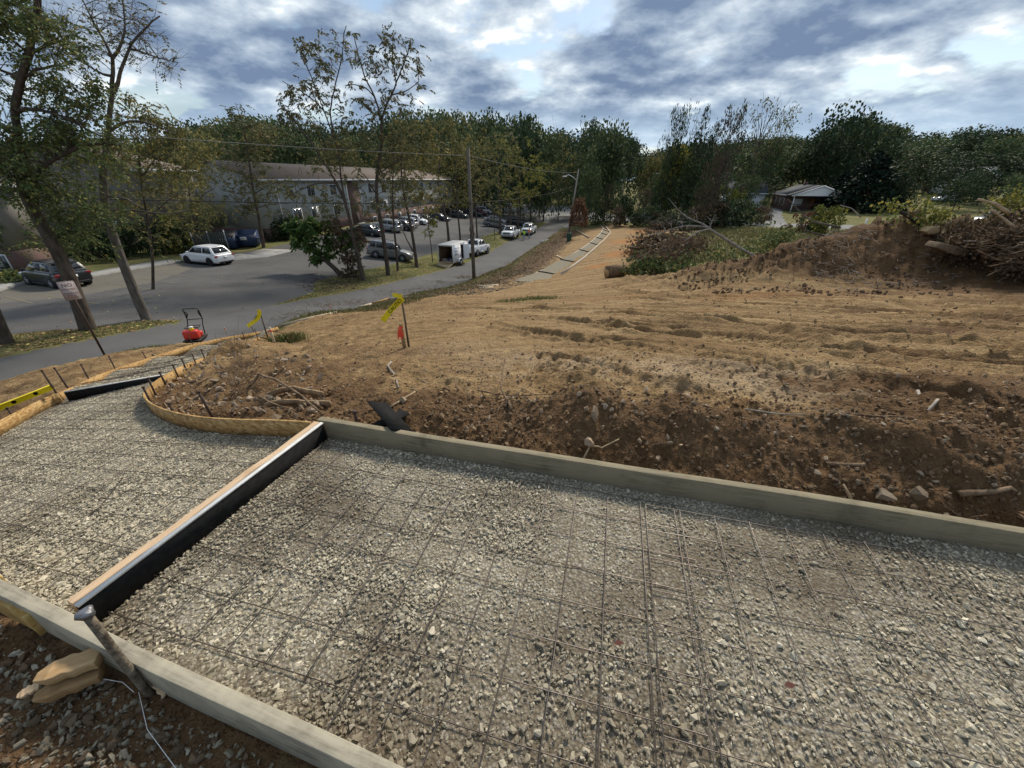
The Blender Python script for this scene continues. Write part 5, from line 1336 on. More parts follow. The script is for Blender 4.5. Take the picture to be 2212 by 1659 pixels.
for (key, u, v, Y, w, lb) in [
    ('dense_dark1', 1125, 264, 100, 60, 'dark round-topped tree behind the road crossing, left of the lamp pole'), ('dense_mid1', 1180, 300, 105, 50, 'mid green tree right behind the crossing'),
    ('sparse_mid', 1215, 290, 105, 40, 'thin-crowned pale tree above the crossing'),
    ('upright', 1280, 263, 105, 36, 'tall loose-crowned tree behind the lamp pole'), ('dense_mid2', 1325, 275, 100, 44, 'broad grey-green tree right of the lamp pole'), ('upright2', 1368, 300, 105, 26, 'narrow tree at the gap in the skyline'),
    ('dense_mid0', 1300, 330, 98, 50, 'lower grey-green tree with hanging branches by the crossing'), ('dense_mid0', 1255, 330, 118, 50, 'mid green tree seen through the lamp pole'),
    ('upright', 1459, 240, 88, 22, 'left of the tall dark narrow trees'), ('upright2', 1482, 234, 88, 26, 'tall dark narrow tree, second in the tight clump'), ('upright', 1524, 236, 86, 26, 'tall dark narrow tree with blunt top'), ('upright2', 1548, 270, 84, 22, 'short dark narrow tree beside the vine-covered one'),
    ('dense_dark2', 1500, 300, 92, 50, 'dark tree filling the foot of the narrow clump'),
    ('upright_vine', 1590, 240, 72, 36, 'tall tree smothered in reddish brown vines'), ('upright_vine', 1562, 330, 68, 24, 'shorter vine-smothered brown tree'), ('upright', 1606, 235, 76, 22, 'dark crown rising behind the vine-covered tree'),
    ('sparse', 1665, 218, 95, 52, 'tall wispy half-bare tree above the brick ranch house'), ('sparse', 1700, 240, 97, 30, 'smaller wispy tree beside the tall half-bare one'),
    ('dense_mid1', 1660, 310, 98, 56, 'grey-green tree behind the brick ranch house'), ('dense_mid2', 1720, 320, 105, 60, 'pale green tree to the left of the big dark tree'),
    ('dense_dark0', 1838, 240, 100, 60, 'big dark tree standing above the hillside'), ('dense_dark1', 1890, 262, 104, 52, 'dark tree next to the big one on the hillside'), ('dense_dark2', 1800, 300, 98, 50, 'dark tree over the white porch gable'),
    ('spruce', 1905, 328, 78, 74, 'wide very dark spruce right of the brick ranch house'), ('spruce', 1830, 370, 84, 40, 'smaller dark spruce behind the wide one'), ('dense_dark0', 2095, 345, 85, 50, 'dark tree between the two right-hand brick houses'), ('dense_mid1', 2010, 330, 100, 60, 'mid green hillside tree above the second brick house'),
    ('dense_dark1', 1962, 372, 76, 36, 'dark tree left of the second brick house'), ('dense_dark0', 2094, 378, 72, 38, 'dark tree right of the small white-edged gable'), ('dense_dark2', 2150, 368, 76, 44, 'dark tree before the far right house, nearer one'), ('dense_mid1', 2215, 380, 64, 34, 'dark tree at the very right edge above the brush'), ('dense_dark1', 2030, 352, 108, 44, 'dark tree standing over the second brick house'),
    ('dense_dark2', 2180, 335, 105, 55, 'dark hillside tree at the right edge'), ('dense_yel', 1472, 326, 90, 32, 'yellow-green rounded tree in front of the dark narrow clump'), ('dense_mid0', 1505, 350, 86, 34, 'mid green tree in front of the dark clump'),
    ('dense_olive', 1425, 335, 110, 34, 'olive tree at the foot of the skyline gap'), ('dense_mid2', 1395, 345, 118, 34, 'small grey-green tree at the skyline gap'), ('dense_mid1', 1440, 380, 92, 40, 'low tree before the white houses'),
    ('dense_mid0', 1278, 365, 88, 24, 'small bright green tree right of the leaning lamp pole'), ('shrub_dark', 1357, 418, 86, 20, 'dark rounded evergreen bush at the head of the formed path'), ('upright_vine', 1318, 400, 90, 16, 'thin vine-hung tree beside the head of the path'),
    ('upright_vine', 1398, 410, 84, 26, 'brown vine-hung thicket tree right of the dark bush'), ('dense_mid1', 1620, 385, 78, 34, 'green tree behind the vine-covered one, before the ranch house'), ('dense_mid2', 1540, 390, 80, 34, 'grey-green tree before the white houses'),
    ('shrub_yel', 1590, 396, 76, 18, 'yellow-green shrub at the foot of the vine-covered tree')]:
    stand_px(key, u, v, Y, w, lb, cat='bush' if 'shrub' in key else 'tree', name='bush' if 'shrub' in key else 'tree')
for i, (key, u, v, Y, w) in enumerate([('shrub_mid', 1415, 440, 80, 24), ('shrub_vine', 1445, 455, 76, 22), ('shrub_mid', 1478, 450, 74, 22), ('shrub_vine', 1515, 440, 72, 24), ('shrub_vine', 1548, 425, 70, 24), ('shrub_dark', 1585, 430, 70, 26),
                      ('shrub_mid', 1622, 425, 70, 24), ('shrub_vine', 1655, 440, 70, 18), ('shrub_dark', 1380, 460, 82, 18), ('shrub_vine', 1340, 440, 84, 14), ('shrub_mid', 1300, 440, 92, 20), ('shrub_dark', 1495, 470, 70, 30), ('shrub_dark', 1560, 468, 68, 30), ('shrub_vine', 1430, 475, 74, 26)]):
    stand_px(key, u, v, Y, w, 'brown and green roadside bush in the thicket beyond the meadow', 'bushes of the roadside thicket', 'bush', 'bush')
for (key, u, v, Y, w, lb) in [('shrub_yel', 1805, 437, 52, 26, 'yellow-green bush with red twigs behind the soil heap'), ('shrub_rust', 1750, 452, 56, 20, 'reddish brown bush in front of the white porch'), ('shrub_mid', 1785, 446, 54, 22, 'olive bush between the red one and the heap')]:
    stand_px(key, u, v, Y, w, lb, cat='bush', name='bush')

# ------------------------------------------------------------ vehicles
def paint(name, c, metal=0.0, rough=0.3): return pm(name, c, None, rough=rough, spec=0.5, metal=metal, coat=0.6)
M_GLASS = pm('car_glass', (0.012, 0.014, 0.016), None, rough=0.08, spec=0.7)
M_TYRE = pm('tyre', (0.018, 0.018, 0.018), (0.03, 0.03, 0.03), 20, 0.85)
M_RIM = pm('alloy_rim', (0.45, 0.46, 0.47), None, rough=0.3, metal=0.8)
M_RIMB = pm('black_rim', (0.025, 0.025, 0.028), None, rough=0.4, metal=0.3)
M_TRIM = pm('black_trim', (0.02, 0.02, 0.021), None, rough=0.6)
M_RED = pm('tail_lens', (0.30, 0.012, 0.012), None, rough=0.2, spec=0.6)
M_LENS = pm('clear_lens', (0.55, 0.57, 0.58), None, rough=0.12, spec=0.8)
M_CHROME = pm('chrome', (0.6, 0.6, 0.6), None, rough=0.15, metal=1.0)
M_PLATE = pm('plate_white', (0.65, 0.66, 0.66), None, rough=0.5)
M_ALU = pm('aluminium', (0.42, 0.43, 0.44), (0.34, 0.35, 0.36), 12, 0.45, metal=0.6)
M_WHITE = paint('white_paint', (0.78, 0.79, 0.80))

def wheel(root, x, y, r, w, rim, side):
    m = MB(); n = 22
    prof = [(r * .55, -w / 2), (r * .93, -w / 2), (r, -w * .32), (r, w * .32), (r * .93, w / 2), (r * .55, w / 2)]
    V = [(p[0] * math.cos(2 * math.pi * j / n), p[1], p[0] * math.sin(2 * math.pi * j / n)) for p in prof for j in range(n)]
    m.add(V, [(i * n + j, i * n + (j + 1) % n, (i + 1) * n + (j + 1) % n, (i + 1) * n + j) for i in range(5) for j in range(n)] + [tuple(range(n))[::-1], tuple(range(5 * n, 6 * n))])
    o = m.build('wheel', M_TYRE, root); o.location = (x, y, r)
    q = MB()
    V = [(r * .60 * math.cos(2 * math.pi * j / n), side * (w / 2 + .003), r * .60 * math.sin(2 * math.pi * j / n)) for j in range(n)]
    V += [(r * .50 * math.cos(2 * math.pi * j / n), side * (w / 2 - .015), r * .50 * math.sin(2 * math.pi * j / n)) for j in range(n)]
    q.add(V, [(j, (j + 1) % n, n + (j + 1) % n, n + j) for j in range(n)])
    for k in range(5):
        a = 2 * math.pi * k / 5 + .3; c, s = math.cos(a), math.sin(a); R = np.array([[c, 0, -s], [0, 1, 0], [s, 0, c]])
        q.box((r * .30 * c, side * (w / 2 - .003), r * .30 * s), (r * .56, .02, r * .15), R=R)
    q.tube([(0, side * (w / 2 - .02), 0), (0, side * (w / 2 + .008), 0)], r * .14, 10)
    q.build('rim', rim, o)
def loft(m, st):
    """body sections along x: (x, halfwidth, zbottom, zside, ztop, crown)"""
    k = 12; V = []
    for (x, w, zb, zs, zt, cr) in st:
        h = zt - zb
        pr = [(w * .80, zb), (w * .97, zb + h * .12), (w, zb + h * .38), (w * .985, zs), (w * .90, zt - .02), (w * .5, zt + cr)]
        V += [(x, p[0], p[1]) for p in pr] + [(x, -p[0], p[1]) for p in pr[::-1]]
    n = len(st)
    F_ = [(i * k + j, i * k + (j + 1) % k, (i + 1) * k + (j + 1) % k, (i + 1) * k + j) for i in range(n - 1) for j in range(k)]
    F_ += [tuple(range(k))[::-1], tuple((n - 1) * k + j for j in range(k))]
    return m.add(V, F_)
def panel(root, name, corners, mat, out=.006, inset=.0, th=.004):
    """thin plate lying on a four-cornered face, set proud of it"""
    P = np.array(corners, float); c = P.mean(0); nn = np.cross(P[1] - P[0], P[3] - P[0]); nn /= np.linalg.norm(nn) + 1e-9
    P = c + (P - c) * (1 - inset); m = MB(); A = P + nn * out; B = P - nn * th
    m.add(np.concatenate([A, B]), [(0, 1, 2, 3), (7, 6, 5, 4), (0, 4, 5, 1), (1, 5, 6, 2), (2, 6, 7, 3), (3, 7, 4, 0)])
    return m.build(name, mat, root)
def lerp(a, b, t): return np.array(a) * (1 - t) + np.array(b) * t
KINDS = {  # L, W, H, belt, cabin bottom rear/front x (from rear bumper), roof rear/front x, hood z, deck z, wheel r, axles
    'hatch': dict(L=4.3, W=1.80, H=1.56, belt=.98, cb=(.16, 3.22), rf=(.62, 2.45), hood=.96, nose=.72, deck=.98, wr=.34, ax=(.82, 3.42), split=(.62, 1.45, 2.45)),
    'sedan': dict(L=4.75, W=1.82, H=1.46, belt=.92, cb=(.62, 3.45), rf=(1.35, 2.65), hood=.93, nose=.66, deck=1.0, wr=.33, ax=(.98, 3.72), split=(.5, 1.7, 2.6)),
    'suv': dict(L=4.68, W=1.86, H=1.72, belt=1.06, cb=(.10, 3.45), rf=(.42, 2.70), hood=1.04, nose=.80, deck=1.06, wr=.36, ax=(.95, 3.68), split=(.95, 1.8, 2.7)),
    'wagon': dict(L=4.80, W=1.84, H=1.54, belt=.95, cb=(.10, 3.5), rf=(.55, 2.7), hood=.94, nose=.70, deck=.95, wr=.33, ax=(.98, 3.75), split=(1.0, 1.85, 2.7)),
    'van': dict(L=4.95, W=1.94, H=1.76, belt=1.02, cb=(.08, 3.95), rf=(.35, 3.05), hood=1.02, nose=.74, deck=1.02, wr=.34, ax=(1.0, 3.95), split=(1.1, 2.1, 3.05)),
    'pickup': dict(L=5.9, W=2.0, H=1.93, belt=1.24, cb=(1.98, 4.55), rf=(2.10, 3.75), hood=1.24, nose=1.02, deck=1.24, wr=.40, ax=(1.20, 4.95), split=(2.1, 2.95, 3.75)),
}
def make_car(name, kind, x, y, heading, body, label, cat='car', group=None, rim=None, z=None, spare=False, rack=False, tilt=True):
    K = KINDS[kind]; L, W, Hh, B = K['L'], K['W'], K['H'], K['belt']; hw = W / 2; mid = L / 2
    c, s = math.cos(heading), math.sin(heading); hx = mid - K['ax'][0]
    zf, zr = H(x + c * 1.4, y + s * 1.4), H(x - c * 1.4, y - s * 1.4)
    root = empty(name, (x, y, (zf + zr) / 2 if z is None else z), heading, label, cat, group)
    root.rotation_euler = (0, -math.atan2(zf - zr, 2.8), heading)
    X = lambda v: v - mid
    pick = kind == 'pickup'; gc = .20 if not pick else .38
    m = MB()
    if not pick:
        st = [(X(0), hw * .86, gc + .15, B * .78, K['deck'] - .10, 0), (X(.10), hw * .95, gc + .04, B * .85, K['deck'] - .03, .0), (X(.7), hw, gc, B * .90, K['deck'], .0), (X(K['cb'][0] + .3), hw, gc, B * .92, B, 0),
              (X(K['cb'][1] - .3), hw, gc, B * .92, B, 0), (X(K['cb'][1]), hw * .99, gc, B * .90, K['hood'] + .01, .03), (X(L - .55), hw * .96, gc, K['nose'], K['hood'] - .08, .03), (X(L - .15), hw * .88, gc + .03, K['nose'] * .9, K['nose'] + .02, .0), (X(L), hw * .72, gc + .12, K['nose'] * .8, K['nose'] - .10, 0)]
    else:
        st = [(X(K['cb'][0] - .06), hw, gc, B * .92, B, 0), (X(K['cb'][1] - .2), hw, gc, B * .92, B, 0), (X(K['cb'][1]), hw * .99, gc, B * .92, K['hood'], .03), (X(L - .45), hw * .97, gc, K['nose'] + .05, K['hood'] - .06, .03), (X(L - .12), hw * .94, gc + .05, K['nose'], K['nose'] + .07, 0), (X(L - .06), hw * .90, gc + .1, K['nose'] * .95, K['nose'], 0)]
    loft(m, st)
    # cabin
    rb, rf = K['cb']; tb, tf = K['rf']; wb, wt = hw * .93, hw * .72; zt = Hh - .03
    cab = [(X(rb), wb, B - .02), (X(rf), wb, B - .02), (X(rf), -wb, B - .02), (X(rb), -wb, B - .02), (X(tb), wt, zt), (X(tf), wt, zt), (X(tf), -wt, zt), (X(tb), -wt, zt)]
    m.add(cab, [(0, 1, 5, 4), (1, 2, 6, 5), (2, 3, 7, 6), (3, 0, 4, 7), (4, 5, 6, 7), (3, 2, 1, 0)])
    if pick:      # open load bed
        bx0, bx1 = .05, K['cb'][0] - .08; bl = bx1 - bx0; bc = X((bx0 + bx1) / 2)
        m.box((bc, 0, gc + .16), (bl, W * .90, .16))
        for sd in (-1, 1): m.box((bc, sd * (hw - .05), (gc + .2 + B) / 2), (bl, .10, B - gc - .2))
        m.box((X(bx0 + .04), 0, (gc + .2 + B) / 2), (.08, W * .95, B - gc - .2)); m.box((X(bx1 - .04), 0, (gc + .2 + B) / 2), (.06, W * .90, B - gc - .2))
    o = m.build('body', body, root, bevel=.035, seg=2)
    cab = np.array(cab)
    # roof skin
    m = MB(); V = []
    for (xx, zz) in ((X(tb) - .02, zt + .005), (X(tb) + .25, zt + .035), (X(tf) - .3, zt + .035), (X(tf) + .02, zt + .002)):
        V += [(xx, wt, zz - .012), (xx, wt * .5, zz + .01), (xx, -wt * .5, zz + .01), (xx, -wt, zz - .012)]
    m.add(V, [(i * 4 + j, i * 4 + j + 1, i * 4 + j + 5, i * 4 + j + 4) for i in range(3) for j in range(3)]); m.build('roof', body, root, smooth=True)
    # glass
    ws = [lerp(cab[1], cab[5], .08), lerp(cab[2], cab[6], .08), lerp(cab[2], cab[6], .93), lerp(cab[1], cab[5], .93)]
    panel(root, 'windscreen', [lerp(ws[0], ws[1], .07), lerp(ws[0], ws[1], .93), lerp(ws[3], ws[2], .93), lerp(ws[3], ws[2], .07)], M_GLASS, .008)
    rw = [lerp(cab[3], cab[7], .15), lerp(cab[0], cab[4], .15), lerp(cab[0], cab[4], .9), lerp(cab[3], cab[7], .9)]
    panel(root, 'rear_window', [lerp(rw[0], rw[1], .09), lerp(rw[0], rw[1], .91), lerp(rw[3], rw[2], .91), lerp(rw[3], rw[2], .09)], M_GLASS, .008)
    for sd in (1, -1):
        b0, b1, t1, t0 = (cab[0], cab[1], cab[5], cab[4]) if sd > 0 else (cab[3], cab[2], cab[6], cab[7])
        def P(xx, h):
            a = lerp(b0, t0, h); b = lerp(b1, t1, h); t = (X(xx) - a[0]) / (b[0] - a[0]); return lerp(a, b, min(.96, max(.04, t)))
        sp = K['split']; segs = [(sp[0] + .05, sp[1] - .04), (sp[1] + .04, sp[2] + .02)]
        if kind in ('suv', 'wagon', 'van', 'hatch'): segs = [(rb + .22, sp[0] - .05)] + segs if kind != 'hatch' else segs
        for i, (a, b) in enumerate(segs):
            last = i == len(segs) - 1; bb = b + (rf - sp[2]) * .72 if last else b
            aa = a - (sp[0] - rb) * .5 if (i == 0 and kind in ('sedan', 'hatch')) else a
            q = [P(aa, .14), P(bb, .14), P(b, .88), P(a + .02, .88)]
            if sd > 0: q = q[::-1]
            panel(root, 'side_window', q, M_GLASS, .008)
        # mirror, handles, lamps
        m = MB(); m.box((X(sp[2] + .48), sd * (hw + .09), B + .07), (.12, .18, .15)); m.build('wing_mirror', M_TRIM if pick or 'black' in body.name else body, root, bevel=.02)
        for xx in (sp[1] + .12, sp[2] - .1 if not pick else sp[2] + .12):
            m = MB(); m.box((X(xx), sd * (hw * .985 + .008), B * .84), (.17, .02, .03)); m.build('door_handle', M_TRIM if pick else body, root)
        m = MB(); m.box((X(L - .20), sd * hw * .72, K['nose'] - .03), (.26, hw * .36, .15)); m.build('headlight', M_LENS, root, bevel=.02)
        m = MB(); m.box((X(.06), sd * hw * .80, B * .83 if not pick else B * .80), (.12, hw * (.30 if not pick else .14), .16 if not pick else .38)); m.build('taillight', M_RED, root, bevel=.015)
        # sill and arches
        m = MB(); m.box((0, sd * hw * .93, gc + .03), (K['ax'][1] - K['ax'][0] - .75, .10, .10)); m.build('sill', M_TRIM, root)
        for ax in K['ax']:
            m = MB(); m.tube([(X(ax), sd * (hw * .70), K['wr'] + .01), (X(ax), sd * (hw + .004), K['wr'] + .01)], K['wr'] * 1.17, 22); m.build('wheel_arch', M_TRIM, root)
            wheel(root, X(ax), sd * (hw - .095), K['wr'], .22, rim or M_RIM, sd)
    m = MB(); m.box((X(L - .01), 0, gc + .20), (.10, W * .62, .16)); m.build('front_grille', M_TRIM, root, bevel=.02)
    m = MB(); m.box((X(.0), 0, gc + .12), (.12, W * .70, .14)); m.build('rear_bumper', M_TRIM if not pick else M_CHROME, root, bevel=.02)
    for xx, sd in ((X(-.02) if not pick else X(-.06), -1), (X(L + .05), 1)):
        m = MB(); m.box((xx, 0, B * .72 if sd < 0 and not pick else gc + .18), (.015, .31, .155)); m.build('license_plate', M_PLATE, root)
    if rack:
        for sd in (-1, 1):
            m = MB(); m.tube([(X(tb + .1), sd * wt * .9, zt + .03), (X(tb + .2), sd * wt * .9, zt + .10), (X(tf - .2), sd * wt * .9, zt + .10), (X(tf - .05), sd * wt * .9, zt + .03)], .018, 5); m.build('roof_rail', M_TRIM, root)
    if spare:
        m = MB(); m.tube([(X(-.02), 0, .92), (X(-.20), 0, .92)], .36, 22); m.build('spare_wheel_cover', M_ALU, root, bevel=.03)
    if pick:
        m = MB(); m.box((X(L - .05), 0, K['nose'] - .12), (.07, W * .60, .30)); m.build('grille', pm('dark_grille', (.06, .06, .065), None, rough=.4, metal=.5), root, bevel=.01)
        for dz in (.0, .1, -.1):
            m = MB(); m.box((X(L - .008), 0, K['nose'] - .12 + dz), (.02, W * .58, .022)); m.build('grille_bar', M_CHROME, root)
        m = MB(); m.box((X(L + .03), 0, gc + .12), (.16, W * .93, .24)); m.build('front_bumper', pm('grey_bumper', (.28, .29, .29), None, rough=.35, metal=.5), root, bevel=.03)
        for sd in (-1, 1):
            m = MB(); m.tube([(X(2.0), sd * (hw + .06), gc + .03), (X(4.3), sd * (hw + .06), gc + .03)], .05, 8); m.build('side_step', M_CHROME, root)
    return root
R_ = math.radians
PB = paint('black_paint', (0.012, 0.013, 0.016)); PG = paint('grey_paint', (0.17, 0.17, 0.16), .3); PDG = paint('dark_grey_paint', (0.045, 0.055, 0.058), .3)
PN = paint('dark_blue_paint', (0.02, 0.028, 0.05), .2); PS = paint('silver_paint', (0.42, 0.43, 0.44), .5); PR = paint('dark_red_paint', (0.13, 0.015, 0.02), .2); PT = paint('taupe_paint', (0.12, 0.12, 0.115), .3)
make_car('parked_car', 'hatch', -29.1, 24.9, R_(160), PB, 'black hatchback parked nose-in at the kerb in front of the hedges')
make_car('parked_car', 'hatch', -26.9, 35.2, R_(163), M_WHITE, 'white hatchback with black wheels parked nose-in near the dumpsters', rim=M_RIMB)
make_car('parked_car', 'suv', -13.1, 43.1, R_(5), PG, 'grey-brown SUV with roof rails parked side-on behind the verge trees', rack=True)
def car_at(kind, u, v, zz, hd, body, label, **k):
    p = at_z(u, v, zz); return make_car('parked_car', kind, p[0], p[1], R_(hd), body, label, **k)
car_at('sedan', 792, 508, -7.0, 168, PDG, 'dark grey sedan at the near end of the row by the apartment wall')
car_at('suv', 836, 500, -7.15, 168, PS, 'silver SUV with a spare wheel on its back door, next to the dark grey sedan', spare=True)
car_at('sedan', 866, 495, -7.2, 168, PB, 'black car squeezed between the silver SUV and a pale car')
car_at('wagon', 874, 490, -7.3, 168, PS, 'pale silver estate car behind the black one in the row')
car_at('hatch', 900, 484, -7.4, 350, M_WHITE, 'white hatchback seen between two verge tree trunks')
car_at('sedan', 921, 481, -7.5, 350, PDG, 'dark grey car right behind the white hatchback')
car_at('sedan', 951, 475, -7.7, 345, PN, 'dark blue sedan parked left of the wide Y-forked tree')
car_at('van', 990, 467, -8.0, 345, PDG, 'dark minivan parked behind the straight verge tree')
car_at('suv', 1022, 463, -8.1, 345, PB, 'black SUV beyond the dark minivan, near the pole')
car_at('suv', 1034, 461, -8.2, 345, PR, 'dark red SUV just right of the utility pole')
car_at('suv', 1046, 458, -8.3, 345, M_WHITE, 'white SUV next to the dark red one')
car_at('sedan', 1062, 453, -8.4, 345, M_WHITE, 'white sedan at the far end of the row')
car_at('sedan', 1092, 447, -8.6, 345, PS, 'silver sedan out at the street behind the row')
car_at('wagon', 1070, 488, -7.85, 3, PT, 'grey estate car parked side-on behind the first parked white pickup')
car_at('sedan', 1069, 477, -8.1, 3, PS, 'pale sedan hidden behind the grey estate car')
car_at('suv', 1116, 479, -8.4, 3, PB, 'black SUV parked behind the second parked white pickup')
TW = make_car('pickup_truck', 'pickup', -4.9, 54.4, R_(72), M_WHITE, 'white crew cab pickup hitched to the open cargo trailer', 'pickup truck')
make_car('pickup_truck', 'pickup', -0.25, 71.4, R_(-104), M_WHITE, 'white pickup with grey bumper parked nose towards the trailer', 'pickup truck')
make_car('pickup_truck', 'pickup', 3.3, 80.9, R_(-104), M_WHITE, 'white pickup parked behind the other, the two workers at its nose', 'pickup truck')
M_INK = pm('dark_print', (0.03, 0.035, 0.05), None, rough=.6); M_BLUE = pm('blue_print', (0.02, 0.09, 0.30), None, rough=.6)
# lettering on the truck door
text_mesh('door_lettering', 'HB', .26, M_INK, TW, (1.25, -1.006, .98), (math.pi / 2, 0, 0))
# ---- trailer
hd = R_(69); c, s = math.cos(hd), math.sin(hd); tx, ty = -6.75, 46.1; tz = H(tx, ty)
TR = empty('cargo_trailer', (tx, ty, tz), hd, 'white enclosed cargo trailer with its ramp down and side door open', 'trailer')
x0, x1, w, zb, zt = -1.75, 1.85, .93, .42, 2.28
def board(m, a, b): m.box(((a[0] + b[0]) / 2, (a[1] + b[1]) / 2, (a[2] + b[2]) / 2), (abs(b[0] - a[0]), abs(b[1] - a[1]), abs(b[2] - a[2])))
m = MB()
board(m, (x0, w - .04, zb), (x1, w, zt)); board(m, (x0, -w, zb), (.10, -w + .04, zt)); board(m, (.78, -w, zb), (x1, -w + .04, zt)); board(m, (.10, -w, zt - .20), (.78, -w + .04, zt)); board(m, (.10, -w, zb), (.78, -w + .04, zb + .08))
board(m, (x1 - .04, -w + .04, zb), (x1, w - .04, zt))
m.add([(x1, -w, zb), (x1, w, zb), (x1 + .45, 0, zb), (x1, -w, zt), (x1, w, zt), (x1 + .45, 0, zt)], [(0, 2, 5, 3), (1, 4, 5, 2), (3, 5, 4), (0, 1, 2)])
m.build('body', paint('trailer_white', (.74, .75, .76), 0, .4), TR)
m = MB(); board(m, (x0, -w + .04, zb), (x1, w - .04, zb + .05)); m.build('floor', M_TAN, TR)
m = MB(); board(m, (x0 - .04, -w - .02, zt), (x1 + .05, w + .02, zt + .04)); m.build('roof', M_ALU, TR, bevel=.01)
m = MB(); M_PLY = pm('ply_lining', (.16, .10, .06), (.10, .06, .04), 4, .8)
board(m, (x0 + .02, w - .052, zb + .05), (x1 - .05, w - .043, zt - .02)); board(m, (x1 - .055, -w + .05, zb + .05), (x1 - .043, w - .05, zt - .02)); m.build('lining', M_PLY, TR)
m = MB()
for a, b in (((x0 - .03, w - .07, zb - .02), (x0 + .05, w + .01, zt)), ((x0 - .03, -w - .01, zb - .02), (x0 + .05, -w + .07, zt)), ((x0 - .03, -w + .07, zt - .1), (x0 + .05, w - .07, zt + .002))): board(m, a, b)
m.build('rear_frame', pm('frame_white', (.62, .63, .63), None, rough=.5), TR)
m = MB()
for yy in (-w + .12, w - .12): m.box((x0 - .035, yy, 1.4), (.02, .025, .5))
m.build('door_cam', M_ALU, TR)
m = MB(); m.add([(x0 - .03, -w + .03, zb - .01), (x0 - .03, w - .03, zb - .01), (x0 - 1.62, w - .03, .05), (x0 - 1.62, -w + .03, .05), (x0 - .03, -w + .03, zb - .07), (x0 - .03, w - .03, zb - .07), (x0 - 1.62, w - .03, .01), (x0 - 1.62, -w + .03, .01)],
                [(0, 1, 2, 3), (7, 6, 5, 4), (0, 4, 5, 1), (1, 5, 6, 2), (2, 6, 7, 3), (3, 7, 4, 0)]); m.build('ramp', pm('ramp_ply', (.50, .39, .24), (.42, .32, .19), 5, .8), TR)
m = MB(); a = R_(-32); R3 = np.array([[math.cos(a), -math.sin(a), 0], [math.sin(a), math.cos(a), 0], [0, 0, 1]])
m.box((.80 + .36 * math.cos(a), -w - .01 + .36 * math.sin(a), (zb + zt) / 2 - .05), (.72, .035, zt - zb - .24), R=R3); m.build('side_door', MATS['trailer_white'], TR, bevel=.005)
for sd in (1, -1):
    wheel(TR, -.35, sd * (w + .13), .33, .19, pm('white_rim', (.72, .72, .72), None, rough=.4), sd)
    m = MB(); n = 9; V = []
    for i in range(n):
        t = math.pi * i / (n - 1); V += [(-.35 + .44 * math.cos(t), sd * (w + .005), .40 + .36 * math.sin(t)), (-.35 + .44 * math.cos(t), sd * (w + .25), .40 + .36 * math.sin(t))]
    m.add(V, [(2 * i, 2 * i + 1, 2 * i + 3, 2 * i + 2) for i in range(n - 1)]); o = m.build('mudguard', MATS['trailer_white'], TR)
    sm = o.modifiers.new('thickness', 'SOLIDIFY'); sm.thickness = .02
m = MB(); m.tube([(x1, .5, .42), (3.15, 0, .45)], .04, 6); m.tube([(x1, -.5, .42), (3.15, 0, .45)], .04, 6); m.tube([(2.5, 0, .42), (2.5, 0, .0)], .03, 6); m.build('drawbar', M_TRIM, TR)
# printing on the side: small line with peak mark, big blue line, thin line, grey bar
rx = (math.pi / 2, 0, 0)
text_mesh('printed_line', 'ESTRA', .17, M_INK, TR, (-.98, -w - .006, 1.86), rx); text_mesh('printed_line', 'AMAZING', .20, M_BLUE, TR, (-.90, -w - .006, 1.60), rx)
text_mesh('printed_line', 'LANDSCAPE', .09, pm('red_print', (.35, .12, .12), None), TR, (-.90, -w - .006, 1.42), rx)
m = MB(); m.box((-.90, -w - .004, 1.24), (.85, .006, .17)); m.build('printed_bar', pm('grey_print', (.25, .26, .27), None), TR)
text_mesh('printed_line', 'STONE  PATIO', .10, M_WHITEP, TR, (-.90, -w - .010, 1.24), rx)
m = MB(); m.add([(-.62, -w - .006, 1.80), (-.38, -w - .006, 1.80), (-.50, -w - .006, 2.04)], [(0, 1, 2)]); m.build('peak_mark', M_INK, TR)
# load inside
def wp(lx, ly, lz): return (tx + c * lx - s * ly, ty + s * lx + c * ly, tz + lz)
def lump(name, loc, sc, mat, label, cat, seed):
    r = np.random.default_rng(seed); bm = bmesh.new(); bmesh.ops.create_icosphere(bm, subdivisions=2, radius=.5)
    for v_ in bm.verts: v_.co *= 1 + .22 * r.normal()
    me = bpy.data.meshes.new(name); bm.to_mesh(me); bm.free(); me.materials.append(mat); o = link(name, me); o.location = loc; o.scale = sc
    return put(o, label, cat)
lump('sack', wp(-1.3, .45, .62), (.6, .7, .35), pm('grey_sack', (.22, .22, .22), (.3, .3, .3), 5, .9), 'grey sack lying inside the trailer at the left', 'sack', 1)
lump('blue_bundle', wp(-1.1, -.1, .66), (.5, .5, .4), pm('blue_cloth', (.03, .035, .10), None), 'dark blue bundle inside the trailer', 'bundle', 2)
lump('sack', wp(-1.35, -.5, .62), (.45, .4, .32), MATS['grey_sack'], 'pale sack at the right inside the trailer doorway', 'sack', 3)
def bucket(loc, r, h, mat, label):
    root = empty('bucket', loc, 0, label, 'bucket'); m = MB(); m.tube([(0, 0, 0), (0, 0, h)], [r * .85, r], 12); m.build('pail', mat, root)
    m = MB(); m.tube([(0, 0, h - .01), (0, 0, h + .02)], r * 1.04, 12); m.build('lid', M_WHITEP, root)
M_BKT = pm('white_bucket', (.6, .6, .58), None)
for i, h_ in enumerate((.05, .47, .90)): bucket(wp(.42, -.65, zb + h_), .15, .36, M_BKT, ['white bucket on the trailer floor inside the side door', 'white bucket on the middle level inside the side door', 'white bucket on the top level inside the side door'][i])
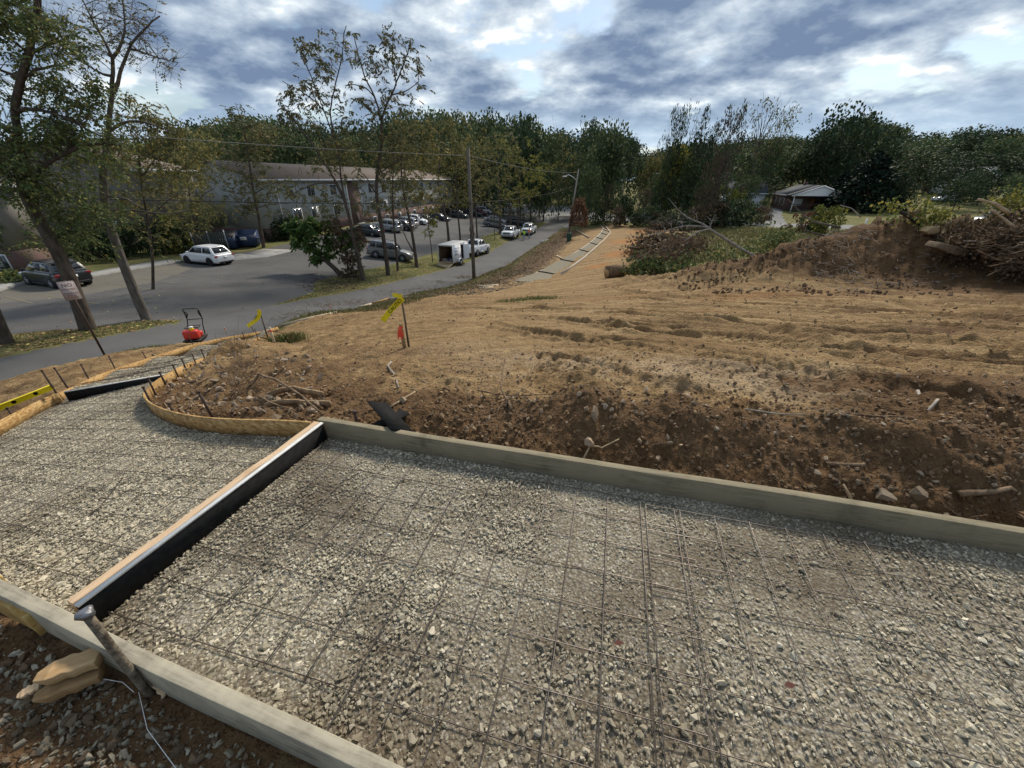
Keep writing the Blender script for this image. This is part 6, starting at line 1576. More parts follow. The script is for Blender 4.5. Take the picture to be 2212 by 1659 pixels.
# shelf rack the buckets stand on
sh = empty('shelf_rack', wp(.45, -.6, zb + .05), hd, 'dark shelf rack inside the trailer side door', 'shelf')
for zz in (.40, .83): m = MB(); m.box((0, 0, zz), (.6, .45, .03)); m.build('shelf', M_TRIM, sh)
for a_, b_ in ((-.28, -.2), (.28, -.2), (-.28, .2), (.28, .2)): m = MB(); m.box((a_, b_, .6), (.03, .03, 1.2)); m.build('upright', M_TRIM, sh)

# ------------------------------------------------------------ people on the road
def person(x, y, face, shirt, label, hat, arms, scale=1.0):
    z = H(x, y); V = []; E = []; Rr = []
    def j(p, r, par=None):
        V.append(p); Rr.append(r)
        if par is not None: E.append((par, len(V) - 1))
        return len(V) - 1
    pel = j((0, 0, .95), (.155, .115)); wa = j((0, 0, 1.10), (.15, .11), pel); ch = j((-.01, 0, 1.32), (.185, .125), wa); nk = j((0, 0, 1.48), (.06, .06), ch)
    hd_ = j((.02, 0, 1.60), (.078, .088), nk); tp = j((.015, 0, 1.71), (.072, .08), hd_)
    for sd, arm in ((1, arms[0]), (-1, arms[1])):
        sh_ = j((-.01, sd * .19, 1.41), (.062, .06), ch); el = j((arm[0][0], sd * arm[0][1], arm[0][2]), (.042, .042), sh_); wr = j((arm[1][0], sd * arm[1][1], arm[1][2]), (.03, .03), el)
        hn = j((arm[1][0] + .07, sd * (arm[1][1] - .02), arm[1][2] - .03), (.026, .036), wr)
        hp = j((.01, sd * .10, .86), (.095, .10), pel); kn = j((.04, sd * .13, .48), (.062, .065), hp); an = j((.0, sd * .15, .10), (.042, .045), kn); ft = j((.14, sd * .17, .045), (.045, .035), an)
    me = bpy.data.meshes.new('body'); me.from_pydata(V, E, []); root = empty('person', (x, y, z), face, label, 'person'); root.scale = (scale,) * 3
    o = link('body', me, root); md = o.modifiers.new('skin', 'SKIN'); sv = me.skin_vertices[0].data
    for i, r in enumerate(Rr): sv[i].radius = r
    sv[0].use_root = True
    ss = o.modifiers.new('smooth', 'SUBSURF'); ss.levels = 1; ss.render_levels = 1
    dg = bpy.context.evaluated_depsgraph_get(); ev = bpy.data.meshes.new_from_object(o.evaluated_get(dg)); o.modifiers.clear(); o.data = ev; ev.name = 'body'
    ev.materials.clear()
    for mm in (pm('skin', (.35, .20, .13), None), shirt, pm('pale_jeans', (.22, .26, .32), (.3, .33, .38), 8, .9), pm('boot', (.06, .05, .04), None)): ev.materials.append(mm)
    for p in ev.polygons:
        c_ = p.center; r = abs(c_.y)
        if c_.z > 1.49: p.material_index = 0
        elif c_.z < .10: p.material_index = 3
        elif c_.z < .96 and r < .24 and c_.x < .25: p.material_index = 2
        elif r > .235 and c_.z < 1.22: p.material_index = 0
        elif c_.x > .20: p.material_index = 0
        else: p.material_index = 1
        p.use_smooth = True
    # hair or hat, face, fingers
    m = MB(); n = 10; V2 = []; prof = [(.086, 1.60), (.094, 1.66), (.085, 1.73), (.05, 1.775), (.01, 1.785)]
    for (rr, zz) in prof: V2 += [(.0 + rr * math.cos(2 * math.pi * k / n) - .008, rr * .92 * math.sin(2 * math.pi * k / n), zz + (.06 * (math.cos(2 * math.pi * k / n) > .3)) * (zz < 1.67)) for k in range(n)]
    m.add(V2, [(i * n + k, i * n + (k + 1) % n, (i + 1) * n + (k + 1) % n, (i + 1) * n + k) for i in range(4) for k in range(n)] + [tuple(range(4 * n, 5 * n))])
    m.box((.10, 0, 1.69), (.09, .12, .012)); m.build('cap', hat, root, smooth=False)
    m = MB(); m.box((.105, 0, 1.60), (.03, .018, .035)); m.build('nose', MATS['skin'], root, bevel=.006)
    m = MB()
    for sd in (-1, 1): m.box((.093, sd * .03, 1.63), (.012, .018, .01))
    m.build('eyes', M_TRIM, root)
    for sd, arm in ((1, arms[0]), (-1, arms[1])):
        w_ = np.array([arm[1][0] + .08, sd * (arm[1][1] - .02), arm[1][2] - .035])
        m = MB()
        for k in range(4): m.tube([w_ + (0, (k - 1.5) * .017, 0), w_ + (.035, (k - 1.5) * .018, -.008), w_ + (.055, (k - 1.5) * .018, -.03)], .008, 5)
        m.tube([w_ + (-.02, -sd * .02, 0), w_ + (.015, -sd * .045, 0)], .009, 5); m.build('fingers', MATS['skin'], root)
    return root
M_HV = pm('lime_vest', (.50, .80, .05), (.42, .70, .04), 6, .8); M_OR = pm('orange_vest', (.85, .24, .06), (.75, .18, .05), 6, .8)
p1 = at_z(1132, 518.5, -9.5); p2 = at_z(1143.5, 515, -9.5)
person(p1[0], p1[1], R_(95), M_HV, 'worker in lime green shirt and pale jeans standing with the back to us', pm('dark_cap', (.03, .04, .02), None), ([(.02, .27, 1.16), (.20, .20, 1.12)], [(.0, .29, 1.15), (.18, .22, 1.08)]))
person(p2[0], p2[1], R_(150), M_OR, 'worker in orange shirt and jeans with hands on hips beside the lime one', pm('black_cap', (.012, .012, .012), None), ([(-.06, .36, 1.20), (.04, .20, 1.02)], [(-.06, .36, 1.20), (.04, .20, 1.02)]), 1.03)

# ------------------------------------------------------------ buildings
def mat_siding(name, c1, c2):
    k = NB(name); a = k.noise(1.2, 4, .6); k.col(k.mix(a, c1, c2)); k.rough(.8)
    w = k.n('ShaderNodeTexWave'); w.wave_type = 'BANDS'; w.bands_direction = 'Z'; w.inputs['Scale'].default_value = 2.6; w.wave_profile = 'SAW'
    k.l(k.co('Object'), w.inputs['Vector']); k.bump(w.outputs['Fac'], .5, .02); return k.m
M_SIDE = mat_siding('siding_blue_grey', (.30, .325, .32), (.37, .385, .37)); M_SIDET = mat_siding('siding_tan', (.135, .122, .10), (.165, .15, .125))
M_BRICK = mat_brick('brick_red')
M_ROOF = pm('shingle_brown', (.115, .088, .07), (.16, .125, .10), 3.0, .95, .5, 30); M_ROOFD = pm('shingle_dark', (.045, .05, .055), (.075, .08, .085), 3.0, .95, .5, 30)
M_GUT = pm('white_trim', (.68, .69, .69), None, rough=.5); M_WIN = pm('window_glass', (.03, .035, .04), None, rough=.1, spec=.6); M_CURT = pm('curtain', (.42, .43, .42), None)
def local(root): return lambda m, nm, mt, **k: m.build(nm, mt, root, **k)
def house_box(root, L, W, zg, z1, z2, ridge, wall, brick, roof, over=.5, axis='x'):
    """rectangular body, long axis x: brick base zg..z1, siding z1..z2, gable roof with ridge along x at height ridge"""
    if z1 > zg: m = MB(); m.box((L / 2, W / 2, (zg + z1) / 2), (L + .04, W + .04, z1 - zg)); m.build('brick_base', brick, root)
    m = MB(); m.box((L / 2, W / 2, (z1 + z2) / 2), (L, W, z2 - z1))
    m.add([(0, 0, z2), (0, W, z2), (0, W / 2, ridge)], [(0, 1, 2)]); m.add([(L, 0, z2), (L, W, z2), (L, W / 2, ridge)], [(0, 2, 1)])
    m.build('wall', wall, root)
    k = (ridge - z2) / (W / 2); e = over
    m = MB()
    for sg in (0, 1):
        y0 = -e if sg == 0 else W + e; ze = z2 - k * e; ym = W / 2
        V = [(-e, y0, ze + .02), (L + e, y0, ze + .02), (L + e, ym, ridge + .02), (-e, ym, ridge + .02)]
        V += [(a, b, c_ + .14) for a, b, c_ in V]
        m.add(V, [(0, 1, 2, 3), (7, 6, 5, 4), (0, 4, 5, 1), (1, 5, 6, 2), (2, 6, 7, 3), (3, 7, 4, 0)])
    m.build('roof', roof, root)
    for sg in (0, 1):
        y0 = -e - .05 if sg == 0 else W + e + .05; m = MB(); m.box((L / 2, y0, z2 - k * e + .06), (L + 2 * e, .12, .2)); m.build('gutter', M_GUT, root)
def win(root, x, z, w, h, y=-.02, curtain=0, face='y'):
    m = MB(); m.box((x, y, z), (w + .12, .07, h + .12)) if face == 'y' else m.box((y, x, z), (.07, w + .12, h + .12)); fr = m.build('window', M_GUT, root)
    m = MB()
    for q in (-1, 1):
        if face == 'y': m.box((x + q * w / 4, y - .02, z), (w / 2 - .05, .06, h))
        else: m.box((y - .02, x + q * w / 4, z), (.06, w / 2 - .05, h))
    m.build('pane', M_WIN, fr)
    if curtain:
        m = MB()
        if face == 'y': m.box((x + w * .22, y - .055, z + .05), (w * .36, .012, h * .8))
        else: m.box((y - .055, x + w * .22, z + .05), (.012, w * .36, h * .8))
        m.build('curtain', M_CURT, fr)
# long apartment block: facade from A to B, seen obliquely
A = np.array([-28.7, 48.7]); Bp = np.array([-15.6, 114.0]); d_ = (Bp - A); LB = float(np.linalg.norm(d_)); ang = math.atan2(d_[1], d_[0])
zg = -7.2
AP = empty('apartment_building', (A[0], A[1], 0), ang, 'long blue-grey apartment building with brick base, brown roof and white gutter', 'building')
# local: x along facade, facade at y=0 facing -y (towards the lot), body towards +y
house_box(AP, LB, 10.5, zg, -5.15, 0.0, 1.75, M_SIDE, M_BRICK, M_ROOF, .45)
for x_ in (2.6, 17.0 + .3, 21.0, 38.0, 56.0):
    m = MB(); m.tube([(x_, -.12, -.1), (x_, -.12, -5.3 if x_ < 5 else -6.3)], .055, 6); m.build('downspout', M_GUT, AP)
m = MB(); m.box((19.15, -.03, -3.3), (2.9, .12, 6.4)); m.build('stairwell_brick', M_BRICK, AP)
m = MB(); m.box((19.15, -.09, -5.6), (1.0, .06, 2.1)); m.build('entrance_door', pm('door_dark', (.05, .035, .03), None), AP)
for k in range(5): m = MB(); m.box((19.15, -.35 - k * .3, -6.35 - k * .17), (2.2, .32, .17)); m.build('step', M_CONC, AP)
for fl, zz in enumerate((-1.35, -4.0, -6.1)):
    for i, x_ in enumerate((5.5, 9.0, 14.0, 24.5, 29, 34, 41, 46, 51, 59, 63)):
        if fl == 2 and i < 3: continue
        win(AP, x_, zz, 1.5 if fl < 2 else 1.2, 1.25 if fl < 2 else .7, -.02, curtain=(i * 2 + fl) % 3 == 0)
# cross gable at the near end is the end wall: windows on it are hidden by trees
GB1 = np.array([-35.5, 41.0])
LBn = empty('gabled_building', (GB1[0], GB1[1], 0), ang, 'tan sided gabled building end behind the clipped hedges', 'building')
# local: x away along the facade, y to the left: gable end at x=0
house_box(LBn, 6.0, 19.5, -6.9, -5.2, .78, 2.75, M_SIDET, M_BRICK, M_ROOF, .4)
for yy, zz in ((4.5, -1.2), (4.5, -3.9), (14, -1.2), (14, -3.9)): m = MB(); m.box((-.03, yy, zz), (.06, .5, .3)); m.build('vent', M_GUT, LBn)
m = MB(); m.box((-.012, 9.75, -.95), (.03, 19.5, .10)); m.build('band_board', M_SIDET, LBn)
CW = np.array([-34.2, 27.6]); WG = empty('brick_wing', (CW[0], CW[1], 0), ang, 'brick and tan sided wing with a small white window at the left edge', 'building')
house_box(WG, 1.8, 9.0, -6.2, -4.35, -.4, .8, M_SIDET, M_BRICK, M_ROOF, .3)
win(WG, 1.6, -5.15, 1.1, .95, -.03, 1, face='x')
# kerb with sidewalk along the bays
def strip(name, px, width, z_up, mat, label, side=1, kind='structure', dist=None):
    P = np.array([ground(u, v) for u, v in px]) if dist is None else np.array(dist)
    seg = np.concatenate([[0], np.cumsum(np.linalg.norm(np.diff(P[:, :2], axis=0), axis=1))]); n = max(2, int(seg[-1] / 1.2)); t = np.linspace(0, seg[-1], n)
    Q = np.stack([np.interp(t, seg, P[:, i]) for i in range(2)], 1); V = []
    for i in range(n):
        tt = Q[min(i + 1, n - 1)] - Q[max(i - 1, 0)]; tt /= np.linalg.norm(tt); nn = np.array([-tt[1], tt[0]]) * side
        a, b = Q[i], Q[i] + nn * width; za, zb_ = H(*a), H(*b); V += [(a[0], a[1], za + z_up), (b[0], b[1], max(za, zb_) + z_up), (b[0], b[1], zb_ - .3), (a[0], a[1], za - .3)]
    m = MB(); m.add(V, [(4 * i + j, 4 * i + (j + 1) % 4, 4 * i + 4 + (j + 1) % 4, 4 * i + 4 + j) for i in range(n - 1) for j in range(4)] + [(3, 2, 1, 0), (4 * n - 4, 4 * n - 3, 4 * n - 2, 4 * n - 1)])
    return put(m.build(name, mat), label, None, None, kind)
strip('sidewalk', [(-120, 652), (0, 629), (58, 613), (185, 600), (290, 582), (397, 566)], 1.2, .13, M_CONC, 'concrete sidewalk with kerb along the parking bays', 1)
strip('dumpster_pad', [(455, 566), (520, 561), (575, 556), (640, 540)], 3.8, .02, M_CONC, 'concrete pad in front of the dumpsters', 1)
strip('sidewalk', [(1040, 442), (1120, 438.5), (1180, 442)], 1.3, .10, M_CONC, 'pale concrete kerb beyond the crossing', 1)
# curb island at the crossing
isl = [ground(u, v) for u, v in ((1150, 461), (1165, 467), (1184, 472), (1178, 476), (1158, 476))]
strip('kerb_island', None, .25, .13, pm('pale_concrete', (.42, .41, .38), (.5, .49, .46), 3, .9), 'curved pale kerb at the corner of the crossing', 1, dist=isl)
# faded yellow bay lines
M_YL = pm('faded_yellow_line', (.19, .16, .09), (.13, .12, .10), 6, .9)
for i, (p, q) in enumerate([((95, 637), (215, 657)), ((235, 612), (330, 626)), ((300, 600), (380, 612)), ((360, 590), (440, 602)), ((10, 640), (70, 655))]):
    P = [ground(*p), ground(*q)]; a, b = np.array(P[0]), np.array(P[1]); n = 12; V = []
    t = (b - a)[:2]; t /= np.linalg.norm(t); nn = np.array([-t[1], t[0]]) * .05
    for k in range(n + 1):
        c_ = a[:2] + (b - a)[:2] * k / n
        for sg in (1, -1): x_, y_ = c_ + nn * sg; V.append((x_, y_, H(x_, y_) + .012))
    m = MB(); m.add(V, [(2 * k, 2 * k + 1, 2 * k + 3, 2 * k + 2) for k in range(n)]); put(m.build('bay_line', M_YL), 'faded yellow bay line on the asphalt', None, None, 'structure')
# manhole slab by the road
g = ground(1038, 533); mh = empty('drain_slab', (g[0], g[1], g[2]), .3, 'square concrete drain slab with dark grate on the verge', 'drain')
m = MB(); m.box((0, 0, .05), (2.0, 1.6, .16)); m.build('slab', M_CONC, mh, bevel=.01)
m = MB(); m.box((-.2, 0, .135), (1.0, .6, .02)); m.build('grate', M_TRIM, mh)
# dumpsters
M_DUMP = pm('dumpster_blue', (.018, .035, .085), (.03, .05, .10), 4, .55, .2, 20)
def dumpster(u, v, rz, lid, label, sign):
    g = at_z(u, v, -6.75); x_, y_ = g[0], g[1] + .9; D = empty('dumpster', (x_, y_, H(x_, y_) + .03), rz, label, 'dumpster')
    w_, d2, h0, h1 = 2.0, 1.7, 1.25, 1.65        # front low, back high
    V = [(-w_ / 2, -d2 / 2, .12), (w_ / 2, -d2 / 2, .12), (w_ / 2, d2 / 2, .12), (-w_ / 2, d2 / 2, .12), (-w_ / 2, -d2 / 2, h0), (w_ / 2, -d2 / 2, h0), (w_ / 2, d2 / 2, h1), (-w_ / 2, d2 / 2, h1)]
    m = MB(); m.add(V, [(3, 2, 1, 0), (0, 1, 5, 4), (1, 2, 6, 5), (2, 3, 7, 6), (3, 0, 4, 7)]); o = m.build('bin', M_DUMP, D); sm = o.modifiers.new('walls', 'SOLIDIFY'); sm.thickness = .05
    for sd in (-1, 1): m = MB(); m.box((sd * (w_ / 2 + .05), 0, .85), (.10, d2 * .7, .12)); m.build('fork_pocket', M_DUMP, D)
    for a_, b_ in ((-.8, -.7), (.8, -.7), (-.8, .7), (.8, .7)): m = MB(); m.box((a_, b_, .06), (.16, .16, .12)); m.build('foot', M_TRIM, D)
    if lid:
        m = MB(); m.add([(-w_ / 2 - .03, -d2 / 2 - .05, h0 + .05), (w_ / 2 + .03, -d2 / 2 - .05, h0 + .05), (w_ / 2 + .03, d2 / 2, h1 + .06), (-w_ / 2 - .03, d2 / 2, h1 + .06)], [(0, 1, 2, 3)]); l_ = m.build('lid', M_TRIM, D); sm = l_.modifiers.new('t', 'SOLIDIFY'); sm.thickness = .05
    m = MB(); m.box((sign[0], -d2 / 2 - .045, h0 - .33), (sign[1], .02, .32)); m.build('placard', M_PLATE, D)
    text_mesh('placard_text', sign[2], .17, M_INK, D, (sign[0], -d2 / 2 - .06, h0 - .31), (math.pi / 2, 0, 0))
dumpster(483, 541, .28, True, 'dark blue dumpster with closed black lid, nearer the white hatchback', (-.1, .55, 'Cas')); dumpster(529, 537, .28, False, 'dark blue open dumpster with slanted top and white placard', (-.1, .62, 'Evins'))
g = ground(430, 548); fz = H(g[0], g[1]); FN = empty('enclosure_fence', (g[0], g[1], fz), .9, 'dark slatted fence panel beside the dumpsters', 'fence')
for k in range(14): m = MB(); m.box((k * .19, 0, .95), (.15, .03, 1.8)); m.build('slat', pm('fence_green', (.035, .045, .04), None), FN)
for x_ in (-.1, 1.25, 2.7): m = MB(); m.box((x_, .05, 1.0), (.09, .09, 2.0)); m.build('post', M_ALU, FN)
# ---- houses beyond
def ranch(name, label, u, v, z, Y, L, W, hgt, rise, rz, wall, roof, **k):
    p = at_y(u, v, Y); r = empty(name, (p[0], p[1], H(p[0], Y)), rz, label, 'house'); house_box(r, L, W, -1.2, -1.1, hgt, hgt + rise, wall, wall, roof, .5); return r
# brick ranch with porch: gable end with porch faces the camera side
px_ = at_y(1708, 452, 82) + np.array([3.2, 12.0, 0]); r1 = empty('ranch_house', (px_[0], px_[1], H(px_[0], 84) + .1), R_(-105), 'brick ranch house with dark roof and white gabled porch', 'house')
house_box(r1, 9.0, 8.6, -1.0, -.9, 2.55, 4.1, M_BRICK, M_BRICK, M_ROOFD, .4)
# porch gable projecting from end at x = 9
m = MB(); W_ = 8.6
for sg in (0, 1):
    y0 = -.5 if sg == 0 else W_ + .5; V = [(9.0, y0, 2.4), (12.6, y0, 2.4), (12.6, W_ / 2, 4.12), (9.0, W_ / 2, 4.12)]; V += [(a, b, c_ + .12) for a, b, c_ in V]
    m.add(V, [(0, 1, 2, 3), (7, 6, 5, 4), (0, 4, 5, 1), (1, 5, 6, 2), (2, 6, 7, 3), (3, 7, 4, 0)])
m.build('porch_roof', M_ROOFD, r1)
m = MB(); m.add([(12.5, .0, 2.42), (12.5, W_, 2.42), (12.5, W_ / 2, 4.05), (12.4, .0, 2.42), (12.4, W_, 2.42), (12.4, W_ / 2, 4.05)], [(0, 1, 2), (5, 4, 3)]); m.build('gable', pm('white_boards', (.82, .82, .82), None, rough=.6), r1)
for sg in (0, 1):
    a_ = np.array([12.62, -.5 if sg == 0 else W_ + .5, 2.38]); b_ = np.array([12.62, W_ / 2, 4.1]); m = MB(); m.tube([a_, b_], .13, 4); m.build('barge_board', M_GUT, r1)
for yy in (.05, W_ - .05): m = MB(); m.box((12.4, yy, .7), (.14, .14, 3.5)); m.build('porch_post', M_GUT, r1)
m = MB(); m.box((10.8, W_ / 2, -.1), (3.4, W_ - .3, .2)); m.build('porch_deck', pm('deck_dark', (.07, .055, .045), None), r1)
for k in range(16): m = MB(); m.box((12.4, .4 + k * .5, .45), (.04, .05, .9)); m.build('baluster', MATS['deck_dark'], r1)
m = MB(); m.box((12.4, W_ / 2, .93), (.07, W_ - .3, .07)); m.build('railing', MATS['deck_dark'], r1)
for y_ in (2.0, 7.2): win(r1, y_, 1.2, 1.4, 1.1, 9.04, 0, face='x')
m = MB(); m.box((9.05, 4.6, .95), (.06, .95, 2.0)); m.build('front_door', pm('door_brown', (.20, .10, .05), None), r1)
for x_ in (2.0, 4.6, 7.0): win(r1, x_, 1.2, 1.0, 1.2, -.03)
m = MB(); m.box((3.5, W_ / 2, 4.3), (.7, .6, 1.0)); m.build('chimney', M_BRICK, r1)
r2p = at_y(1992, 420, 98); r2 = empty('brick_house', (r2p[0], r2p[1], H(r2p[0], 98) + .2), R_(-38), 'dark roofed brick house with small white-edged gable, behind the spruce', 'house')
house_box(r2, 10, 8, -1, -.9, 2.6, 4.9, M_BRICK, M_BRICK, M_ROOFD, .4)
m = MB(); m.box((8.0, -.6, 1.5), (3.6, 1.3, 3.4)); m.add([(6.2, -1.25, 3.2), (9.8, -1.25, 3.2), (8.0, -1.25, 4.5), (6.2, .6, 3.2), (9.8, .6, 3.2), (8.0, .6, 4.5)], [(0, 1, 2), (5, 4, 3)]); m.build('gable_wing', M_BRICK, r2)
for sg in (-1, 1): m = MB(); m.tube([(8 + sg * 2.1, -1.35, 3.05), (8, -1.35, 4.62)], .12, 4); m.build('barge_board', M_GUT, r2)
for sg in (-1, 1):
    m = MB(); V = [(8, -1.4, 4.6), (8 + sg * 2.1, -1.4, 3.05), (8 + sg * 2.1, 3, 3.05), (8, 3, 4.6)]; V += [(a, b, c_ + .1) for a, b, c_ in V]
    m.add(V, [(0, 1, 2, 3), (7, 6, 5, 4), (0, 4, 5, 1), (1, 5, 6, 2), (2, 6, 7, 3), (3, 7, 4, 0)]); m.build('wing_roof', M_ROOFD, r2)
m = MB(); m.box((2.5, -.05, 1.0), (3.0, .08, 2.1)); m.build('garage_door', M_GUT, r2)
pv = at_y(2037, 440, 84); make_car('parked_van', 'van', pv[0], pv[1], R_(190), M_WHITE, 'white van parked before the second brick house, half hidden by leaves', 'van')
r3p = at_y(2195, 430, 100); r3 = empty('grey_roofed_house', (r3p[0], r3p[1], H(r3p[0], 100)), R_(-15), 'house with plain dark grey roof at the right edge', 'house')
house_box(r3, 12, 8, -1, -.9, 2.6, 4.8, M_SIDET, M_SIDET, M_ROOFD, .5); win(r3, 3, 1.3, 1.4, 1.2)
for (u, v, Y, L_, rz, hh, lb, wl) in [(1560, 450, 96, 8, -.3, 3.6, 'white house mostly hidden behind the vine-covered trees', 'w'), (1590, 400, 118, 10, .2, 5.2, 'tall white house higher up behind the trees', 'w'), (1425, 430, 112, 9, .1, 3.0, 'low white house beyond the street', 'w')]:
    p = at_y(u, v, Y); r = empty('white_house', (p[0], Y, H(p[0], Y)), rz, lb, 'house'); house_box(r, L_, 7, -1, -.9, hh, hh + 2.0, pm('white_siding', (.6, .62, .63), None), M_CONC, M_ROOFD, .4); win(r, 2, 1.4, 1.2, 1.3); win(r, 5.5, 1.4, 1.2, 1.3)
p = at_y(660, 345, 130); r = empty('hill_house', (p[0], 130, H(p[0], 130)), .5, 'pale gabled house peeping through the wood above the apartment roof', 'house'); house_box(r, 8, 7, -1, -.9, 7.0, 10.2, MATS['white_siding'], M_CONC, M_ROOFD, .4); win(r, 3, 5.4, 1.2, 1.3)
for (u, v, kd, pt, lb) in [(1445, 441, 'sedan', M_WHITE, 'white car on the drive beyond the street'), (1400, 446, 'suv', PS, 'silver car parked on the far street'), (2150, 470, 'sedan', PDG, 'dark car on the street at the right')]:
    p = at_y(u, v, 92 if u < 2000 else 55); make_car('parked_car', kd, p[0], p[1], R_(175), pt, lb)

# ------------------------------------------------------------ poles, wires, lamps, signs
M_POLE = mat_bark('pole_wood', (.10, .085, .07), (.20, .175, .15)); M_POLEW = mat_bark('pole_pale', (.22, .20, .17), (.34, .31, .27))
g = at_y(1024, 604, 36.5); gx, gy = g[0], g[1]; zb_ = H(gx, gy); top = at_y(1012, 318, 36.5)
UP = empty('utility_pole', (gx, gy, zb_), 0, 'weathered wooden utility pole on the soil bank beside the road', 'utility pole')
hp_ = top[2] - zb_; m = MB(); m.tube([(0, 0, -.5), (0, 0, hp_ * .5), (0, 0, hp_)], [.17, .145, .12], 12); m.build('pole', M_POLE, UP, smooth=True)
m = MB(); zc_ = at_y(1020, 510, 36.5)[2] - zb_
for k in range(12): a = k * 2.4; m.tube([(.16 * math.cos(a), .16 * math.sin(a), zc_ - .5 + k * .09), (.22 * math.cos(a + .6), .22 * math.sin(a + .6), zc_ - .3 + k * .1), (.15 * math.cos(a + 1.5), .15 * math.sin(a + 1.5), zc_ + k * .1)], .03, 4)
m.build('vine_knot', M_BARK, UP)
m = MB(); m.box((0, -.16, at_y(1017, 440, 36.5)[2] - zb_), (.12, .1, .16)); m.build('cable_clamp', M_STEEL, UP)
# leaning street lamp pole
ga = at_y(1228, 503, 79); gb = at_y(1250, 365, 79); zl = H(ga[0], ga[1])
LP = empty('street_lamp', (ga[0], ga[1], zl), 0, 'leaning wooden pole with curved white lamp arm at the bend of the road', 'street lamp'); dxy = gb - np.array([ga[0], ga[1], zl])
m = MB(); m.tube([(0, 0, -.3), tuple(dxy * .5), tuple(dxy)], [.16, .14, .11], 10); m.build('pole', M_POLEW, LP, smooth=True)
a0 = dxy * ((at_y(1246, 390, 79)[2] - zl) / dxy[2]); a1 = at_y(1221, 381, 78.5) - np.array([ga[0], ga[1], zl])
m = MB(); m.tube([a0, lerp(a0, a1, .35) + (0, 0, .35), lerp(a0, a1, .75) + (0, 0, .45), a1], .05, 6); m.build('arm', M_GUT, LP)
m = MB(); m.box(tuple(a1 - np.array([.1, 0, 0])), (.75, .3, .18)); m.build('lamp_head', M_GUT, LP, bevel=.05)
for (u, v, vt, Y, lb) in [(1427, 470, 375, 100, 'thin grey pole in the trees beyond the crossing'), (1352, 448, 356, 112, 'pale lamp pole beyond the crossing, left of the dark bush'), (1330, 440, 366, 100, 'second pale pole at the head of the formed path')]:
    pb = at_y(u, vt, Y); z0 = H(pb[0], Y); o = empty('lamp_pole', (pb[0], Y, z0), 0, lb, 'lamp pole'); m = MB(); m.tube([(0, 0, -.2), (0, 0, pb[2] - z0)], [.12, .08], 8); m.build('pole', M_POLEW, o); m = MB(); m.tube([(0, 0, pb[2] - z0 - .1), (-1.2, 0, pb[2] - z0 + .1), (-1.8, 0, pb[2] - z0)], .06, 5); m.build('arm', M_GUT, o)
def cable(pts, r, label, mat=None):
    Q = []
    for a, b in zip(pts[:-1], pts[1:]):
        a, b = np.array(a), np.array(b); L = np.linalg.norm(b - a)
        for k in range(14): t = k / 14; Q.append(lerp(a, b, t) - (0, 0, 4 * t * (1 - t) * L * L * .00022))
    Q.append(pts[-1]); m = MB(); m.tube(Q, r, 5, False); return put(m.build('power_cable', mat or pm('cable_black', (.03, .03, .03), None)), label, 'cable')
cable([at_y(-420, 410, 14), at_y(1017, 438, 36.3), at_y(1240, 402, 78.9)], .022, 'lower black cable crossing in front of the buildings to the pole')
cable([at_y(-300, 245, 15), at_y(1013, 336, 36.4), at_y(1250, 372, 78.9)], .016, 'upper thin cable running from the top left to the pole', pm('cable_pale', (.20, .20, .19), None))
# no-parking sign
sx, sy = -10.9, 9.45; sz = H(sx, sy); SG = empty('no_parking_sign', (sx, sy, sz), R_(38), 'faded no-parking sign on a rusty post at the near road edge', 'sign')
m = MB(); m.box((0, 0, .95), (.045, .03, 2.3)); m.build('post', M_STEEL, SG)
k_ = NB('sign_face'); k_.col(k_.mix(k_.ramp(k_.noise(9, 5, .7), [(.4, 0.), (.7, .8)]), (.42, .37, .35), (.26, .18, .16))); k_.rough(.6)
def rrect(w_, h_, r_c, y_, n=5):
    out = []
    for (cx, cz, a0_) in ((w_ / 2 - r_c, h_ / 2 - r_c, 0), (-w_ / 2 + r_c, h_ / 2 - r_c, 90), (-w_ / 2 + r_c, -h_ / 2 + r_c, 180), (w_ / 2 - r_c, -h_ / 2 + r_c, 270)):
        out += [(cx + r_c * math.cos(R_(a0_ + 90 * i / n)), y_, cz + r_c * math.sin(R_(a0_ + 90 * i / n))) for i in range(n + 1)]
    return out
zc = 1.86; a_ = rrect(.305, .457, .03, -.022); b_ = rrect(.305, .457, .03, -.019); n = len(a_); m = MB()
m.add([(p[0], p[1], p[2] + zc) for p in a_ + b_], [tuple(range(n)), tuple(range(n, 2 * n))[::-1]] + [(i, n + i, n + (i + 1) % n, (i + 1) % n) for i in range(n)]); m.build('sign_plate', k_.m, SG)
o_, i_ = rrect(.285, .437, .025, -.0235), rrect(.275, .427, .022, -.0235); m = MB(); M_SR = pm('faded_red', (.22, .05, .05), (.30, .13, .12), 40, .7); M_SD = pm('faded_black', (.05, .045, .045), (.12, .1, .1), 40, .7)
m.add([(p[0], p[1], p[2] + zc) for p in o_ + i_], [(i, (i + 1) % n, n + (i + 1) % n, n + i) for i in range(n)]); m.build('sign_border', M_SR, SG)
for txt, sz_, zz, mt in (('NO', .12, .13, M_SD), ('PARKING', .062, .035, M_SR), ('VIOLATORS', .048, -.06, M_SD), ('WILL BE', .045, -.115, M_SR), ('TOWED', .05, -.165, M_SR)): text_mesh('sign_text', txt, sz_, mt, SG, (0, -.0245, zc + zz), (math.pi / 2, 0, 0), ext=.001)
# small white sign in the verge
g = ground(776, 592); S2 = empty('small_sign', tuple(g), .1, 'small white two-panel sign on a thin post behind the leaning maple', 'sign'); m = MB(); m.tube([(0, 0, 0), (0, 0, 2.3)], .03, 6); m.build('post', M_TRIM, S2)
for k in (-1, 1): m = MB(); m.box((k * .17, -.05, 2.1), (.27, .02, .75)); m.build('panel', M_PLATE, S2)
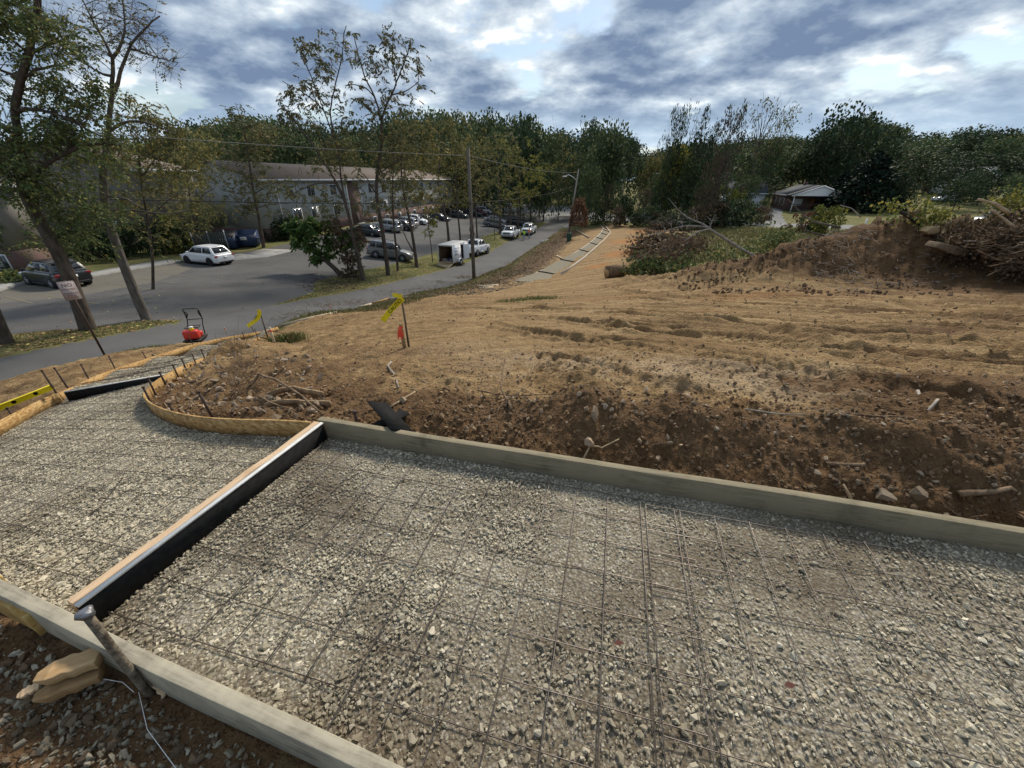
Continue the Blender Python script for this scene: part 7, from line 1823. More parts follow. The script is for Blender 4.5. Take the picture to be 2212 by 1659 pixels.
# bins and far marker posts
g = at_z(1229, 518, -8.8); b1 = empty('green_bin', (g[0], g[1], H(g[0], g[1])), 0, 'small dark green utility box on the bank under the lamp pole', 'utility box'); m = MB(); m.box((0, 0, .5), (.7, .5, 1.4)); m.build('box', pm('bin_green', (.03, .07, .045), None), b1, bevel=.04); m = MB(); m.box((0, 0, 1.22), (.76, .56, .08)); m.build('lid', MATS['bin_green'], b1)
g = at_z(1470, 492, -7.2); b2 = empty('black_bin', (g[0], g[1], H(g[0], g[1])), 0, 'black wheeled bin standing at the edge of the street', 'bin'); m = MB(); m.tube([(0, 0, .05), (0, 0, 1.3)], [.38, .48], 4); m.build('box', M_TRIM, b2); m = MB(); m.box((0, 0, 1.33), (.8, .8, .07)); m.build('lid', M_TRIM, b2)
for (u, v, h_, lb) in ((1326, 490, 2.2, 'pale leaning wooden stake at the head of the formed path'), (1864, 497, 1.3, 'white marker post behind the soil heap')):
    g = ground(u, v); m = MB(); m.box((.15 * (u < 1500), 0, h_ / 2), (.14, .14, h_ + .2)); o = m.build('marker_post', M_GUT); o.location = tuple(g); put(o, lb, 'post')
# hanging rusty vines on the lamp pole
bush('hanging_vine', 'curtain of rust-coloured dead vine hanging on the leaning lamp pole', ga[0] + 1.6, 78.0, 1.7, 1.2, 4.6, L_RUST, 1500, .32, 77, cat='vine', z=zl + 1.4)

# ------------------------------------------------------------ the formed path far down the bank
M_FORM = pm('pale_form_wood', (.42, .37, .29), (.52, .47, .38), 3, .85)
def far_form(pts, label, up=.22):
    P = [(p[0], p[1], H(p[0], p[1]) + up) for p in pts]; m = MB(); m.ribbon(P, .10, .34); return put(m.build('form_plank', M_FORM, origin=tuple(P[0])), label, 'form board')
far_form(pathL, 'pale form board along the road side of the far path'); far_form(pathR[2:], 'pale form board along the site side of the far path')
P = np.array(FPATH); xs = np.array(pathL)[:, :2]; ys = np.array(pathR)[:, :2]
def along(Q, t):
    seg = np.concatenate([[0], np.cumsum(np.linalg.norm(np.diff(Q, axis=0), axis=1))]); return np.array([np.interp(t * seg[-1], seg, Q[:, i]) for i in range(2)])
V = []; n = 40
for k in range(n + 1):
    a_, b_ = along(xs, k / n), along(ys, k / n)
    for q in (0, .5, 1.0): c_ = lerp(a_, b_, q); V.append((c_[0], c_[1], (H(*a_) + H(*b_)) / 2 + .03))
m = MB(); m.add(V, [(3 * k + j, 3 * k + j + 1, 3 * k + 4 + j, 3 * k + 3 + j) for k in range(n) for j in range(2)]); put(m.build('path_bed', pm('path_stone', (.14, .12, .08), (.23, .20, .145), 6, .95, .5, 30)), 'grey-brown stone base of the far path', None, None, 'structure')
for k, t in enumerate((.10, .22, .34, .46, .57, .68, .78, .88)):
    a_, b_ = along(xs, t), along(ys, t); m = MB(); z_ = (H(*a_) + H(*b_)) / 2 + .12; m.ribbon([(*a_, z_), (*b_, z_)], .10, .16)
    put(m.build('cross_board', M_BLACK, origin=(*a_, z_)), 'dark joint board laid across the far path, ' + ['nearest of the row', 'second in the row', 'third in the row', 'fourth in the row', 'fifth in the row', 'sixth in the row', 'last but one before the bend', 'last before the bend'][k], 'joint board', 'joint boards across the far path')
# loose boards
def loose(px, label, w_=.09, up=.06, mat=M_PALE, name='loose_board', hgt=.04):
    P = [ground(u, v) for u, v in px]; P = [(p[0], p[1], H(p[0], p[1]) + up) for p in P]; m = MB(); m.ribbon(P, w_, hgt); return put(m.build(name, mat, origin=tuple(P[0])), label, 'board')
loose([(607, 707), (660, 694), (727, 676)], 'long pale form board lying along the buried part of the path', .04, .10, M_PALE, hgt=.12)
loose([(775, 665), (803, 658)], 'short pale board, left piece of the forms behind the taped stake', .04, .10, M_PALE, hgt=.12)
loose([(803, 658), (840, 647)], 'yellow strand board piece of the forms behind the taped stake', .03, .12, M_OSB, hgt=.12)
loose([(840, 647), (888, 643)], 'pale board, right piece of the forms behind the taped stake', .04, .10, M_PALE, hgt=.12)
loose([(882, 644), (908, 641)], 'dark board lying at the end of the forms behind the taped stake', .35, .06, M_BLACK)
loose([(1033, 620), (1078, 617)], 'pair of pale planks dropped on the soil past the utility pole', .3, .05)
loose([(1040, 623), (1065, 621)], 'shorter pale plank beside the dropped pair past the utility pole', .2, .06)
loose([(1108, 611), (1136, 601)], 'loose pale board lying beside the near end of the far path', .12, .08)
loose([(1245, 498), (1273, 514)], 'pale timber lying across the bank beside the far path', .25, .15); loose([(1202, 553), (1219, 562)], 'pale branch-like timber lying on the bank', .15, .15)
# concrete pieces at the edge of the road
loose([(1168, 524), (1184, 517)], 'broken pale concrete lump at the near edge of the road', .5, .05, M_CONC)

# ------------------------------------------------------------ stakes with caution tape
M_TAPE = pm('caution_yellow', (.78, .62, .01), (.68, .52, .01), 5, .45); M_STK = mat_bark('grey_stake', (.10, .08, .055), (.17, .14, .10)); M_LATH = mat_wood('lath', (.28, .19, .10), (.40, .29, .16))
M_FLAG = pm('red_orange_ribbon', (.80, .10, .04), (.70, .07, .03), 5, .6)
def tape(root, pts, w_, letters=True, name='caution_tape'):
    """a strip hanging along 3-d points, w_ wide"""
    P = np.array(pts); n = len(P); V = []
    for i in range(n):
        t = P[min(i + 1, n - 1)] - P[max(i - 1, 0)]; t /= np.linalg.norm(t); view = -P[i] / np.linalg.norm(P[i]) if False else np.array([.25 * math.sin(i * 1.3), -1, .2]); s_ = np.cross(t, view); s_ /= np.linalg.norm(s_)
        V += [P[i] + s_ * w_ / 2, P[i] + view / np.linalg.norm(view) * .006 * math.sin(i * 2.0), P[i] - s_ * w_ / 2]
    m = MB(); m.add(V, [(3 * i + j, 3 * i + j + 1, 3 * i + 4 + j, 3 * i + 3 + j) for i in range(n - 1) for j in range(2)]); return m.build(name, M_TAPE, root, smooth=True)
def knot(root, c, r_, seed, mat=M_TAPE):
    r = np.random.default_rng(seed); m = MB()
    for k in range(9):
        a = r.random() * 6.28; b = a + 2; e = r.normal(size=3) * .012
        p = [np.array(c) + np.array([math.cos(a) * r_, math.sin(a) * r_ * .7, (r.random() - .4) * .06]) + e, np.array(c) + np.array([math.cos((a + b) / 2) * r_ * 1.4, math.sin((a + b) / 2) * r_, (r.random() - .3) * .07]), np.array(c) + np.array([math.cos(b) * r_, math.sin(b) * r_ * .7, (r.random() - .5) * .06])]
        Vv = []
        for q in p: Vv += [q + (0, 0, .017), q - (0, 0, .017)]
        m.add(Vv, [(0, 1, 3, 2), (2, 3, 5, 4)])
    return m.build('tape_knot', mat, root)
def letters(root, txt, p0, p1, size):
    """letters printed along the strip"""
    a, b = np.array(p0), np.array(p1); x = (b - a); L_ = np.linalg.norm(x); x /= L_; y = np.cross(np.array([0, -1, .15]), x); y /= np.linalg.norm(y); z_ = np.cross(x, y)
    if z_[1] > 0: y, z_ = -y, -z_
    cu = bpy.data.curves.new('tape_text', 'FONT'); cu.body = txt; cu.size = size; cu.align_x = 'CENTER'; cu.align_y = 'CENTER'; cu.extrude = .001
    o = bpy.data.objects.new('t', cu); me = bpy.data.meshes.new_from_object(o); bpy.data.objects.remove(o); me.materials.clear(); me.materials.append(M_BLACK)
    t = link('tape_text', me, root); M4 = Matrix(((x[0], y[0], z_[0], 0), (x[1], y[1], z_[1], 0), (x[2], y[2], z_[2], 0), (0, 0, 0, 1))); c_ = (a + b) / 2 + z_ * .012; M4.translation = Vector(c_); t.matrix_local = M4; return t
# right-hand stake, z from the ground
g = ground(883, 748); Ys = g[1]; S = empty('taped_stake', tuple(g), 0, 'grey wooden stake tied with caution tape that flutters to the left', 'stake')
tp_ = at_y(867, 641, Ys + .05) - g; m = MB(); m.tube([(0, 0, -.1), tuple(tp_ * .5), tuple(tp_)], [.016, .015, .014], 5); m.build('shaft', M_STK, S)
knot(S, at_y(864, 642, Ys) - g, .022, 3)
q = [at_y(u, v, Ys - .02 - .004 * i) - g for i, (u, v) in enumerate([(870, 644), (862, 652), (854, 660), (845, 669), (838, 678), (832, 686), (826, 693)])]; tape(S, q, .075)
letters(S, 'CAUTIO', q[4], q[0], .068)
q = [at_y(u, v, Ys - .04) - g for u, v in [(848, 638), (855, 637), (862, 640), (869, 643)]]; tape(S, q, .05)
g2 = ground(874, 750); lt = empty('survey_lath', tuple(g2), 0, 'weathered survey lath with red ribbon leaning on the taped stake', 'stake'); t2_ = at_y(865, 700, g2[1] + .02) - g2
m = MB(); m.ribbon([tuple(t2_), tuple(t2_ * .5), (0, 0, -.05)], .011, .045); 
m = MB(); nn = np.array([.022, -.003, 0]); e_ = np.array([0, .012, 0]); V = []
for p in (np.array([0, 0, -.06]), t2_): V += [p - nn - e_, p + nn - e_, p + nn + e_, p - nn + e_]
m.add(V, [(0, 1, 2, 3), (7, 6, 5, 4), (0, 4, 5, 1), (1, 5, 6, 2), (2, 6, 7, 3), (3, 7, 4, 0)]); m.build('lath', M_LATH, lt)
m = MB()
for k in range(6):
    a_ = t2_ * .93 + np.array([-.01 + k * .004, -.015, 0]); b_ = at_y(861 + k * 2.2, 733 - (k % 3) * 4, g2[1] - .03) - g2; w2 = np.array([.009, 0, 0]); m.add([a_ - w2, a_ + w2, (a_ + b_) / 2 + w2 * 1.3 + (-.012, 0, 0), (a_ + b_) / 2 - w2 * 1.3 + (-.012, 0, 0), b_ + w2, b_ - w2], [(0, 1, 2, 3), (3, 2, 4, 5)])
m.build('ribbon', M_FLAG, lt)
m = MB(); c_ = t2_ * .88; m.box(tuple(c_), (.05, .03, .022)); m.build('ribbon_band', M_FLAG, lt)
# left-hand stake
g = ground(582, 742); Ys = g[1]; S = empty('taped_stake', tuple(g), 0, 'dark branch-like stake with drooping caution tape beside the grass tuft', 'stake'); tp_ = at_y(562, 675, Ys) - g
m = MB(); m.tube([(0, 0, -.1), tuple(tp_ * .5), tuple(tp_)], [.018, .015, .012], 5); m.build('shaft', M_STK, S); knot(S, at_y(560, 674, Ys) - g, .025, 4)
q = [at_y(u, v, Ys - .02) - g for u, v in [(561, 672), (559, 684), (553, 692), (544, 698), (535, 705)]]; tape(S, q, .075); letters(S, 'CAU', q[3], q[0], .06)
g = ground(594, 744); L2 = empty('survey_lath', tuple(g), 0, 'pale survey lath with red band at the grass tuft', 'stake'); tt = at_y(582, 707, g[1]) - g; m = MB(); V = []
nn = np.array([.02, 0, 0])
for p in (np.array([0, 0, -.05]), tt): V += [p - nn - e_, p + nn - e_, p + nn + e_, p - nn + e_]
m.add(V, [(0, 1, 2, 3), (7, 6, 5, 4), (0, 4, 5, 1), (1, 5, 6, 2), (2, 6, 7, 3), (3, 7, 4, 0)]); m.build('lath', mat_wood('pale_lath', (.46, .36, .22), (.55, .45, .30)), L2); m = MB(); m.box(tuple(tt * .8), (.05, .03, .03)); m.build('ribbon_band', M_FLAG, L2)
for (u, v, h_, lb) in ((715, 668, .22, 'short pale lath with red band between the two taped stakes'), (489, 716, .22, 'tiny red pin flag above the long form')):
    g = ground(u, v + 4); o = empty('survey_lath', tuple(g), 0, lb, 'stake'); m = MB(); m.box((0, 0, h_ / 2), (.03, .015, h_ + .1)); m.build('lath', MATS['pale_lath'] if 'pale_lath' in MATS else M_TAN, o); m = MB(); m.box((0, -.003, h_ - .02), (.04, .02, .05)); m.build('ribbon_band', M_FLAG, o)

# ------------------------------------------------------------ plate compactor
g = ground(400, 747); CPo = empty('plate_compactor', (g[0] + .1, g[1] + .25, g[2] + .02), R_(105), 'red plate compactor with black bent handle beside the path form', 'compactor'); CPo.scale = (.72,) * 3
M_CR = pm('compactor_red', (.60, .045, .03), (.50, .035, .025), 5, .4, coat=.3)
m = MB(); m.add([(-.26, -.25, .04), (.26, -.25, .04), (.26, .25, .04), (-.26, .25, .04), (-.34, -.25, .11), (.34, -.25, .11), (.34, .25, .11), (-.34, .25, .11)], [(3, 2, 1, 0), (4, 5, 6, 7), (0, 1, 5, 4), (1, 2, 6, 5), (2, 3, 7, 6), (3, 0, 4, 7)]); m.box((0, 0, .02), (.42, .48, .03)); m.build('base_plate', M_TRIM, CPo, bevel=.01)
m = MB(); m.box((-.13, -.0, .27), (.24, .44, .30)); m.build('water_tank', M_CR, CPo, bevel=.06, seg=3)
m = MB(); m.box((.12, -.12, .20), (.16, .16, .18)); m.build('belt_guard', M_CR, CPo, bevel=.04)
m = MB(); m.box((.13, .06, .30), (.26, .26, .22)); m.build('engine', pm('engine_dark', (.04, .04, .042), (.09, .09, .09), 20, .6), CPo, bevel=.02)
m = MB(); m.tube([(-.12, -.05, .42), (-.12, -.05, .50)], [.07, .06], 12); m.build('air_filter', M_TAPE, CPo); m = MB(); m.tube([(-.12, -.05, .50), (-.12, -.05, .53)], .065, 12); m.build('filter_cap', M_PLATE, CPo)
m = MB()
hw_ = .22
m.tube([(.22, -hw_, .15), (.30, -hw_, .45), (.42, -hw_, .62), (.40, -hw_, .88), (.36, -hw_, .97), (.36, -hw_ + .05, 1.0), (.36, hw_ - .05, 1.0), (.36, hw_, .97), (.40, hw_, .88), (.42, hw_, .62), (.30, hw_, .45), (.22, hw_, .15)], .016, 7)
m.tube([(.42, -hw_, .62), (.42, hw_, .62)], .014, 6); m.build('handle', M_TRIM, CPo, smooth=True)
m = MB()
for sd in (-1, 1): m.tube([(.41, sd * hw_, .68), (.44, sd * (hw_ - .05), .80), (.40, sd * (hw_ - .03), .90)], .022, 6)
m.build('handle_grip', M_TRIM, CPo)
m = MB(); m.tube([(.0, -.2, .45), (.2, -.2, .47), (.2, .2, .47), (0, .2, .45), (0, -.2, .45)], .012, 6); m.build('guard_frame', M_TRIM, CPo)

# ------------------------------------------------------------ loose things on the soil
def soil_scatter(name, n, region, lo, hi, coll, label, seed, lift=.2, power=2.5, clumpy=.6):
    r = np.random.default_rng(seed); (ua, ub), (va, vb) = region
    u = ua + (ub - ua) * r.random(n * 2); v = va + (vb - va) * r.random(n * 2)
    # seen places thrown on the mean surface, then settled on the real one
    dx = (u - 1106) / FPX; up = (829.5 - v) / FPX; D = np.stack([dx, CP + up * SP, -SP + up * CP], 1); t = 1.6 / -D[:, 2] * 1.0
    for _ in range(40):
        h = base_h(D[:, 0] * t, D[:, 1] * t); t = t + np.clip((h / D[:, 2]) - t, -.5 * t, .35 * t) * .35
    x = D[:, 0] * t; y = D[:, 1] * t
    ok = (sdist(x, y, PAD1) > .06) & (sdist(x, y, PAD2) > .03) & (sdist(x, y, TAIL) > .03) & (dist_line(x, y, ROAD_R)[1] < 0) & (t > 0) & (y < 60)
    ok &= r.random(len(x)) < (1 - clumpy) + clumpy * sstep(-.2, .3, fbm(x, y, .9, 3))
    x, y = x[ok][:n], y[ok][:n]; z = height(x, y); s = lo + (hi - lo) * r.random(len(x)) ** power
    scatter(name, np.stack([x, y, z + s * lift], 1), rots(len(x), r), s, coll, label)
soil_scatter('soil_clods', 13000, ((640, 2300), (850, 1160)), .004, .038, C_CLOD, 'crumbled brown soil clods on the bank behind the cement-stained plank', 41, power=4.5)
soil_scatter('soil_clods', 5000, ((300, 2300), (640, 960)), .008, .045, C_CLODL, 'scattered soil clods over the rutted ground', 42, power=4)
soil_scatter('soil_clods', 1500, ((640, 2300), (590, 700)), .02, .09, C_CLODL, 'pale clods on the farther rutted ground', 48, power=4)
r = np.random.default_rng(43); n = 11000; x = 7 + 19 * r.random(n); y = 11.0 + 7.5 * r.random(n) ** .8; k = r.random(n) < sstep(-.25, .35, fbm(x, y, .8, 3)); x = x[k]; y = y[k]; n = len(x); s = .02 + .16 * r.random(n) ** 4
scatter('soil_clods', np.stack([x, y, height(x, y) + s * .15], 1), rots(n, r), s, C_CLOD, 'coarse clods on and around the soil heap')
soil_scatter('pebbles', 1400, ((400, 2300), (740, 1120)), .01, .05, C_FIELD, 'small pale pebbles scattered over the soil', 44, power=3)
soil_scatter('island_rubble', 900, ((330, 700), (760, 900)), .01, .09, C_FIELD, 'brown rubble inside the bend of the curved form', 45, power=3.2)
# bottom left corner outside the near plank: soil with stone
r = np.random.default_rng(46); n = 15000; x = -2.6 + 3.0 * r.random(n); y = -.3 + 1.5 * r.random(n); dn = (x - NEAR0[0]) * dN[1] - (y - NEAR0[1]) * dN[0]
ok = (dn > .07) & (r.random(n) < .35 + .65 * sstep(-.15, .25, fbm(x, y, 2.2, 3) + .3 * (x + 1.6))); x, y = x[ok], y[ok]; s = .008 + .024 * r.random(len(x)) ** 2.2
scatter('crushed_stone', np.stack([x, y, height(x, y) + s * .2], 1), rots(len(x), r), s, C_GRAVEL, 'spilled crushed stone outside the grey weathered plank')
n = 5000; x = -2.6 + 2.6 * r.random(n); y = -.3 + 1.5 * r.random(n); dn = (x - NEAR0[0]) * dN[1] - (y - NEAR0[1]) * dN[0]; ok = dn > .07; x, y = x[ok], y[ok]; s = .01 + .03 * r.random(len(x)) ** 3
scatter('soil_clods', np.stack([x, y, height(x, y) + s * .2], 1), rots(len(x), r), s, C_CLOD, 'brown soil crumbs outside the grey weathered plank')
# single stones worth pointing at
STN = [(1465, 902, .085, 'pale angular stone, lower of the pair at the edge of the rutted ground'), (1485, 878, .07, 'pale angular stone, upper of the pair at the edge of the rutted ground'), (1280, 938, .085, 'tall tilted brown stone above the bare pale root'),
       (1272, 968, .105, 'round brown stone behind the bare pale root'), (875, 886, .075, 'pointed brown stone right of the dropped black board'), (760, 858, .065, 'rounded tan stone left of the dropped black board'), (657, 812, .07, 'grey stone above the bark slabs'), (655, 828, .07, 'larger grey stone just above the bark slabs'),
       (1828, 1066, .10, 'wedge-shaped flat stone against the plank at the right'), (1910, 1070, .115, 'blocky flat-topped stone next to the wedge-shaped one'), (1980, 1072, .09, 'rough brown clod-like rock right of the blocky stone'), (1706, 940, .05, 'small pale stone on the bank near the right'),
       (1640, 932, .04, 'small tan stone on the bank above the plank'), (1805, 952, .045, 'little pale block on the upper bank at the right'), (1396, 838, .05, 'small grey stone on the pale rutted ground'), (1330, 868, .045, 'small tan stone at the crest of the bank'), (598, 905, .10, 'pale flat stone touching the bent form'),
       (470, 835, .09, 'flat brown slab stone inside the curved form'), (425, 858, .08, 'small flat stone by the curved form'), (1135, 858, .05, 'small stone on the crest above the dead root'), (310, 1505 + 30, .03, 'rounded tan stone below the mushroomed stake')]
for i, (u, v, s_, lb) in enumerate(STN):
    g = ground(u, v); o = link('stone', FIELD_ME[i % 6]); z_ = float(height(np.array([g[0]]), np.array([g[1]]))[0]); o.location = (g[0], g[1], z_ + s_ * .22); o.scale = (s_ * 1.1, s_, s_ * .95); o.rotation_euler = (i * 1.1, i * .4, i * 2.3); put(o, lb, 'stone')
# sticks and roots
M_ROOT = mat_bark('pale_root', (.30, .22, .13), (.44, .34, .22)); M_STICK = mat_bark('brown_stick', (.12, .08, .05), (.24, .17, .11)); M_DRIFT = mat_bark('grey_stick', (.24, .20, .16), (.38, .34, .29))
def stick(px, r0, r1, mat, label, up=.02, name='stick', cat='stick', lift=None):
    P = []
    for k, (u, v) in enumerate(px):
        g = ground(u, v); z_ = float(height(np.array([g[0]]), np.array([g[1]]))[0]); P.append((g[0], g[1], z_ + up + (lift[k] if lift else 0)))
    m = MB(); Q = []
    for a, b in zip(P[:-1], P[1:]):
        for k in range(3): Q.append(lerp(a, b, k / 3) + rng.normal(size=3) * r0 * .25)
    Q.append(np.array(P[-1])); m.tube(Q, np.linspace(r0, r1, len(Q)), 6); return put(m.build(name, mat, origin=tuple(Q[0]), smooth=True), label, cat)
stick([(845, 780), (838, 795), (850, 808), (856, 825), (862, 842)], .013, .006, M_DRIFT, 'twisted pale stick lying above the dropped black board', .015)
stick([(1258, 985), (1275, 970), (1300, 972), (1335, 962)], .007, .004, M_ROOT, 'bare pale root touching the round brown stone', .03, 'root', 'root')
stick([(1850, 1070), (1820, 1048)], .010, .006, M_ROOT, 'split pale wood sliver by the wedge-shaped stone', .03)
stick([(1030, 845), (1070, 860), (1120, 870), (1190, 885)], .007, .003, M_STICK, 'thin curved root on the bank left of the dead root cluster', .03, 'root', 'root')
stick([(1105, 905), (1095, 880), (1082, 865), (1085, 830), (1092, 815)], .012, .004, M_STICK, 'dead root cluster standing out of the bank', .03, 'root', 'root', [0, .03, .06, .14, .2])
stick([(1070, 905), (1085, 893), (1110, 885), (1150, 850)], .006, .003, M_STICK, 'thin forked root beside the dead root cluster', .02, 'root', 'root', [0, .02, .05, .05])
stick([(1705, 888), (1800, 908), (1880, 912), (1945, 910)], .010, .006, M_STICK, 'long dark stick lying on the rutted ground at the right')
stick([(1985, 838), (2010, 860), (2015, 880), (2000, 895)], .012, .008, M_DRIFT, 'curved grey stick on the dark ground at the right', .02)
stick([(1780, 1010), (1860, 1018)], .012, .010, M_STICK, 'short brown stick above the wedge-shaped stone', .03)
stick([(2060, 1080), (2160, 1085)], .018, .010, M_STICK, 'brown stick by the plank near the right edge', .03)
stick([(1600, 915), (1680, 925), (1720, 935)], .006, .003, M_DRIFT, 'thin grey twig on the bank to the right of the pale stone pair', .03)
stick([(845, 900), (900, 870)], .008, .006, M_ROOT, 'pale broken stick poking from under the dropped black board', .02)
stick([(540, 848), (570, 838), (610, 855), (660, 880), (700, 905)], .014, .008, M_STICK, 'long crooked root over the bark slabs', .06, 'root', 'root', [0, .08, .08, .05, 0])
stick([(560, 860), (590, 880), (640, 895)], .009, .005, M_STICK, 'lower crooked root beside the short leaning stake', .04, 'root', 'root')
stick([(430, 930 - 90), (470, 815), (505, 822)], .012, .006, M_STICK, 'bent stick inside the curved form', .03)
for (px, w_, lb) in [([(590, 862), (640, 850), (700, 862)], .05, 'upper weathered bark slab on the cut bank'), ([(575, 880), (640, 870), (715, 878)], .055, 'lower weathered bark slab on the cut bank')]:
    P = [ground(u, v) for u, v in px]; P = [(p[0], p[1], float(height(np.array([p[0]]), np.array([p[1]]))[0]) + .06) for p in P]; m = MB(); Q = [lerp(P[0], P[1], k / 4) for k in range(4)] + [lerp(P[1], P[2], k / 4) for k in range(5)]
    m.ribbon([q + (0, 0, .012 * math.sin(i)) for i, q in enumerate(Q)], .02, w_); put(m.build('bark_slab', mat_bark('slab_bark', (.20, .13, .075), (.36, .26, .16)) if 'slab' not in MATS else MATS['slab'], origin=tuple(P[0]), smooth=True), lb, 'bark slab')
# roots hanging on the cut bank left of the mound (one fibrous mass)
def fibres(name, n, place, L, rad, mat, label, seed, up=.5):
    r = np.random.default_rng(seed); m = MB()
    for k in range(n):
        x_, y_ = place(r); z_ = float(height(np.array([x_]), np.array([y_]), False)[0]); a = r.random() * 6.28; l = L * (.4 + r.random()); t = np.array([math.cos(a), math.sin(a), up * r.normal()]) * l
        p = np.array([x_, y_, z_ + .03]); m.tube([p, p + t * .5 + r.normal(size=3) * l * .15, p + t], [rad, rad * .7, rad * .3], 3, False)
    return put(m.build(name, mat), label, None, None, 'stuff')
def around(pts, sg):
    Q = [ground(u, v) for u, v in pts]
    def f(r): c_ = Q[int(r.integers(len(Q)))]; return c_[0] + r.normal() * sg, c_[1] + r.normal() * sg
    return f
fibres('hanging_rootlets', 420, around([(520, 770), (530, 790), (520, 810), (525, 835), (535, 850)], .09), .16, .003, M_STICK, 'fine hanging rootlets on the cut bank beside the curved form', 1, .9)
fibres('twig_litter', 700, around([(1000, 860), (1300, 880), (1700, 930), (2000, 960), (1200, 930), (1500, 980), (1800, 1030), (650, 880), (900, 880), (2150, 1050)], .35), .07, .0018, M_STICK, 'small twigs and rootlets littered over the bank', 2, .25)
fibres('bank_brush', 1100, around([(700, 662), (640, 680), (760, 655), (850, 635), (950, 610), (1010, 600), (1100, 570), (1150, 545), (1200, 525), (1000, 600), (1240, 520), (1060, 590), (920, 625)], .6), .34, .009, M_STICK, 'dead brown brush and weed stalks along the road bank', 3, .5)
# plants along the road edge and weeds
def blades(name, n, place, hgt, w_, mat, label, seed):
    r = np.random.default_rng(seed); X = np.zeros((n, 2))
    for k in range(n): X[k] = place(r)
    z = height(X[:, 0], X[:, 1], False); h = hgt * (.5 + r.random(n)); a = r.random(n) * 6.28; ln = r.normal(size=(n, 2)) * .45
    B = np.stack([X[:, 0], X[:, 1], z - .01], 1); s = np.stack([np.cos(a), np.sin(a), np.zeros(n)], 1) * w_ * (.6 + .8 * r.random((n, 1)))
    M_ = B + np.stack([ln[:, 0] * h * .35, ln[:, 1] * h * .35, h * .6], 1); T = B + np.stack([ln[:, 0] * h, ln[:, 1] * h, h], 1)
    V = np.stack([B - s, B + s, M_ + s * .8, T, M_ - s * .8], 1).reshape(-1, 3); i = np.arange(n)[:, None] * 5
    F_ = [[int(q) + j for j in (0, 1, 2, 3, 4)] for q in i[:, 0]]
    return put(link(name, mesh_np(name, V, F_, mat)), label, None, None, 'stuff')
L_GRASS = mat_leaf('blade_green', (.06, .11, .025), (.10, .14, .04), (.24, .19, .09), .35, .1); L_DRY = mat_leaf('blade_dry', (.20, .17, .075), (.27, .21, .11), (.12, .14, .05), .35, .1); L_FALL = mat_leaf('fallen_leaf', (.20, .12, .06), (.28, .18, .09), (.40, .32, .12), .15, .05)
RR = np.array(ROAD_R); RL = np.array(ROAD_L)
def edge(P, lo, hi, y0, y1, bias=1.0):
    P = P[(P[:, 1] > y0 - 6) & (P[:, 1] < y1 + 6)]
    def f(r):
        for _ in range(50):
            i = int(r.integers(len(P) - 1)); t = r.random(); a, b = P[i], P[i + 1]; p = lerp(a, b, t); d2 = (b - a)[:2]; d2 /= np.linalg.norm(d2); off = lo + (hi - lo) * r.random() ** bias
            q = (p[0] + d2[1] * off, p[1] - d2[0] * off)
            if y0 < q[1] < y1 and not (lo < -1 and in_poly(np.array([q[0]]), np.array([q[1]]), LOT)[0]): return q
        return q
    return f
blades('edge_grass', 5200, edge(RR, -.1, .5, 4, 16), .10, .006, L_GRASS, 'fringe of green grass along the near road edge', 4)
blades('edge_weeds', 9000, edge(RR, .1, 3.4, 16, 80, 1.6), .15, .018, L_DRY, 'dry weeds and grass on the bank beside the road', 5)
blades('verge_grass', 16000, edge(RL, -4.2, -.1, 12, 75), .07, .014, L_DRY, 'short yellowing grass of the verge under the trees', 6)
blades('weed_tuft', 900, around([(625, 738), (610, 740), (640, 735)], .13), .16, .004, L_GRASS, 'tuft of green weeds on the mound by the taped branch stake', 7)
blades('weed_patch', 700, around([(1100, 650), (1150, 647), (1185, 645)], .35), .12, .008, L_GRASS, 'low green weed patch in the middle of the bare ground', 8)
mp = np.array(MEADOW[:6] + MEADOW[-4:])
def in_meadow(r):
    while True:
        p = (12 + 40 * r.random(), 24 + 48 * r.random())
        if in_poly(np.array([p[0]]), np.array([p[1]]), MEADOW)[0]: return p
blades('meadow_grass', 14000, in_meadow, .30, .03, L_DRY, 'unmown yellow-green grass of the meadow behind the heaps', 9)
def litter(name, n, place, s_, mat, label, seed):
    r = np.random.default_rng(seed); X = np.array([place(r) for _ in range(n)]); z = height(X[:, 0], X[:, 1], False)
    V, Fq = leaf_quads(np.stack([X[:, 0], X[:, 1], z + .03], 1), s_, r, 0, .4); V = V.reshape(-1, 4, 3); V[:, :, 2] = V[:, :1, 2] + (V[:, :, 2] - V[:, :1, 2]) * .25
    return put(link(name, mesh_np(name, V.reshape(-1, 3), Fq, mat)), label, None, None, 'stuff')
litter('fallen_leaves', 1300, edge(RL, -3.6, -.1, 11, 45), .14, L_FALL, 'fallen leaves on the verge under the trees', 10)
litter('fallen_leaves', 700, around([(740, 615), (700, 620), (770, 605), (720, 610)], .9), .2, L_VINE, 'brown fallen leaves heaped at the tip of the verge', 11)
litter('fallen_leaves', 260, around([(100, 700), (300, 640), (500, 620), (600, 600), (250, 670)], 2.5), .10, L_FALL, 'leaves blown over the parking lot', 12)
litter('bank_leaves', 5200, edge(RR, 1.2, 5.5, 22, 75), .22, L_VINE, 'withered brown leaves and mulch over the road bank', 13)
# small leaves lying on the stone
for (u, v, lb) in ((1325, 1390, 'dark red leaf lying on the stone bed at the centre'), (1694, 1481, 'brown leaf lying on the stone bed to the right')):
    p = at_z(u, v, ZP + .03); m = MB(); L_ = .03; m.add([(0, 0, 0), (L_ * .5, L_ * .35, .006), (L_ * 1.3, 0, .002), (L_ * .5, -L_ * .35, .006)], [(0, 1, 2, 3)]); o = m.build('fallen_leaf', pm('red_leaf', (.085, .03, .02), None)); o.location = tuple(p); put(o, lb, 'leaf')

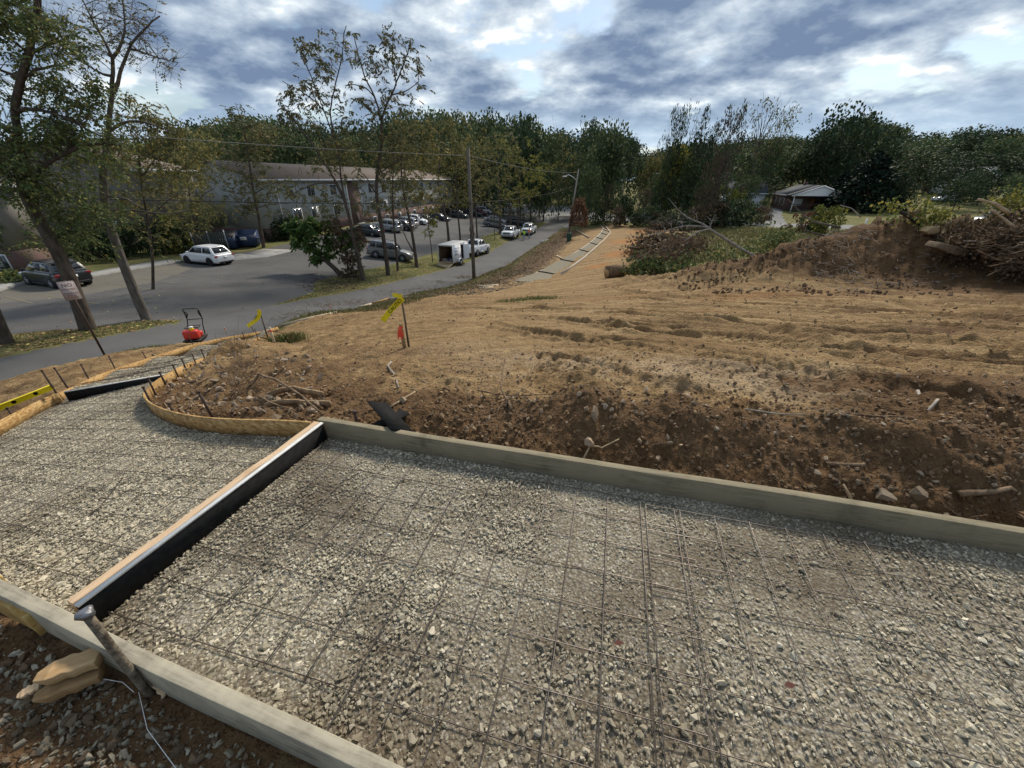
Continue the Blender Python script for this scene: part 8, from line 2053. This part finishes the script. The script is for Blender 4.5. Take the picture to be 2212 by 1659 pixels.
# ------------------------------------------------------------ felled trees and the brush heap
def trunk_px(name, pts, r0, r1, mat, label, cat='branch', n=8, ends=True):
    P = [at_y(u, v, Y) for (u, v, Y) in pts]; m = MB(); Q = []
    for a, b in zip(P[:-1], P[1:]):
        for k in range(4): Q.append(lerp(a, b, k / 4) + rng.normal(size=3) * r0 * .08)
    Q.append(P[-1]); m.tube(Q, np.linspace(r0, r1, len(Q)) * (1 + .14 * rng.normal(size=len(Q))), n); return m, Q, label, cat, name, mat
def finish(t): m, Q, label, cat, name, mat = t; return put(m.build(name, mat, origin=tuple(Q[0]), smooth=True), label, cat)
g = ground(1650, 568); Yf = g[1]
ft = empty('felled_tree', tuple(g), 0, 'felled pale-barked tree lying with bare forked branches raised to the left', 'tree')
s = Skel(91)
s.limb([g - np.array([-.5, 0, .1]), at_y(1600, 538, Yf), at_y(1560, 512, Yf), at_y(1533, 495, Yf), at_y(1515, 482, Yf)], .13, .065, 8)
s.limb([at_y(1515, 482, Yf), at_y(1482, 470, Yf + .3), at_y(1460, 448, Yf + .5), at_y(1443, 427, Yf + .6)], .05, .012, 6)
s.limb([at_y(1533, 492, Yf), at_y(1500, 487, Yf - .2), at_y(1460, 490, Yf - .5), at_y(1425, 505, Yf - .6)], .07, .015, 6)
s.limb([at_y(1535, 494, Yf), at_y(1505, 500, Yf - .6), at_y(1480, 520, Yf - 1.2)], .06, .015, 6)
s.limb([at_y(1533, 494, Yf), at_y(1537, 475, Yf), at_y(1547, 462, Yf)], .05, .015, 5); s.limb([at_y(1537, 478, Yf), at_y(1528, 468, Yf)], .03, .01, 5)
s.limb([at_y(1505, 478, Yf), at_y(1510, 465, Yf), at_y(1492, 455, Yf)], .03, .01, 5)
for c_ in env(s.r, Yf, [(1470, 470, 55, 28, 34, 0), (1440, 500, 50, 18, 24, 0), (1540, 475, 20, 14, 8, 0)]): s.reach(c_, .004)
o = s.mb.build('trunk', mat_bark('pale_bark', (.17, .155, .135), (.33, .31, .28)), ft, smooth=True, origin=tuple(g)); o.location = (0, 0, 0)
K = env(s.r, Yf, [(1680, 518, 40, 25, 16, 1.5), (1560, 557, 36, 8, 5, 0), (1480, 566, 40, 8, 6, -1), (1620, 545, 25, 10, 4, .5)])
K = np.repeat(K, 60, 0) + s.r.normal(size=(len(K) * 60, 3)) * .35; V, Fq = leaf_quads(K, .17, s.r, .3); link('crown', mesh_np('crown', V - g, Fq, L_GREEN), ft)
g = ground(1312, 600); lg = empty('cut_log', (g[0], g[1], g[2] + .35), R_(12), 'thick cut log with dark bark lying at the end of the heap', 'log')
m = MB(); m.tube([(-.1, 0, 0), (.5, 0, .05), (1.2, .1, .0), (1.85, .2, -.12)], [.40, .42, .36, .26], 14); m.build('bark', mat_bark('log_bark', (.10, .065, .04), (.24, .16, .095)), lg, smooth=False)
m = MB(); m.tube([(-.115, 0, 0), (-.10, 0, 0)], .36, 14); m.build('cut_face', M_WEDGE, lg)
g = ground(1590, 575); 
finish(trunk_px('log', [(1490, 583, 21), (1530, 587, 20.5), (1580, 582, 20), (1640, 580, 19.5)], .20, .13, MATS.get('x', mat_bark('rotten_bark', (.10, .065, .04), (.20, .13, .08))), 'low rotten log half buried in front of the felled tree', 'log'))
finish(trunk_px('log', [(1702, 541, 19), (1745, 529, 19), (1775, 531, 19), (1812, 545, 18.5)], .15, .12, M_BARKG, 'short grey log at the left foot of the heap', 'log'))
finish(trunk_px('branch', [(1736, 497, 18.5), (1790, 512, 17.8), (1835, 510, 17.2), (1900, 490, 16.8), (1965, 474, 16.5)], .035, .06, M_BARK, 'long thin branch arching over the left slope of the heap', 'branch'))
finish(trunk_px('branch', [(1937, 453, 16.4), (1975, 475, 16.0), (2010, 495, 15.6), (2040, 510, 15.2)], .05, .11, mat_bark('black_bark', (.03, .025, .022), (.07, .055, .045)), 'dark broken trunk leaning down the crest of the heap', 'branch'))
finish(trunk_px('branch', [(1702, 430, 19), (1735, 465, 19), (1760, 480, 18.6), (1815, 490, 18)], .015, .04, M_BARKG, 'thin bare branch reaching up left of the heap', 'branch'))
finish(trunk_px('branch', [(1815, 443, 18), (1840, 450, 17.8), (1860, 470, 17.6)], .015, .03, M_DRIFT, 'thin pale curved branch sticking up at the heap crest', 'branch'))
finish(trunk_px('branch', [(2111, 430, 13.5), (2150, 440, 13.2), (2180, 460, 13)], .03, .06, M_ROOT, 'pale splintered branch end pointing up at the top right', 'branch'))
finish(trunk_px('branch', [(2140, 452, 13.2), (2165, 470, 13.0), (2190, 490, 12.8)], .025, .05, M_ROOT, 'second pale broken branch below the splintered one', 'branch'))
finish(trunk_px('log', [(2040, 515, 15.4), (2100, 507, 15), (2170, 500, 14.6), (2240, 492, 14)], .13, .17, M_BARK, 'big log across the top of the brush at the right', 'log'))
finish(trunk_px('branch', [(2080, 520, 13.8), (2130, 522, 13.3), (2180, 530, 13), (2230, 545, 12.6)], .015, .03, M_DRIFT, 'thin grey branch over the brush at the right edge', 'branch'))
finish(trunk_px('branch', [(2118, 515, 13.4), (2125, 535, 13.2), (2140, 556, 13.0)], .12, .14, M_STICK, 'thick brown root standing in the brush at the right', 'root'))
def splinter(pts, Y, dep, mat, label, name='broken_stump'):
    P = [at_y(u, v, Y) for u, v in pts]; n = len(P); m = MB(); B_ = [p + np.array([.05, dep, .0]) for p in P]; m.add(P + B_, [tuple(range(n)), tuple(range(n, 2 * n))[::-1]] + [(i, n + i, n + (i + 1) % n, (i + 1) % n) for i in range(n)]); return put(m.build(name, mat, origin=tuple(P[0]), bevel=.02), label, 'stump' if 'stump' in name else 'slab')
M_SPL = mat_wood('splintered_wood', (.20, .13, .065), (.40, .28, .15), (.08, .045, .025), ax=(4, 4, 12))
def shards(prof, base, Y, dep, mat, label, seed, n=26):
    """a torn stump: many long splinters side by side, tops following the seen profile"""
    r = np.random.default_rng(seed); pu = np.array([p[0] for p in prof], float); pv_ = np.array([p[1] for p in prof], float); g0 = at_y(base[0], base[1], Y); root = empty('broken_stump', tuple(g0), 0, label, 'stump')
    for k in range(n):
        t = (k + .5) / n; u = pu[0] + (pu[-1] - pu[0]) * t; v = np.interp(u, pu, pv_) + 6 * r.random(); bu = base[0] + (u - pu.mean()) * .75; dy = dep * (r.random() - .5)
        a_ = at_y(bu, base[1] + 3 * r.normal(), Y + dy) - g0; b_ = at_y(u, v, Y + dy) - g0; w_ = .05 + .05 * r.random(); m = MB(); m.tube([a_ - (0, 0, .1), lerp(a_, b_, .55) + r.normal(size=3) * .015, b_], [w_, w_ * .8, w_ * .12], 5); m.build('splinter', mat, root)
    return root
shards([(1868, 496), (1880, 482), (1893, 464), (1903, 460), (1908, 475), (1912, 492)], (1888, 506), 17.0, .4, M_SPL, 'small splintered stump on the crest of the heap', 31, 20)
shards([(2034, 494), (2048, 476), (2066, 468), (2094, 455), (2100, 470), (2104, 488)], (2060, 512), 15.2, .5, M_SPL, 'big splintered pale stump, pointed to the upper right', 32, 34)
splinter([(2000, 500), (2015, 490), (2032, 488), (2030, 502), (2010, 508)], 15.0, .35, mat_wood('sawn_face', (.34, .24, .12), (.44, .33, .19)), 'bright sawn wood face below the big splintered stump')
splinter([(2022, 535), (2034, 524), (2096, 540), (2092, 552), (2066, 552)], 13.6, .5, mat_bark('slab_face', (.14, .10, .065), (.23, .175, .115)), 'flat bark slab tilted on the front of the heap', 'bark_slab')
splinter([(1972, 458), (1988, 452), (2000, 456), (2002, 475), (1985, 480)], 17.5, .3, M_STICK, 'brown stump block behind the dark broken trunk')
# brush mass with leaves
def brush(name, specs, n, L, rad, mat, label, seed, Yadd=0):
    r = np.random.default_rng(seed); m = MB()
    C = np.concatenate([env(r, Y, [(u, v, ru, rv, int(n * f), 0)]) for (u, v, ru, rv, Y, f) in specs])
    for c_ in C:
        d = r.normal(size=3); d[2] *= .45; d /= np.linalg.norm(d); l = L * (.4 + r.random()); m.tube([c_ - d * l / 2, c_ + r.normal(size=3) * l * .08, c_ + d * l / 2], [rad, rad * .7, rad * .25], 3, False)
    put(m.build(name, mat), label, None, None, 'stuff'); return C
C1 = brush('brush_heap', [(2130, 530, 90, 24, 14, 1.0), (2200, 525, 60, 32, 13, 1.0), (2060, 515, 40, 20, 15, .5), (2180, 488, 50, 18, 14.5, .5), (2240, 560, 60, 30, 12, .6)], 520, 1.1, .016, M_STICK, 'tangled brown brush on the heap at the right', 21)
r = np.random.default_rng(22)
K = np.repeat(C1, 4, 0) + r.normal(size=(len(C1) * 4, 3)) * .28; V, Fq = leaf_quads(K, .10, r, .3); put(link('brush_leaves', mesh_np('brush_leaves', V, Fq, L_VINE)), 'withered brown leaves of the brush heap', None, None, 'stuff')
K = env(r, 15.5, [(2010, 465, 18, 20, 5, 0), (2035, 470, 16, 20, 4, 0), (1924, 445, 8, 10, 2, 0), (2180, 440, 35, 18, 9, -1), (1940, 470, 10, 6, 1, 0), (1985, 440, 10, 12, 2, .5)]); K = np.repeat(K, 40, 0) + r.normal(size=(len(K) * 40, 3)) * .17; V, Fq = leaf_quads(K, .12, r, .3)
put(link('brush_sprays', mesh_np('brush_sprays', V, Fq, L_YEL)), 'sprays of yellow-green leaves sticking out of the brush heap', None, None, 'stuff')
brush('brush_heap', [(1430, 525, 60, 14, 34, 1.0), (1390, 545, 40, 14, 32, .6), (1480, 530, 50, 14, 30, .7), (1420, 560, 50, 10, 25, .6)], 260, 1.6, .02, M_STICK, 'low windrow of grey-brown cut brush left of the felled tree', 23)
C2 = env(r, 33, [(1430, 527, 60, 12, 60, 0), (1390, 545, 40, 12, 34, -1), (1480, 530, 50, 12, 40, -2), (1440, 556, 60, 8, 30, -7)]); K = np.repeat(C2, 26, 0) + r.normal(size=(len(C2) * 26, 3)) * .45; V, Fq = leaf_quads(K, .22, r, .2); put(link('dead_foliage', mesh_np('dead_foliage', V, Fq, L_VINE)), 'withered brown foliage on the low windrow', None, None, 'stuff')
K = env(r, 24, [(1410, 576, 50, 6, 12, 0), (1480, 589, 50, 6, 9, -1), (1370, 580, 20, 6, 5, 0)]); K = np.repeat(K, 40, 0) + r.normal(size=(len(K) * 40, 3)) * .3; V, Fq = leaf_quads(K, .2, r, .2); put(link('cut_foliage', mesh_np('cut_foliage', V, Fq, L_GREEN)), 'heap of cut leafy branches between the log and the felled tree', None, None, 'stuff')
fibres('heap_sticks', 900, lambda r: (11.5 + 9.5 * r.random(), 13.2 + 4.0 * r.random()), .42, .011, M_DRIFT, 'sticks and roots half buried in the soil heap', 24, .25)
scene.cycles.use_adaptive_sampling = True
scene.cycles.adaptive_threshold = 0.015
scene.render.use_persistent_data = False
